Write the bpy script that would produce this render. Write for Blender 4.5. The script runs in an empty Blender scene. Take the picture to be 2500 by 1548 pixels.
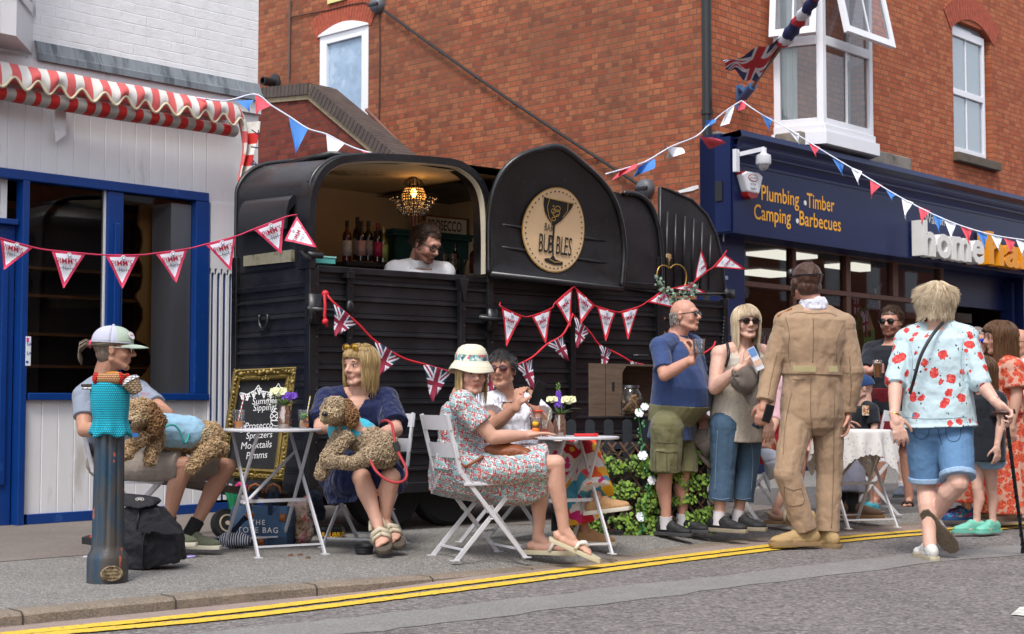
import bpy,math,random
import numpy as np
from mathutils import Vector,Matrix,Euler,noise as mnoise
V=Vector
C=bpy.context.scene.collection
SC=bpy.context.scene
F=3618.0;H=.92;TH=math.atan(204/F)
cam=bpy.data.objects.new('camera',bpy.data.cameras.new('camera'));C.objects.link(cam)
cam.location=(0,0,H);cam.rotation_euler=(math.pi/2+TH,0,0)
cam.data.sensor_width=36;cam.data.lens=36*F/2500;cam.data.clip_end=2000;cam.data.clip_start=.05
cam.data.dof.use_dof=True;cam.data.dof.focus_distance=9.4;cam.data.dof.aperture_fstop=6.3
SC.camera=cam
SUN_EL=math.radians(58);SUN_AZ=math.radians(192)
w=bpy.data.worlds.new('World');SC.world=w;w.use_nodes=True
nt=w.node_tree;nt.nodes.clear()
sky=nt.nodes.new('ShaderNodeTexSky');sky.sky_type='NISHITA';sky.sun_disc=False
sky.sun_elevation=SUN_EL;sky.sun_rotation=SUN_AZ;sky.dust_density=2.0;sky.air_density=1.0
hs=nt.nodes.new('ShaderNodeHueSaturation');hs.inputs['Saturation'].default_value=.38
bg=nt.nodes.new('ShaderNodeBackground');bg.inputs[1].default_value=.15
wo=nt.nodes.new('ShaderNodeOutputWorld')
nt.links.new(sky.outputs[0],hs.inputs['Color']);nt.links.new(hs.outputs[0],bg.inputs[0]);nt.links.new(bg.outputs[0],wo.inputs[0])
sl=bpy.data.lights.new('sun','SUN');sl.energy=1.3;sl.angle=math.radians(14);sl.color=(1,.96,.9)
sun=bpy.data.objects.new('sun',sl);C.objects.link(sun)
sd=V((math.sin(SUN_AZ)*math.cos(SUN_EL),math.cos(SUN_AZ)*math.cos(SUN_EL),math.sin(SUN_EL)))
sun.rotation_euler=sd.to_track_quat('Z','Y').to_euler();sun.location=sd*30
SC.view_settings.view_transform='Standard';SC.view_settings.look='None';SC.view_settings.exposure=1.0;SC.view_settings.gamma=1
SC.cycles.use_denoising=True;SC.cycles.max_bounces=6;SC.cycles.transparent_max_bounces=12
SC.cycles.caustics_reflective=False;SC.cycles.caustics_refractive=False
CT,ST=math.cos(TH),math.sin(TH)
def ray(x,y):
 dx,dy=(x-1250)/F,(774-y)/F
 return V((dx,CT-dy*ST,ST+dy*CT))
PK=1.
def P(x,y,D):r=ray(x,y);r=r*(D*PK/r.y);return V((r.x,r.y,r.z+H))
K=2500/2442
def d(x,y,D):return P(x*K,y*K,D)
def G(x,y,z=0.):r=ray(x,y);r=r*((z-H)/r.z);return V((r.x,r.y,z))
def gd(x,y,z=0.):return G(x*K,y*K,z)
class Fr:
 def __init__(s,o,deg):s.o=V((o.x,o.y,0));s.a=math.radians(deg);s.M=Matrix.Translation(s.o)@Matrix.Rotation(s.a,4,'Z');s.I=s.M.inverted()
 def px(s,x,y,b=0.):
  o=s.I@V((0,0,H));r=(s.I.to_3x3())@ray(x,y);t=(b-o.y)/r.y;p=o+r*t;return p.x,p.z
 def py(s,x,y,b=0.):
  o=s.I@V((0,0,H));r=(s.I.to_3x3())@ray(x,y);t=(b-o.x)/r.x;p=o+r*t;return p.y,p.z
def hx(s):
 s=s.lstrip('#');v=[int(s[i:i+2],16)/255 for i in(0,2,4)]
 return tuple((c/12.92 if c<=.04045 else((c+.055)/1.055)**2.4)for c in v)
MATS={}
class N:
 def __init__(s,name):
  s.m=bpy.data.materials.new(name);s.m.use_nodes=True;s.t=s.m.node_tree;s.b=s.t.nodes['Principled BSDF'];s.out=s.t.nodes['Material Output']
 def n(s,ty,ins=None,**kw):
  n=s.t.nodes.new('ShaderNode'+ty)
  for k,v in kw.items():setattr(n,k,v)
  for k,v in(ins or{}).items():s.put(n,k,v)
  return n
 def put(s,n,k,v):
  i=n.inputs[k]
  if isinstance(v,bpy.types.NodeSocket):s.t.links.new(v,i)
  else:
   if isinstance(v,tuple)and len(v)==3 and i.type=='RGBA':v=v+(1,)
   i.default_value=v
 def mix(s,f,a,b,ty='MIX'):
  n=s.t.nodes.new('ShaderNodeMix');n.data_type='RGBA';n.blend_type=ty
  for k,v in((0,f),(6,a),(7,b)):s.put(n,k,v)
  return n.outputs[2]
 def math(s,op,a,b=0.,c=0.):
  n=s.t.nodes.new('ShaderNodeMath');n.operation=op
  for k,v in((0,a),(1,b),(2,c)):s.put(n,k,v)
  return n.outputs[0]
 def ramp(s,f,stops,interp='LINEAR'):
  n=s.t.nodes.new('ShaderNodeValToRGB');n.color_ramp.interpolation=interp;e=n.color_ramp.elements
  while len(e)<len(stops):e.new(.5)
  for k,(p,c)in enumerate(stops):e[k].position=p;e[k].color=(c if isinstance(c,tuple)else(c,c,c))+(1,)
  s.put(n,0,f);return n.outputs[0]
 def obj(s):return s.n('TexCoord').outputs['Object']
 def scale(s,v,sc,rot=(0,0,0),loc=(0,0,0)):return s.n('Mapping',{'Vector':v,'Scale':sc,'Rotation':rot,'Location':loc}).outputs[0]
 def noise(s,v,sc,det=3,rough=.6):return s.n('TexNoise',{'Vector':v,'Scale':sc,'Detail':det,'Roughness':rough}).outputs[0]
 def bump(s,h,st=.3,dist=.01,nrm=None):
  n=s.n('Bump',{'Height':h,'Strength':st,'Distance':dist})
  if nrm is not None:s.put(n,'Normal',nrm)
  s.put(s.b,'Normal',n.outputs[0]);return n.outputs[0]
 def base(s,c,rough=.6,metal=0.,spec=None):
  s.put(s.b,'Base Color',c);s.put(s.b,'Roughness',rough);s.put(s.b,'Metallic',metal)
  if spec is not None:s.put(s.b,'Specular IOR Level',spec)
def mul(c,k):return tuple(min(1,x*k)for x in c)
def M(name,col,rough=.6,var=.12,sc=6.,bump=.0,bs=120.,metal=0.,spec=.5,dirt=None,dsc=3.,dthr=.55,stretch=None,bd=.003):
 if name in MATS:return MATS[name]
 if isinstance(col,str):col=hx(col)
 n=N(name);o=n.obj()
 if stretch:o2=n.scale(o,stretch)
 else:o2=o
 a=n.noise(o2,sc,4)
 c=n.mix(n.ramp(a,[(.3,0.),(.7,1.)]),mul(col,1-var),mul(col,1+var))
 r=rough
 if dirt:
  if isinstance(dirt,str):dirt=hx(dirt)
  k=n.ramp(n.noise(o2,dsc,6,.7),[(dthr,0.),(dthr+.12,1.)]);c=n.mix(k,c,dirt);
 n.base(c,r,metal,spec)
 if bump:n.bump(n.noise(o2,bs,3),bump,bd)
 MATS[name]=n.m;return n.m
def basis(z,up=None):
 z=V(z).normalized();up=V(up)if up is not None else(V((0,0,1))if abs(z.z)<.9 else V((0,1,0)))
 x=up.cross(z).normalized();y=z.cross(x);return Matrix((x,y,z)).transposed()
class MB:
 def __init__(s):s.v=[];s.f=[];s.m=[];s.mi=0
 def add(s,vs,fs,mi=None):
  o=len(s.v);s.v+=[tuple(v)for v in vs];s.f+=[tuple(i+o for i in f)for f in fs];s.m+=[s.mi if mi is None else mi]*len(fs);return s
 def box(s,x0,x1,y0,y1,z0,z1,T=None,bev=0.):
  vs=[V((x,y,z))for x in(x0,x1)for y in(y0,y1)for z in(z0,z1)]
  if T is not None:vs=[T@v for v in vs]
  return s.add(vs,[(0,1,3,2),(4,6,7,5),(0,4,5,1),(2,3,7,6),(0,2,6,4),(1,5,7,3)])
 def bar(s,a,b,w,t,up=None):
  a,b=V(a),V(b);R=basis(b-a,up);L=(b-a).length
  return s.box(-w/2,w/2,-t/2,t/2,0,L,Matrix.Translation(a)@R.to_4x4())
 def cyl(s,a,b,ra,rb=None,n=12,cap=True):
  a,b=V(a),V(b);rb=ra if rb is None else rb;R=basis(b-a);vs=[]
  for p,r in((a,ra),(b,rb)):vs+=[p+R@V((r*math.cos(2*math.pi*k/n),r*math.sin(2*math.pi*k/n),0))for k in range(n)]
  fs=[(k,(k+1)%n,n+(k+1)%n,n+k)for k in range(n)]
  if cap:fs+=[tuple(range(n-1,-1,-1)),tuple(range(n,2*n))]
  return s.add(vs,fs)
 def ell(s,c,r,R=None,n=14,m=9):
  if not hasattr(r,'__len__'):r=(r,r,r)
  c=V(c);R=R if R is not None else Matrix.Identity(3);vs=[c+R@V((0,0,r[2]))]
  for i in range(1,m):
   t=math.pi*i/m
   vs+=[c+R@V((r[0]*math.sin(t)*math.cos(2*math.pi*k/n),r[1]*math.sin(t)*math.sin(2*math.pi*k/n),r[2]*math.cos(t)))for k in range(n)]
  vs.append(c+R@V((0,0,-r[2])));L=len(vs)-1;fs=[]
  for k in range(n):
   fs.append((0,1+k,1+(k+1)%n));fs.append((L,L-n+(k+1)%n,L-n+k))
   for i in range(m-2):a=1+i*n;fs.append((a+k,a+n+k,a+n+(k+1)%n,a+(k+1)%n))
  return s.add(vs,fs)
 def cap(s,a,b,ra,rb=None,n=12):
  rb=ra if rb is None else rb;s.cyl(a,b,ra,rb,n);s.ell(a,ra,n=n,m=8);s.ell(b,rb,n=n,m=8);return s
 def loft(s,rings,cap=True,closed=True):
  n=len(rings[0]);vs=[p for r in rings for p in r];fs=[]
  for i in range(len(rings)-1):
   for k in range(n if closed else n-1):fs.append((i*n+k,i*n+(k+1)%n,(i+1)*n+(k+1)%n,(i+1)*n+k))
  if cap:fs+=[tuple(range(n-1,-1,-1)),tuple(range((len(rings)-1)*n,len(rings)*n))]
  return s.add(vs,fs)
 def tube(s,pts,r,n=8,cap=True):
  pts=[V(p)for p in pts];rr=r if hasattr(r,'__len__')else[r]*len(pts);rings=[];up=None
  for i,p in enumerate(pts):
   t=(pts[min(i+1,len(pts)-1)]-pts[max(i-1,0)])
   t=t.normalized()if t.length>1e-7 else V((0,0,1))
   if up is None:up=V((0,0,1))if abs(t.z)<.9 else V((0,1,0))
   x=up.cross(t);x=x.normalized()if x.length>1e-5 else V((1,0,0));y=t.cross(x);up=y
   rings.append([p+x*rr[i]*math.cos(2*math.pi*k/n)+y*rr[i]*math.sin(2*math.pi*k/n)for k in range(n)])
  return s.loft(rings,cap)
 def lathe(s,prof,c=(0,0,0),n=20,T=None):
  c=V(c);rings=[[c+V((r*math.cos(2*math.pi*k/n),r*math.sin(2*math.pi*k/n),z))for k in range(n)]for r,z in prof]
  if T is not None:rings=[[T@p for p in r]for r in rings]
  return s.loft(rings,True)
 def prism(s,poly,a,b,T=None):
  n=len(poly);vs=[V((x,a,z))for x,z in poly]+[V((x,b,z))for x,z in poly]
  if T is not None:vs=[T@v for v in vs]
  return s.add(vs,[tuple(range(n)),tuple(range(2*n-1,n-1,-1))]+[(k,n+k,n+(k+1)%n,(k+1)%n)for k in range(n)])
 def grid(s,fn,nu,nv,mf=None,thick=0.):
  vs=[V(fn(i/nu,j/nv))for i in range(nu+1)for j in range(nv+1)];o=len(s.v);s.v+=[tuple(v)for v in vs]
  for i in range(nu):
   for j in range(nv):
    a=i*(nv+1)+j;mi=mf((i+.5)/nu,(j+.5)/nv)if mf else s.mi
    if mi is None:continue
    s.f.append((o+a,o+a+nv+1,o+a+nv+2,o+a+1));s.m.append(mi)
  return s
 def text(s,txt,size,T,ext=.0,align='LEFT',bold=0.,shear=0.,sx=1.,mi=None,sp=1.):
  cu=bpy.data.curves.new('t','FONT');cu.body=txt;cu.size=size;cu.extrude=ext;cu.align_x=align;cu.offset=bold*size*.8;cu.shear=shear;cu.space_character=sp;cu.resolution_u=3;cu.space_line=.9
  o=bpy.data.objects.new('t',cu);C.objects.link(o);dg=bpy.context.evaluated_depsgraph_get();dg.update()
  me=bpy.data.meshes.new_from_object(o.evaluated_get(dg));
  vs=[T@V((v.co.x*sx,v.co.y,v.co.z))for v in me.vertices];s.add(vs,[tuple(p.vertices)for p in me.polygons],mi)
  bpy.data.objects.remove(o);bpy.data.curves.remove(cu);bpy.data.meshes.remove(me);return s
 def mesh(s,name,mats,inv=None,smooth=False):
  me=bpy.data.meshes.new(name);vs=s.v if inv is None else[tuple(inv@V(v))for v in s.v]
  me.from_pydata(vs,[],s.f)
  for m in(mats if isinstance(mats,(list,tuple))else[mats]):me.materials.append(m)
  if isinstance(mats,(list,tuple)):me.polygons.foreach_set('material_index',s.m)
  if smooth:me.polygons.foreach_set('use_smooth',[True]*len(me.polygons))
  me.update();return me
def wm(o):
 M4=Matrix.Translation(o.location)@o.rotation_euler.to_matrix().to_4x4()
 return(wm(o.parent)@M4)if o.parent else M4
def mods(ob,voxel=None,smooth=0,disp=None,bevel=0.,solid=0.,sub=0,dec=0.,autos=None):
 if bevel:m=ob.modifiers.new('b','BEVEL');m.width=bevel;m.segments=2;m.limit_method='ANGLE'
 if voxel:m=ob.modifiers.new('r','REMESH');m.mode='VOXEL';m.voxel_size=voxel;m.use_smooth_shade=True
 if smooth:m=ob.modifiers.new('s','SMOOTH');m.factor=.5;m.iterations=smooth
 if sub:m=ob.modifiers.new('u','SUBSURF');m.levels=sub;m.render_levels=sub
 for k,(st,size,kind)in enumerate(disp or[]):
  t=bpy.data.textures.new('t',kind);t.noise_scale=size
  m=ob.modifiers.new('d','DISPLACE');m.texture=t;m.strength=st;m.mid_level=.5;m.texture_coords='LOCAL'
 if solid:m=ob.modifiers.new('o','SOLIDIFY');m.thickness=abs(solid);m.offset=0
 dg=bpy.context.evaluated_depsgraph_get();dg.update()
 me=bpy.data.meshes.new_from_object(ob.evaluated_get(dg));old=ob.data;ob.modifiers.clear();ob.data=me;me.name=old.name;bpy.data.meshes.remove(old)
def build(mb,name,mats,parent=None,world=False,smooth=False,loc=None,rotz=0.,autos=False,**kw):
 """link the collected shapes as ONE mesh object; world=True: the points are in world space"""
 ob=bpy.data.objects.new(name,None if False else bpy.data.meshes.new(name));old=ob.data
 if parent:ob.parent=parent
 if loc is not None:ob.location=loc
 if rotz:ob.rotation_euler=(0,0,rotz)
 inv=wm(ob).inverted()if world else None
 ob.data=mb.mesh(name,mats,inv,smooth);bpy.data.meshes.remove(old);C.objects.link(ob)
 if kw:mods(ob,**kw)
 if autos:
  ob.data.polygons.foreach_set('use_smooth',[True]*len(ob.data.polygons));ob.data.set_sharp_from_angle(angle=math.radians(38))
 return ob
def tag(o,label=None,cat=None,group=None,kind=None):
 if label:o['label']=label
 if cat:o['category']=cat
 if group:o['group']=group
 if kind:o['kind']=kind
 return o
def thing(name,label,cat,loc=(0,0,0),rotz=0.,group=None):
 o=bpy.data.objects.new(name,None);o.empty_display_size=.1;C.objects.link(o);o.location=loc;o.rotation_euler=(0,0,rotz)
 return tag(o,label,cat,group)
def frame_thing(name,label,cat,fr,group=None):return thing(name,label,cat,fr.o,fr.a,group)
def copy_tree(o,parent=None):
 c=o.copy();C.objects.link(c);c.parent=parent
 for ch in[x for x in bpy.data.objects if x.parent==o]:copy_tree(ch,c)
 return c
def TR(o,x,z=None):
 x=V(x).normalized();z=V(z);y=(z-x*x.dot(z)).normalized();n=x.cross(y)
 R=Matrix((x,y,n)).transposed().to_4x4();return Matrix.Translation(V(o))@R
rnd=random.Random(7)
def speckle(name,base,lo,hi,sc=260.,bump=.5,patch=.18,road=False):
 n=N(name);o=n.obj();v=n.n('TexVoronoi',{'Vector':o,'Scale':sc});c0=n.n('SeparateColor',{0:v.outputs['Color']}).outputs[0]
 c=n.ramp(c0,[(0,mul(base,lo)),(.5,base),(.82,mul(base,1.25)),(1,mul(base,hi))])
 a=n.noise(o,1.1,5,.65);c=n.mix(n.ramp(a,[(.35,0.),(.7,1.)]),c,n.mix(1.,c,(1-patch,)*3,'MULTIPLY'))
 g=n.noise(o,9.,4,.7);c=n.mix(n.ramp(g,[(.5,0.),(.75,.5)]),c,mul(base,1.35))
 if road:
  t=n.scale(o,(1,1,1),(0,0,-math.radians(44)));y=n.n('SeparateXYZ',{0:t}).outputs[1]
  k=n.ramp(n.math('ADD',n.math('MULTIPLY',y,.5),n.math('MULTIPLY',n.noise(o,.8,3),.25)),[(0,0.),(1,0.)])
 n.base(c,.88,0,.25)
 n.bump(n.math('ADD',v.outputs['Distance'],n.math('MULTIPLY',n.noise(o,60,4),.8)),bump,.006);return n.m
m_road=speckle('road_tarmac',hx('#716c6a'),.5,1.8,66.,.8)
m_wornroad=speckle('worn_road_tarmac',hx('#7b7876'),.8,1.3,150.,.35,.1)
m_pave=speckle('pavement_tarmac',hx('#7b7874'),.55,2.3,150.,.6)
m_fore=speckle('forecourt_tarmac',hx('#78706a'),.8,1.2,170.,.3,.25)
m_kerb=speckle('kerb_stone',hx('#85796c'),.7,1.4,190.,.5,.35)
m_gutter=speckle('gutter_concrete',hx('#8f8079'),.85,1.2,220.,.3,.2)
m_patch=speckle('dark_tarmac',hx('#5d5a59'),.6,1.5,140.,.5)
def yellow():
 n=N('road_line_yellow');o=n.obj();a=n.noise(o,34,6,.8);b=n.noise(o,3,3)
 c=n.mix(n.ramp(a,[(.53,0.),(.6,1.)]),n.mix(b,hx('#d0a51c'),hx('#e3bf3e')),hx('#8d7d5a'));n.base(c,.7);n.bump(n.noise(o,90,3),.4,.004);return n.m
m_yel=yellow()
def catmull(p,k=8):
 out=[]
 for i in range(len(p)-1):
  a,b,c,e=p[max(i-1,0)],p[i],p[i+1],p[min(i+2,len(p)-1)]
  for j in range(k):
   t=j/k;out.append(.5*((2*b)+(c-a)*t+(2*a-5*b+4*c-e)*t*t+(3*b-a-3*c+e)*t**3))
 return out+[p[-1]]
RZ=-.055
kpx=[(-900,1590),(-300,1531),(0,1501),(320,1470),(630,1441),(900,1420),(1120,1404),(1300,1390),(1506,1369),(1736,1333),(2120,1290),(2500,1266),(3200,1224),(4000,1184)]
kz=[0,0,0,0,0,-.008,-.036,-.048,-.05,-.05,-.05,-.05,-.05,-.05]
kerb=catmull([G(x,y,z)for(x,y),z in zip(kpx,kz)],6)
def nrm2(pl,i):
 t=pl[min(i+1,len(pl)-1)]-pl[max(i-1,0)];return V((-t.y,t.x,0)).normalized()
rows=[]
for i,p in enumerate(kerb):
 n_=nrm2(kerb,i);q=p+n_*.14;r=p+n_*.45;s=r+V((-42,46,0))
 rows.append((p,q,V((r.x,r.y,0)),V((s.x,s.y,0))))
m=MB();L=len(rows);m.v=[tuple(q)for r in rows for q in r[1:]]
for i in range(L-1):
 for k in range(2):a=i*3+k;m.f.append((a,a+3,a+4,a+1));m.m.append(0)
tag(build(m,'pavement',m_pave),kind='structure')
m=MB();rings=[]
for i,r in enumerate(rows):
 p,q=r[0],r[1];n_=nrm2(kerb,i);j=.004*mnoise.noise(p*5)
 rings.append([V((p.x,p.y,RZ-.03))-n_*.012,p-n_*(.008-j)-V((0,0,.012)),p+n_*.012+V((0,0,.002)),q+V((0,0,.002)),V((q.x,q.y,RZ-.03))])
m.loft(rings,cap=False);tag(build(m,'kerb',m_kerb),kind='structure')
m=MB();acc=0
for i in range(1,L-1):
 acc+=(rows[i][0]-rows[i-1][0]).length
 if acc>.7 and rows[i][0].x<1.0:
  acc=0;p,q=rows[i][0],rows[i][1];t_=(rows[i+1][0]-p).normalized()*.004;n_=nrm2(kerb,i);a=V((p.x,p.y,RZ))-n_*.016;b=p-n_*.013+V((0,0,-.008));c=p+n_*.008+V((0,0,.006));e=q+V((0,0,.006));m.add([a-t_,b-t_,c-t_,e-t_,a+t_,b+t_,c+t_,e+t_],[(0,1,5,4),(1,2,6,5),(2,3,7,6)])
tag(build(m,'kerb',M('kerb_joint_dirt','#3f3a34',.95)),kind='structure')
m=MB();m.add([(-60,-25,RZ),(80,-25,RZ),(80,90,RZ),(-60,90,RZ)],[(0,1,2,3)]);tag(build(m,'road',m_road),kind='structure')
def ribbon(pl,w0,w1,z,jag=.011):
 m=MB();a=[];b=[]
 for i,p in enumerate(pl):
  n_=nrm2(pl,i);j=jag*mnoise.noise(p*31);k=jag*mnoise.noise(p*37+V((9,9,9)))
  a.append(V((p.x,p.y,z))+n_*(w0+j));b.append(V((p.x,p.y,z))+n_*(w1+k))
 n=len(pl);m.add(a+b,[(i,i+1,n+i+1,n+i)for i in range(n-1)]);return m
up=catmull([G(x,y,RZ)for x,y in((-900,1641),(-200,1572),(66,1546),(630,1488),(1250,1411),(1736,1351),(2120,1308),(2500,1280),(3200,1234))],40)
lo=catmull([G(x,y,RZ)for x,y in((-900,1655),(-200,1586),(132,1550),(630,1503),(1250,1425),(1736,1361),(2120,1317),(2500,1288),(3200,1240))],40)
gut=ribbon(up,.0,.55,RZ+.003);tag(build(gut,'gutter',m_gutter),kind='structure')
tag(build(ribbon(up,-.052,.052,RZ+.007),'road_marking',m_yel),kind='structure')
tag(build(ribbon(lo,-.052,.052,RZ+.007),'road_marking',m_yel),kind='structure')
m=MB();dsh=[G(x,y,RZ+.006)for x,y in((2468,1500),(2560,1508),(2640,1480),(2560,1476),(2490,1482))];m.add(dsh,[(0,1,2,3,4)])
tag(build(m,'road_marking',M('road_line_white','#d8d4cc',.8,dirt='#8a8580',dsc=14,dthr=.5)),kind='structure')
wr=catmull([G(x,y,RZ)for x,y in((-700,1760),(0,1640),(700,1562),(1250,1500),(1900,1420),(2500,1352),(3200,1300))],10)
tag(build(ribbon(wr,-.02,.38,RZ+.0025,.06),'road',m_wornroad),kind='structure')
fr_=[G(x,y,.003)for x,y in((-900,1455),(-300,1397),(0,1371),(231,1353),(520,1322),(760,1300),(1000,1290),(1300,1280),(1700,1262),(2000,1240))]
m=MB();n=len(fr_);m.add(fr_+[p+V((-22,26,0))for p in fr_],[(i,i+1,n+i+1,n+i)for i in range(n-1)]);tag(build(m,'forecourt',m_fore),kind='structure')
m=MB();m.v=[];sel=[r for r in rows if 3.0<r[0].x<9]
for p,q,r,s_ in sel:
 t_=(r-q).normalized();f_=(q,r,r+V((t_.x,t_.y,0))*3.2);m.v+=[tuple(V((w_.x,w_.y,w_.z+.004))+V((t_.x,t_.y,0))*(.25 if k==0 else 0))for k,w_ in enumerate(f_)]
for i in range(len(sel)-1):
 for k in range(2):a=i*3+k;m.f.append((a,a+3,a+4,a+1));m.m.append(0)
tag(build(m,'pavement',m_patch),kind='structure')
A=Fr(G(43,1283),47.2);B=Fr(P(1735,978,18.),47.2);S=Fr(P(1735,978,18.),137.2)
T=Fr(P(757,978,10.),40.0)
m_white=M('white_gloss_paint','#d9d8da',.45,.04,3,.15,30,dirt='#b9b4b0',dsc=1.3,dthr=.58,stretch=(2.5,1,.5))
m_blue=M('blue_gloss_paint','#0a3679',.35,.1,4,.1,60,dirt='#2c5590',dsc=5,dthr=.6)
def whitebrick():
 n=N('white_painted_brick');o=n.obj();s=n.n('SeparateXYZ',{0:o});nz=n.noise(o,3,3);
 v=n.n('CombineXYZ',{0:n.math('ADD',s.outputs[0],n.math('MULTIPLY',nz,.02)),1:n.math('ADD',s.outputs[2],n.math('MULTIPLY',nz,.03))}).outputs[0]
 b=n.n('TexBrick',{'Vector':v,'Color1':(1,1,1),'Color2':(.7,.7,.7),'Mortar':(0,0,0),'Scale':1.,'Mortar Size':.006,'Mortar Smooth':.8,'Brick Width':.235,'Row Height':.082})
 c=n.mix(n.ramp(n.noise(o,7,6,.7),[(.45,0.),(.8,.8)]),hx('#e6e6e8'),hx('#cdccca'))
 c=n.mix(n.ramp(n.noise(o,25,5,.8),[(.66,0.),(.72,.5)]),c,hx('#9c9184'))
 n.base(c,.7);h_=n.mix(n.ramp(n.noise(o,5,4),[(.4,.15),(.6,1.)]),(.5,.5,.5),b.outputs['Color']);h2=n.math('ADD',h_,n.math('MULTIPLY',n.noise(o,45,5,.7),.6));n.bump(h2,.4,.01);return n.m
m_wbrick=whitebrick()
def brick(name,pal,mortar,dark=.25,patch=None,scx=1.,eng=True,axis=(0,2)):
 n=N(name);o=n.obj();s=n.n('SeparateXYZ',{0:o});wob=n.math('MULTIPLY',n.math('SUBTRACT',n.noise(o,2.2,4),.5),.03)
 v=n.n('CombineXYZ',{0:n.math('ADD',s.outputs[axis[0]],wob),1:n.math('ADD',s.outputs[axis[1]],n.math('MULTIPLY',wob,.8))}).outputs[0]
 kw={'Vector':v,'Scale':1.,'Mortar Size':.0065,'Mortar Smooth':.25,'Brick Width':.225*scx,'Row Height':.077,'Mortar':(0,0,0)}
 b=n.n('TexBrick',dict(kw,Color1=(0,0,0),Color2=(1,1,1)))
 if eng:b.squash=.5;b.squash_frequency=2
 b2=n.n('TexBrick',dict(kw,Color1=(0,0,0),Color2=(1,1,1),Bias=-.35));b2.offset=b.offset
 if eng:b2.squash=.5;b2.squash_frequency=2
 r=n.n('SeparateColor',{0:b.outputs['Color']}).outputs[0]
 q=n.noise(v,6.5,1);c=n.ramp(n.math('ADD',n.math('MULTIPLY',r,.75),n.math('MULTIPLY',q,.3)),[(i/(len(pal)-1),hx(p))for i,p in enumerate(pal)])
 big=n.noise(o,.45,4,.6);c=n.mix(n.ramp(big,[(.42,0.),(.68,dark)]),c,hx('#563f33'))
 c=n.mix(n.ramp(n.noise(o,70,3,.7),[(.35,.25),(.6,0.)]),c,hx('#4a2a20'))
 if patch:c=n.mix(n.ramp(n.noise(o,1.3,5,.7),[(.62,0.),(.7,.55)]),c,hx(patch))
 c=n.mix(b.outputs['Fac'],c,n.mix(n.noise(o,3,3),hx(mortar),mul(hx(mortar),.6)))
 n.base(c,.88,0,.2);hgt=n.math('SUBTRACT',n.math('MULTIPLY',n.noise(o,55,4,.7),.5),n.math('MULTIPLY',b.outputs['Fac'],1.));n.bump(hgt,.55,.012);return n.m
m_brick=brick('weathered_orange_brick',['#63392e','#8e4c37','#a3583d','#9f6045','#b16b49','#7f4838','#a85e41'],'#6f5a4a',.5,'#74563f')
m_brickF=brick('smooth_orange_brick',['#874834','#a5573c','#b06041','#b56847','#be724e','#964f39'],'#75594a',.15)
m_brickD=brick('dark_red_brick',['#4e221f','#6d322b','#77392f','#7d4034'],'#5a4540',.2)
m_arch=M('rubbed_brick_arch','#9c4a34',.85,.25,14,.4,60)
m_cope=M('blue_brick_coping','#4d423e',.8,.25,5,.4,70)
m_mort=M('pale_mortar_band','#8d7f68',.9,.2,10,.5,60)
m_upvc=M('white_plastic_frame','#dfe0e6',.35,.03,2)
m_stone=M('grey_stained_stone','#8b857c',.9,.25,4,.5,40,dirt='#5c5850',dsc=2,dthr=.5)
m_lead=M('grey_lead_flashing','#757b81',.6,.2,3,.3,25,dirt='#4f565c',dsc=4,dthr=.5,stretch=(3,1,.6))
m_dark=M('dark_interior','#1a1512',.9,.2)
m_blk=M('black_plastic','#1b1c1f',.45,.1)
m_navy=M('navy_gloss_paint','#13204a',.35,.12,1.2,.12,8,dirt='#2a3a68',dsc=1.6,dthr=.66,spec=.25)
m_brown=M('brown_stained_wood','#5a3325',.45,.2,10,.2,60,stretch=(1,1,1))
def glass(name,tint=(.9,.95,1),refl=.1,rough=.02,alpha=.08,col=(.02,.025,.03)):
 n=N(name);tr=n.n('BsdfTransparent',{0:tint});gl=n.n('BsdfGlossy',{'Color':(1,1,1),'Roughness':rough});lw=n.n('LayerWeight',{0:.35})
 f=n.math('ADD',n.math('MULTIPLY',lw.outputs['Fresnel'],.9),refl);mx=n.n('MixShader',{0:f,1:tr.outputs[0],2:gl.outputs[0]})
 if alpha:df=n.n('BsdfDiffuse',{0:col});m2=n.n('MixShader',{0:alpha,1:mx.outputs[0],2:df.outputs[0]});mx=m2
 n.t.links.new(mx.outputs[0],n.out.inputs[0]);return n.m
m_glass=glass('window_glass',refl=.03,alpha=0.)
m_shopglass=glass('shop_window_glass',refl=.0,tint=(.8,.82,.85),alpha=0.)
m_clear=glass('clear_plastic',refl=-.02,tint=(.985,.985,.985),alpha=.02,col=(.8,.8,.8))
def wallrects(m,x0,x1,z0,z1,y,holes,rev=.1,mi=0):
 xs=sorted({x0,x1,*[h[0]for h in holes],*[h[1]for h in holes]});zs=sorted({z0,z1,*[h[2]for h in holes],*[h[3]for h in holes]})
 for a,b in zip(xs,xs[1:]):
  for c,e in zip(zs,zs[1:]):
   if any(h[0]<=a and b<=h[1]and h[2]<=c and e<=h[3]for h in holes):continue
   m.add([(a,y,c),(b,y,c),(b,y,e),(a,y,e)],[(0,1,2,3)],mi)
 for h in holes:
  a,b,c,e=h;m.add([(a,y,c),(b,y,c),(b,y,e),(a,y,e),(a,y+rev,c),(b,y+rev,c),(b,y+rev,e),(a,y+rev,e)],[(0,1,5,4),(1,2,6,5),(2,3,7,6),(3,0,4,7)],mi)
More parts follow.
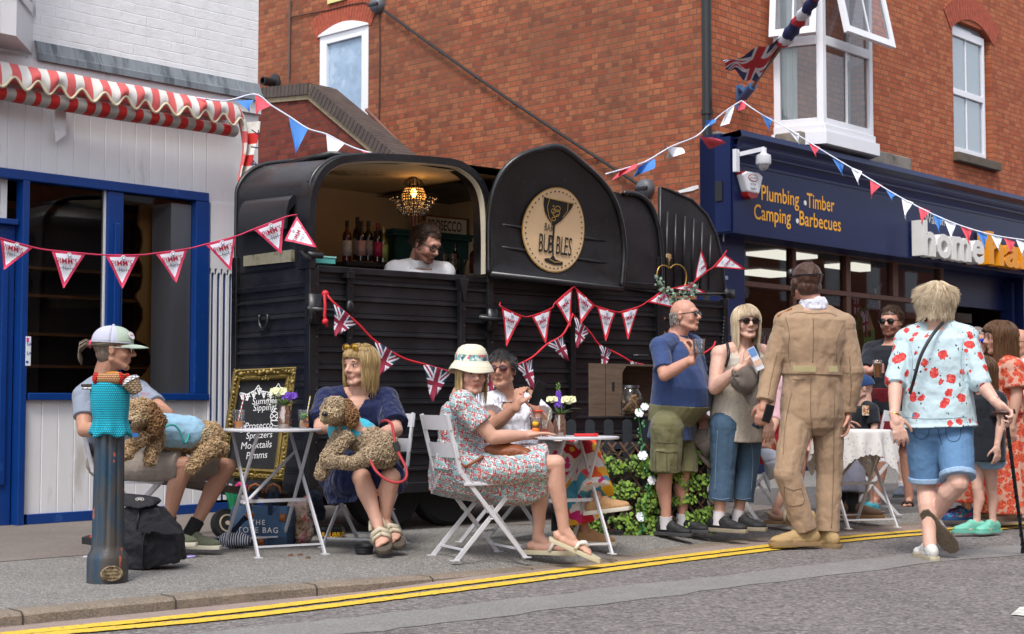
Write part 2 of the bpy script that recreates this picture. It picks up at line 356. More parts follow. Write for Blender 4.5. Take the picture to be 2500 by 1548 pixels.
# ================================================================ the white shop on the left
RA=frame_thing('shop_building','white painted brick shop with blue window frames at left edge','building',A)
ax=lambda x,y,b=0.:A.px(x,y,b)[0]
az=lambda x,y,b=0.:A.px(x,y,b)[1]
xr=ax(622,978);zf0=az(350,190);xl=-2.6
wx0,wx1=ax(61,700),ax(470,700);wz0,wz1=az(260,960),az(260,466)
zb=az(140,1251)
m=MB();zt=6.5
m.add([(xl,0,zf0),(xr,0,zf0),(xr,0,zt),(xl,0,zt),(xr,6,zf0),(xr,6,zt)],[(0,1,2,3),(1,4,5,2)])
m.add([(xr,0,0),(xr,6,0),(xr,6,zf0),(xr,0,zf0)],[(0,1,2,3)])
build(m,'upper_wall',m_wbrick,RA)
def boards(m,x0,x1,z0,z1,w,y=0.):
 n=max(1,round((x1-x0)/w));w=(x1-x0)/n
 for i in range(n):
  a=x0+i*w;b=a+w;g=.006
  m.add([(a,y+.008,z0),(a+g,y,z0),(b-g,y,z0),(b,y+.008,z0),(a,y+.008,z1),(a+g,y,z1),(b-g,y,z1),(b,y+.008,z1)],[(0,1,5,4),(1,2,6,5),(2,3,7,6)])
zfb=az(260,300)
m=MB();boards(m,xl,ax(503,400),wz1+.07,zf0,.135,-.01);m.box(ax(503,400),xr,-.012,.0,wz1-.1,zf0)
m.box(xl,xr,-.05,0,zf0-.14,zf0-.03);build(m,'boarding',m_white,RA);m=MB();boards(m,ax(61,1000),ax(505,1000),zb,wz0-.05,.135,-.006);build(m,'boarding',m_white,RA)
m=MB();m.box(xl,ax(503,450),-.05,.06,wz1,wz1+.075);m.box(ax(61,960),ax(503,960),-.05,.05,wz0-.055,wz0)
m.box(ax(43,800),wx0,-.05,.06,0,wz1);m.box(ax(256,700),ax(294,700),-.03,.05,wz0,wz1);m.box(wx1,ax(503,700),-.045,.05,wz0,wz1)
m.box(ax(61,1280),ax(640,1265),-.03,.02,0,zb);m.box(ax(272,700),ax(285,700),-.045,-.03,wz0,wz1-.25)
m.box(xl,ax(43,540),-.02,.06,az(20,548),az(20,534))
build(m,'window_frame',m_blue,RA,bevel=.006)
m=MB();m.box(xl,ax(43,800)-.01,.04,.08,0,az(20,548)-.0);m.box(ax(5,900),ax(20,900),.02,.04,.3,1.9);build(m,'door',m_blue,RA,bevel=.005)
dz0,dz1=az(20,530),az(20,445)
m=MB();fx=ax(22,500)
for b in((xl,fx,dz1-.0,dz1+.06),(xl,fx,dz0-.05,dz0),(fx-.05,fx,dz0,dz1)):m.box(b[0],b[1],.03,.09,b[2],b[3])
f=build(m,'fanlight',m_white,RA);m=MB();m.add([(xl,.06,dz0),(fx,.06,dz0),(fx,.06,dz1),(xl,.06,dz1)],[(0,1,2,3)]);build(m,'pane',m_glass,f)
for a,b in((wx0,ax(256,700)),(ax(294,700),wx1)):
 m=MB();m.add([(a,.02,wz0),(b,.02,wz0),(b,.02,wz1),(a,.02,wz1)],[(0,1,2,3)]);build(m,'window_pane',m_shopglass,RA)
m=MB();m.box(ax(253,700),ax(256.5,700),-.0,.04,wz0,wz1);m.box(ax(421,700),wx1,.03,.3,wz0,wz1-.03);build(m,'window_reveal',m_white,RA)
px0,px1=ax(505,900),ax(572,900);zfl=az(540,672)
m=MB();xs=[ax(x,900)for x in(508,516,522.5,531,537,546,552,560,566,574)]
e=px0;g=MB()
for i in range(0,10,2):
 m.box(e,xs[i],-.03,.0,.1,zfl);e=xs[i+1];c=(xs[i]+xs[i+1])/2;r=(xs[i+1]-xs[i])/2
 m.prism([(xs[i]-.001,zfl+.05)]+[(c-r*math.cos(t*math.pi/8),zfl-.0+r*math.sin(t*math.pi/8))for t in range(9)]+[(xs[i+1]+.001,zfl+.05)],-.03,-.0)
m.box(px0,xr,-.03,0,zfl+.05,wz1+.0);build(m,'pilaster',m_white,RA)
m=MB();m.box(px0,xr,-.008,0,.1,zfl+.04);build(m,'flute',m_blue,RA)
m=MB();m.box(xl+.2,xr-.2,.1,3.2,-.1,zf0-.1);m.box(xl,xr-.1,.06,.1,wz1+.02,zf0-.02);m.f[0:6]=[(0,1,3,2),(4,6,7,5),(2,3,7,6),(0,2,6,4),(1,5,7,3)];m.m=m.m[:len(m.f)]
build(m,'room',M('dark_brown_panelling','#241710',.6,.4,5,.2,10,stretch=(6,1,.5)),RA)
def pine():
 n=N('knotty_pine');o=n.obj();s=n.scale(o,(14,14,1.2));a=n.noise(s,2.5,4);v=n.n('TexVoronoi',{'Vector':n.scale(o,(1,1,.5)),'Scale':4.});k=n.ramp(v.outputs['Distance'],[(.02,1.),(.06,0.)])
 c=n.mix(a,hx('#b5803f'),hx('#d3a05a'));c=n.mix(k,c,hx('#5b3413'));n.base(c,.5);return n.m
m_pine=pine()
RC=thing('pine_cabinet','tall pine shelf unit with scalloped side inside the shop window','cabinet',A.M@V((ax(335,900,.35),.35,0)),A.a)
cx=lambda x,y:A.px(x,y,.35)[0]-ax(335,900,.35)
cz=lambda x,y:A.px(x,y,.35)[1]
m=MB();poly=[]
lft=[(342,500),(338,548),(347,565),(350,590),(345,615),(337,625),(349,650),(350,680),(345,705),(333,720),(334,728),(350,755),(351,780),(342,800),(333,815),(334,830),(358,842),(371,868),(373,885),(360,908),(345,922),(334,927),(334,972)]
poly=[(cx(x,y),cz(x,y))for x,y in lft]+[(cx(424,975),cz(424,975)),(cx(424,495),cz(424,495))]
m.prism(poly,0,.025);build(m,'side_panel',m_pine,RC)
m=MB()
for(y0,y1)in((733,728),(824,819),(900,900),(668,655)):
 z=cz(250,y0);m.box(cx(-80,800),cx(372,800),.03,.3,z,z+.022)
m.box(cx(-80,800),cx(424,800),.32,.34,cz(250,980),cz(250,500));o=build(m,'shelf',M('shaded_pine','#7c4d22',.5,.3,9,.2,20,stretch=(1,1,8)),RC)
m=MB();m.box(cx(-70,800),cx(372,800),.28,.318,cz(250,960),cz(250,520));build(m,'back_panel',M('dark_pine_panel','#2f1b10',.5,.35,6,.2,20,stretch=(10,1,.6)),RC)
m=MB();sx0,sx1=ax(54,860),ax(66,860);sz0,sz1=az(60,893),az(60,822);m.box(sx0,sx1,.0,.008,sz0,sz1);m.mi=1
m.text('SA',.035,TR((sx0+.003,-.003,sz0+.148),(1,0,0),(0,0,1)),mi=1);m.text('SA',.035,TR((sx0+.003,-.003,sz0+.08),(1,0,0),(0,0,1)),mi=1)
m.box(sx0+.002,sx0+.02,-.002,0,sz0+.02,sz0+.035);m.mi=2;m.box(sx0+.002,sx0+.022,-.002,0,sz1-.04,sz1-.01)
st=thing('payment_sign','small white card payment sticker at the left edge of the shop window','sign',A.M@V((0,-.055,0)),A.a)
build(m,'sticker',[M('sticker_white','#e4e6ea',.4),M('sticker_blue','#2b4a9b',.4),M('sticker_pink','#c04a9a',.4)],st)
fz=[az(x,y)for x,y in((350,158),(350,180),(350,190))]
m=MB();xb=ax(82,120)
m.add([(xb,-.02,fz[0]+.02),(xr,-.02,fz[0]+.02),(xr,-.06,fz[1]),(xb,-.06,fz[1]),(xb,-.075,fz[1]-.01),(xr,-.075,fz[1]-.01),(xr,-.08,fz[2]-.03),(xb,-.08,fz[2]-.03),(xb,0,fz[2]-.03),(xr,0,fz[2]-.03),(xb,0,fz[0]+.02),(xr,0,fz[0]+.02)],[(0,1,2,3),(3,2,5,4),(4,5,6,7),(7,6,9,8),(10,11,1,0),(1,11,9,6,5,2)])
build(m,'flashing',m_lead,RA)
by=-.42;bx1=A.px(40,60,by)[0];bz0=A.px(40,88,by)[1];bx2=ax(80,100)
bay=MB();pts=[(xl,by),(bx1,by),(bx2,-.0)]
bay.add([(x,y,bz0)for x,y in pts]+[(xl,0,bz0)]+[(x,y,bz0+.28)for x,y in pts],[(3,2,1,0),(0,1,5,4),(1,2,6,5)])
tp=bz0+.28
bb=build(bay,'bay_window',m_white,RA)
m=MB();a_,b_=V((bx1,by,0)),V((bx2,0,0));dr=b_-a_
q=lambda t,z,o=0.:V((a_.x+dr.x*t,a_.y+dr.y*t,z))+V((.3,-.35,0)).normalized()*o
for t0,t1,z0,z1 in((0,.18,tp,tp+2),(.8,1,tp,tp+2),(0,1,tp,tp+.07)):
 m.add([q(t0,z0,.02),q(t1,z0,.02),q(t1,z1,.02),q(t0,z1,.02)],[(0,1,2,3)])
m.add([(xl,by-.01,tp),(bx1,by-.01,tp),(bx1,by-.01,tp+2),(xl,by-.01,tp+2)],[(0,1,2,3)])
build(m,'frame',m_white,bb)
m=MB();m.add([q(.18,tp+.07),q(.8,tp+.07),q(.8,tp+2),q(.18,tp+2)],[(0,1,2,3)]);build(m,'pane',M('dim_blue_pane','#5d6d92',.1),bb)
RW=thing('awning','faded red and white striped shop awning with scalloped valance, rolled up','awning',A.M@V((0,-.06,0)),A.a)
m_str=[M('faded_red_canvas','#d2605f',.8,.1,6,.2,80,dirt='#e09a93',dsc=9,dthr=.6),M('cream_canvas','#d6d3cd',.8,.07,6,.2,80,dirt='#b4ada2',dsc=3,dthr=.55),M('cream_piping','#cfc3a6',.8),M('red_canvas','#bf2420',.8,.15,4,.2,60),M('grey_canvas','#a8a39b',.85,.15,4,.2,60),M('navy_print','#20294f',.8)]
vy=-.20;t0=A.px(0,154,vy-.06);t1=A.px(560,246,vy-.06);sw=(A.px(84/3.024*1.0+8,160,vy-.06)[0]-A.px(8,154,vy-.06)[0])
vx0=t0[0]-1.6;vx1=A.px(615,262,vy-.06)[0];zt_=(t0[1]+t1[1])/2;scp=.235*2/2.05
nst=2*int((vx1-vx0)/.128);
def val(u,v):
 x=vx0+(vx1-vx0)*u;sc_=.055*math.cos(2*math.pi*(x-t0[0]+.02)/.235);drop=.30+sc_*1.0 if v>0 else 0
 z=zt_-v*(.15+.042*math.cos(2*math.pi*(x-t0[0])/.185));end=max(0,(x-(vx1-.25))/.25);return(x,vy-.05*math.sin(v*2.4)-.012*math.sin(x*9+v*3)+end*end*.12,z-end*end*.03)
m=MB();m.grid(val,260,8,lambda u,v:int((vx0+(vx1-vx0)*u-t0[0]+50*.1+.07)/.0735)%2)
m.mi=2
m.tube([V(val(i/260,1))+V((0,-.004,0))for i in range(261)],.011,6)
build(m,'valance',m_str,RW,smooth=True)
m=MB()
def roll(u,v):
 x=vx0+(vx1-.12-vx0)*u;a=-1.2+v*4.2;r=.072+.008*math.sin(x*3);return(x,vy+.08-r*math.cos(a)*1.05,zt_-.165-r*math.sin(a)*.75-.05)
m.grid(roll,150,14,lambda u,v:3+int((vx0+(vx1-vx0)*u-t0[0]+5.1)/.0735)%2);m.box(vx0,vx1-.1,.0,.03,zt_-.1,zt_+.02)
build(m,'rolled_canvas',m_str,RW,smooth=True)
m=MB()
def fold(u,v):
 c0=A.px(600,300,vy)[0];x=c0+(u-.5)*.19*(1-.35*v)+.035*math.sin(v*9+u*2);return(x,vy+.05-.05*math.sin(u*11+v*1.5)-.05*u,zt_-.12-v*1.15)
m.grid(fold,22,60,lambda u,v:(0 if u<.45 else 3)if int(v*12.)%2 else 1)
m.tube([V(fold(.02,i/40))for i in range(41)],.009,5)
for i,ch in enumerate('7143 4'):
 v_=i/6;z=zt_-.2-i*.13;m.text(ch,.11,TR((A.px(588,300,vy)[0]-.03*v_,vy-.085,z),(.0,0,-1),(1,0,0)),mi=5)
build(m,'side_curtain',m_str,RW,smooth=True)
m=MB();m.box(ax(136,300,-.1),ax(163,300,-.1),-.03,-.01,az(150,315,-.1),az(150,250,-.1));
m.prism([(ax(136,300,-.1),az(140,315,-.1)),(ax(163,300,-.1),az(160,315,-.1)),(ax(163,300,-.1),az(160,328,-.1)),(ax(140,340,-.1),az(140,346,-.1))],-.03,-.01)
build(m,'arm_cover',m_white,RW)
# ================================================================ brick building behind
RB=frame_thing('brick_building','orange brick building with navy shopfront behind the trailer','building',B)
bxf=lambda x,y,b=0.:B.px(x,y,b)[0]
bzf=lambda x,y,b=0.:B.px(x,y,b)[1]
zc=bzf(1745,326)
sx=lambda x,y,b=0.:S.px(x,y,b)[0]
sz=lambda x,y,b=0.:S.px(x,y,b)[1]
swx0,swx1=sx(899,200),sx(780,200);swz0,swz1=sz(890,332),sz(840,72)
m=MB();wallrects(m,0,14,0,11,0,[(swx0,swx1,swz0,swz1)],-.09)
build(m,'side_wall',m_brick,RB,rotz=math.pi/2,loc=(0,0,0))
def seg_arch(m,x0,x1,zs,rise,h,y0,y1,n=16,bricks=True):
 xc=(x0+x1)/2;hw=(x1-x0)/2;R_=(hw*hw+rise*rise)/(2*rise);zc_=zs+rise-R_;a0=math.asin(hw/R_)
 for i in range(n):
  a,b=-a0*1.12+2.24*a0*i/n,-a0*1.12+2.24*a0*(i+1)/n;g=.03*a0/n*4
  pl=[(xc+R_*math.sin(a+g),zc_+R_*math.cos(a+g)),(xc+R_*math.sin(b-g),zc_+R_*math.cos(b-g)),(xc+(R_+h)*math.sin(b-g),zc_+(R_+h)*math.cos(b-g)),(xc+(R_+h)*math.sin(a+g),zc_+(R_+h)*math.cos(a+g))]
  m.prism(pl,y0,y1)
 return xc,R_,zc_,a0
m=MB();seg_arch(m,swx0,swx1,swz1-.02,.13,.34,-.02,.012,22);build(m,'window_arch',m_arch,RB,rotz=math.pi/2)
m=MB();x0,x1,z0,z1=swx0,swx1,swz0,swz1
for b in((x0,x0+.09,z0,z1),(x1-.09,x1,z0,z1),(x0+.09,x1-.09,z1-.09,z1),(x0+.09,x1-.09,z0,z0+.09),(x0+.09,x0+.16,z0+.09,z1-.09),(x1-.16,x1-.09,z0+.09,z1-.09),(x0+.16,x1-.16,z1-.16,z1-.09),(x0+.16,x1-.16,z0+.09,z0+.18)):m.box(b[0],b[1],-.07+(.01 if b[0]>x0+.05 else 0),0.0,b[2],b[3])
m.prism([(x0-.02,z1-.03),(x1+.02,z1-.03)]+[(x0+(x1-x0)*i/10,z1+.12*math.sin(math.pi*i/10))for i in range(10,-1,-1)],-.06,.03)
wf=build(m,'window',m_upvc,RB,rotz=math.pi/2,bevel=.006)
m=MB();m.add([(x0+.16,-.05,z0+.18),(x1-.16,-.05,z0+.18),(x1-.16,-.05,z1-.16),(x0+.16,-.05,z1-.16)],[(0,1,2,3)])
build(m,'pane',M('frosted_blue_pane','#8fa6bf',.25,.12,6,.5,90,dirt='#a9bccf',dsc=2,dthr=.5),wf)
m=MB();m.add([(x0+.9*(x1-x0)-.16,-.045,z0+.3),(x0+.62*(x1-x0),-.045,z0+.35),(x0+.62*(x1-x0),-.045,z0+.75),(x0+.85*(x1-x0),-.045,z0+.72)],[(0,1,2,3)]);build(m,'note',M('paper_note','#cdd5dc',.8),wf)
w2x0,w2x1=bxf(2327,200),bxf(2413,200);w2z0,w2z1=bzf(2327,371),bzf(2360,58)
ex0,ex1=bxf(1889,200),bxf(2150,200);ez0,ez1=bzf(1950,310),9.5
m=MB();wallrects(m,0,30,zc-.3,11,0,[(w2x0,w2x1+.12,w2z0,w2z1)],.16);build(m,'front_wall',m_brickF,RB)
m=MB();seg_arch(m,w2x0,w2x1+.12,w2z1-.14,.22,.36,-.015,.1,22);
xc,zz=(w2x0+w2x1+.12)/2,w2z1
build(m,'window_arch',m_arch,RB)
m=MB();m.box(0,30,-.14,0,zc-.12,zc);m.box(bxf(1885,330),bxf(2160,350),-.42,0,zc-.05,zc+.16);build(m,'stone_band',m_stone,RB,bevel=.02)
def sash(m,x0,x1,z0,z1,y0=.06,y1=.12,arch=0.):
 f_=.07;zm=(z0+z1)/2-.02
 for b in((x0,x0+f_,z0,z1),(x1-f_,x1,z0,z1),(x0+f_,x1-f_,z0,z0+f_+.03),(x0+f_,x1-f_,zm-.05,zm+.05),(x0+f_,x1-f_,z1-f_-.06,z1)):m.box(b[0],b[1],y0,y1,b[2],b[3])
 xm=(x0+x1)/2;m.box(xm-.012,xm+.012,y0+.02,y1-.01,z0+f_+.03,zm-.05);m.box(xm-.012,xm+.012,y0+.02,y1-.01,zm+.05,z1-f_-.06)
m=MB();sash(m,w2x0+.002,w2x1,w2z0+.02,w2z1-.1);wf=build(m,'window',m_upvc,RB,bevel=.008)
m=MB();m.add([(w2x0,.1,w2z0),(w2x1,.1,w2z0),(w2x1,.1,w2z1),(w2x0,.1,w2z1)],[(0,1,2,3)]);build(m,'pane',glass('sky_glass',refl=.35,tint=(.5,.55,.6),alpha=.5,col=hx('#9aa9b5')),wf)
m=MB();m.box(w2x0-.05,w2x1+.22,-.1,.08,w2z0-.14,w2z0);build(m,'window_sill',M('brown_stone_sill','#5d5348',.9,.2,6,.3,40),RB,bevel=.01)
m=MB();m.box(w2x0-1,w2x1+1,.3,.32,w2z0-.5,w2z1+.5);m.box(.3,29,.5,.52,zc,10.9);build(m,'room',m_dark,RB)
oy=-.62;o0=bxf(1889,250);o1=B.px(2010,250,oy)[0];o2=B.px(2132,250,oy)[0];o3=o2+.45
ozb=B.px(2010,302,oy)[1];obb=B.px(2010,351,oy)[1]
seg=[(V((o0,0,0)),V((o1,oy,0))),(V((o1,oy,0)),V((o2,oy,0))),(V((o2,oy,0)),V((o3,0,0)))]
orr=MB();pn=MB();op=MB();zmid=bzf(1950,95)+.0
zmid=B.px(2010,95,oy)[1]
for k,(a,b)in enumerate(seg):
 dv=(b-a);L_=dv.length;ang=math.atan2(dv.y,dv.x);TT=Matrix.Translation(a)@Matrix.Rotation(ang,4,'Z')
 orr.box(0,L_,-.03,.06,ozb-.11,ozb,TT);f_=.085
 for bx_ in((0,f_,ozb,9.6),(L_-f_,L_,ozb,9.6),(f_,L_-f_,ozb,ozb+.09),(f_,L_-f_,zmid-.06,zmid+.06)):orr.box(bx_[0],bx_[1],-.0,.07,bx_[2],bx_[3],TT)
 if k==1:orr.box(L_/2-.012,L_/2+.012,.02,.05,ozb+.09,zmid-.06,TT)
 pn.add([TT@V(p)for p in((f_,.045,ozb),(L_-f_,.045,ozb),(L_-f_,.045,9.5),(f_,.045,9.5))],[(0,1,2,3)])
 if k<2:
  hgt=1.45;TS=TT@Matrix.Translation((0,0,zmid+hgt))@Matrix.Rotation(math.radians(-9 if k==0 else-12),4,'X')
  for bx_ in((.02,.1,-hgt,0),(L_-.1,L_-.02,-hgt,0),(.1,L_-.1,-hgt,-hgt+.09),(.1,L_-.1,-.09,0)):op.box(bx_[0],bx_[1],-.06,.0,bx_[2],bx_[3],TS)
  op.box(L_/2-.012,L_/2+.012,-.04,-.02,-hgt+.09,-.09,TS);op.mi=1;op.add([TS@V(p)for p in((.1,-.03,-hgt+.09),(L_-.1,-.03,-hgt+.09),(L_-.1,-.03,-.09),(.1,-.03,-.09))],[(0,1,2,3)]);op.mi=0
base=MB();pl=[(o0-.06,0),(o1-.03,oy-.06),(o2+.05,oy-.06),(o3+.08,0)];n=4
base.add([(x,y,obb)for x,y in pl]+[(x,y,ozb-.10)for x,y in pl],[(3,2,1,0),(4,5,6,7)]+[(i,i+1,n+i+1,n+i)for i in range(3)])
ow=build(orr,'oriel_window',m_upvc,RB,bevel=.006);build(base,'apron',m_upvc,ow)
m_gl2=glass('oriel_glass',refl=.03,tint=(.95,.97,.98),alpha=.03,col=hx('#c3cfd6'));build(pn,'pane',m_gl2,ow);build(op,'opening_sash',[m_upvc,m_gl2],ow)
m=MB()
def curt(u,v):x=o0+.12+(o1-o0-.1)*u;return(x+.03,-.0-.30*u+.1+.02*math.sin(u*70),ozb+.05+v*4.2)
m.grid(curt,60,1);build(m,'curtain',M('pale_green_net','#d4dedb',.9,.08,3,stretch=(12,1,.2)),ow,smooth=True)
cz1=bzf(1745,341)
syf=-.45;sgx0=B.px(1787,480,syf)[0];sgz1=B.px(1787,400,syf)[1];sgz0=B.px(1787,564,syf)[1];X1=20.
m=MB()
prof=[(-.12,cz1),(-.62,cz1-.0),(-.64,cz1-.07),(-.56,cz1-.12),(-.55,cz1-.2),(-.5,cz1-.28),(-.48,sgz1+.03),(syf-.03,sgz1)]
for(y0,z0),(y1,z1)in zip(prof,prof[1:]):
 g=sgx0;m.add([(g-.0+(y0+.45)*.35,y0,z0),(X1,y0,z0),(X1,y1,z1),(g+(y1+.45)*.35,y1,z1)],[(0,1,2,3)])
m.box(sgx0-.02,X1,syf+.004,0,sgz0,cz1-.05);m.box(-.1,sgx0-.02,-.22,0,sgz0-.1,cz1-.02)
for z,h_,y in((cz1-.1,.1,-.3),(cz1-.38,.09,-.26)):m.box(-.12,sgx0-.01,y,0,z,z+h_)
for k_ in(.06,.15,.24):m.box(sgx0+.05,X1,-.6+k_*.28,-.4,cz1-.02-k_,cz1-k_)
build(m,'cornice',m_navy,RB)
m=MB();m.box(sgx0,X1,syf-.02,syf,sgz0,sgz1);m.box(sgx0,X1,syf-.02,-.02,sgz0-.02,sgz0);build(m,'fascia_board',m_navy,RB)
def btext(txt,x0,y0,x1,y1,cap,mat,name,b=syf-.024,ext=.0,bold=0.,cap_is=None,par=None):
 a=B.px(x0,y0,b);c=B.px(x1,y1,b);m=MB();m.text(txt,1,Matrix.Identity(4),bold=bold);xs=[v[0]for v in m.v];wd=max(xs)-min(xs)
 z0=(a[1]+c[1])/2;s=cap/.73;k=(c[0]-a[0])/wd/s;mb=MB();mb.text(txt,s,TR((a[0]-min(xs)*s*k,b,z0),(1,0,0),(0,0,1)),sx=k,ext=ext,bold=bold);return build(mb,name,mat,par or RB)
m_yt=M('yellow_lettering','#e9a51c',.4,.05);m_wt=M('white_lettering','#dcdad6',.4,.05);m_ot=M('orange_lettering','#e0900f',.4,.06)
def capm(y0,y1,x):return B.px(x,y0,syf)[1]-B.px(x,y1,syf)[1]
ch=capm(459,493,1863)*1.12
for t,a in(('Plumbing',(1859,488,1951,503)),('Timber',(1970,505,2037,518)),('Camping',(1841,532,1931,550)),('Barbecues',(1952,547,2053,567))):btext(t,*a,ch,m_yt,'lettering',bold=.012)
for x,y in((1962,496),(1943,540)):
 p_=B.px(x,y,syf);m=MB();m.cyl((p_[0],syf-.026,p_[1]),(p_[0],syf-.02,p_[1]),.032,n=20);build(m,'lettering_dot',m_wt,RB)
btext('Watson',2258,542,2306,552,capm(523,548,2262),m_wt,'lettering')
hc=capm(527,612,2250)*.98
btext('home',2241,618,2390,645,hc,m_wt,'raised_lettering',b=syf-.14,ext=.09,bold=.035)
btext('hardware',2401,640,2690,688,hc,m_ot,'raised_lettering',b=syf-.14,ext=.09,bold=.035)
m=MB();m.box(-.14,bxf(1786,700),-.2,.1,0,sgz0);build(m,'pilaster',m_navy,RB,bevel=.01)
fx0=bxf(1785,700);fx1=bxf(2300,740);ztr0,ztr1=bzf(1793,697),bzf(1793,684);fzt=bzf(1793,588)
mul_x=[(bxf(1929,700),bxf(1938,700)),(bxf(2060,720),bxf(2071,720)),(bxf(2174,720),bxf(2187,720))]
m=MB();m.box(fx0,fx0+.1,-.04,.06,0,sgz0);m.box(fx1-.12,fx1,-.04,.06,0,sgz0);m.box(fx0,fx1,-.05,.06,ztr0,ztr1);m.box(fx0,fx1,-.05,.06,fzt,sgz0+.0);m.box(fx0,fx1,-.05,.06,.45,.6)
for i,(a,b)in enumerate(mul_x):m.box(a,b,-.045,.06,.6 if i!=2 else ztr1,fzt)
build(m,'shop_window_frame',m_brown,RB,bevel=.006)
m=MB();m.add([(fx0,.01,.5),(fx1,.01,.5),(fx1,.01,fzt),(fx0,.01,fzt)],[(0,1,2,3)]);build(m,'shop_window_pane',m_shopglass,RB)
m=MB();m.box(fx0,fx1,-.03,.1,0,.46);build(m,'stall_riser',m_navy,RB)
ex2=bxf(2470,760)
m=MB();m.box(ex2,ex2+.35,-.2,.1,0,sgz0);m.box(fx1,ex2,1.1,1.2,2.4,sgz0+.2);m.box(fx1,ex2,.05,.15,sgz0-.55,sgz0);m.box(ex2-.2,ex2-.1,-.1,.1,0,sgz0-.1);build(m,'entrance_frame',m_navy,RB)
m=MB();m.box(ex2+.35,ex2+.6,-.1,.1,0,sgz0);m.box(fx1,ex2-.2,.6,.7,2.2,2.35);build(m,'entrance_frame_brown',m_brown,RB)
m=MB();m.add([(.02,.1,0),(X1,.1,0),(X1,7,0),(.02,7,0),(.02,.1,sgz0+.25),(X1,.1,sgz0+.25),(X1,7,sgz0+.25),(.02,7,sgz0+.25)],[(2,3,7,6),(3,0,4,7),(4,5,6,7),(1,2,6,5)]);build(m,'shop_interior',M('shop_interior_wall','#33261f',.9,.3,2),RB)
m=MB();m.add([(.02,.1,.02),(X1,.1,.02),(X1,7,.02),(.02,7,.02)],[(0,1,2,3)]);build(m,'shop_floor',M('shop_floor_brown','#4a4038',.6),RB)
n=N('ceiling_panel_light');n.put(n.b,'Emission Color',(1,.95,.8,1));n.put(n.b,'Emission Strength',.55);m_cl=n.m
for i,(x_,y_)in enumerate([(1.6,1.6),(1.6,3.2),(4.0,1.6),(4.0,3.2),(6.6,1.8),(6.6,3.6),(9.2,1.8),(11.5,2.2)]):
 m=MB();m.box(x_,x_+1.15,y_,y_+.55,sgz0+.18,sgz0+.235);o=build(m,'panel_light',m_cl if i==0 else m_cl,RB)
m=MB();pxp=-.1;m.cyl((pxp,-.05,0),(pxp,-.05,10.5),.06,n=14)
for z in(1.0,2.6,4.4,6.4):m.cyl((pxp,-.05,z),(pxp,-.05,z+.06),.075,n=14)
dp=thing('drainpipe','black downpipe running up the corner of the orange brick building','pipe',B.o,B.a);build(m,'pipe',m_blk,dp,autos=True)
def sp(x,y,b=.03):q=S.px(x,y,b);return V((q[0],b,q[1]))
def bp(x,y,b=-.05):q=B.px(x,y,b);return V((q[0],b,q[1]))
tt=thing('power_cable','black cable stretched diagonally across the orange brick side wall','cable',S.o,S.a)
m=MB();a,b=sp(938,26,.06),sp(1562,452,.06);pts=[a.lerp(b,i/20)+V((0,0,-.10*math.sin(math.pi*i/20)*.5))for i in range(21)];m.tube(pts,.02,8);
for i in range(2,20,3):m.cyl(pts[i]-V((.02,.03,0)),pts[i]+V((.02,.0,0)),.027)
build(m,'cable',m_blk,tt)
m_cb=M('brown_cable','#3a2a22',.7)
tt=thing('wall_conduit','thin grey conduit and wires on the brick side wall, left of the frosted window','conduit',S.o,S.a);m=MB()
m.tube([sp(708,0),sp(707,60),sp(705,190)],.018,6);m.tube([sp(705,190),sp(705,235)],.01,5);build(m,'conduit',M('grey_conduit','#5b4a42',.6),tt)
m=MB();m.tube([sp(707,46,.03)]+[sp(x,y,.02)for x,y in((716,41),(760,32),(800,25),(850,12),(890,6),(925,22))],.01,5)
m.tube([sp(926,30,.02),sp(928,120,.02),sp(926,250,.02),sp(925,380,.02)],.011,5);build(m,'wire',m_cb,tt)
def bulkhead(x,y,name,label,r=.14):
 t=thing(name,label,'light',S.M@sp(x,y,0),S.a);m=MB();m.lathe([(0,0),(r*1.0,0),(r*1.0,.05),(r*.92,.09),(r*.6,.13),(0,.14)],T=Matrix.Rotation(-math.pi/2,4,'X'),n=24)
 build(m,'housing',M('grey_light_housing','#54575e',.5),t,autos=True);m=MB();m.box(-r*.75,r*.75,.085,.15,-.03,.015);build(m,'visor',m_blk,t,bevel=.01);return t
bulkhead(926,14,'security_light','dark round security light high on the brick side wall beside the frosted window',.13)
bulkhead(1580,461,'bulkhead_light','grey round bulkhead light on the brick side wall at the lower end of the cable',.125)
t=thing('flue_pipe','small black flue outlet poking from the brick side wall','pipe',S.M@sp(671,203,0),S.a);m=MB();m.lathe([(.0,0),(.15,0),(.15,.02),(.07,.03),(.07,.25),(.055,.25),(.055,.1),(0,.1)],T=Matrix.Rotation(-math.pi/2,4,'X'),n=20);build(m,'flue',m_blk,t,autos=True)
t=thing('yellow_sign','pale yellow sign panel cut by the top edge above the frosted window','sign',S.M@sp(825,0,0),S.a);m=MB();m.box(sp(850,0).x-sp(825,0).x,sp(805,0).x-sp(825,0).x,0,.05,sp(825,6).z-sp(825,0).z,.5);build(m,'panel',M('pale_yellow_plastic','#d8d08a',.5),t)
PY=1.5
t=thing('stair_parapet','dark red brick stair wall with grey sloping coping behind the trailer','wall',S.o,S.a)
pf=[(560,243),(758,231),(940,385),(1030,460)];q=[S.px(x,y,PY)for x,y in pf];m=MB()
poly=[(q[0][0]+.5,0)]+[(q[0][0]+.5,q[0][1])]+q[1:]+[(q[-1][0],0)]
m.prism(poly,PY-.33,PY);o=build(m,'brick_wall',m_brickD,t)
m=MB();mo=MB();qq=[(q[0][0]+.5,q[0][1])]+q[1:]
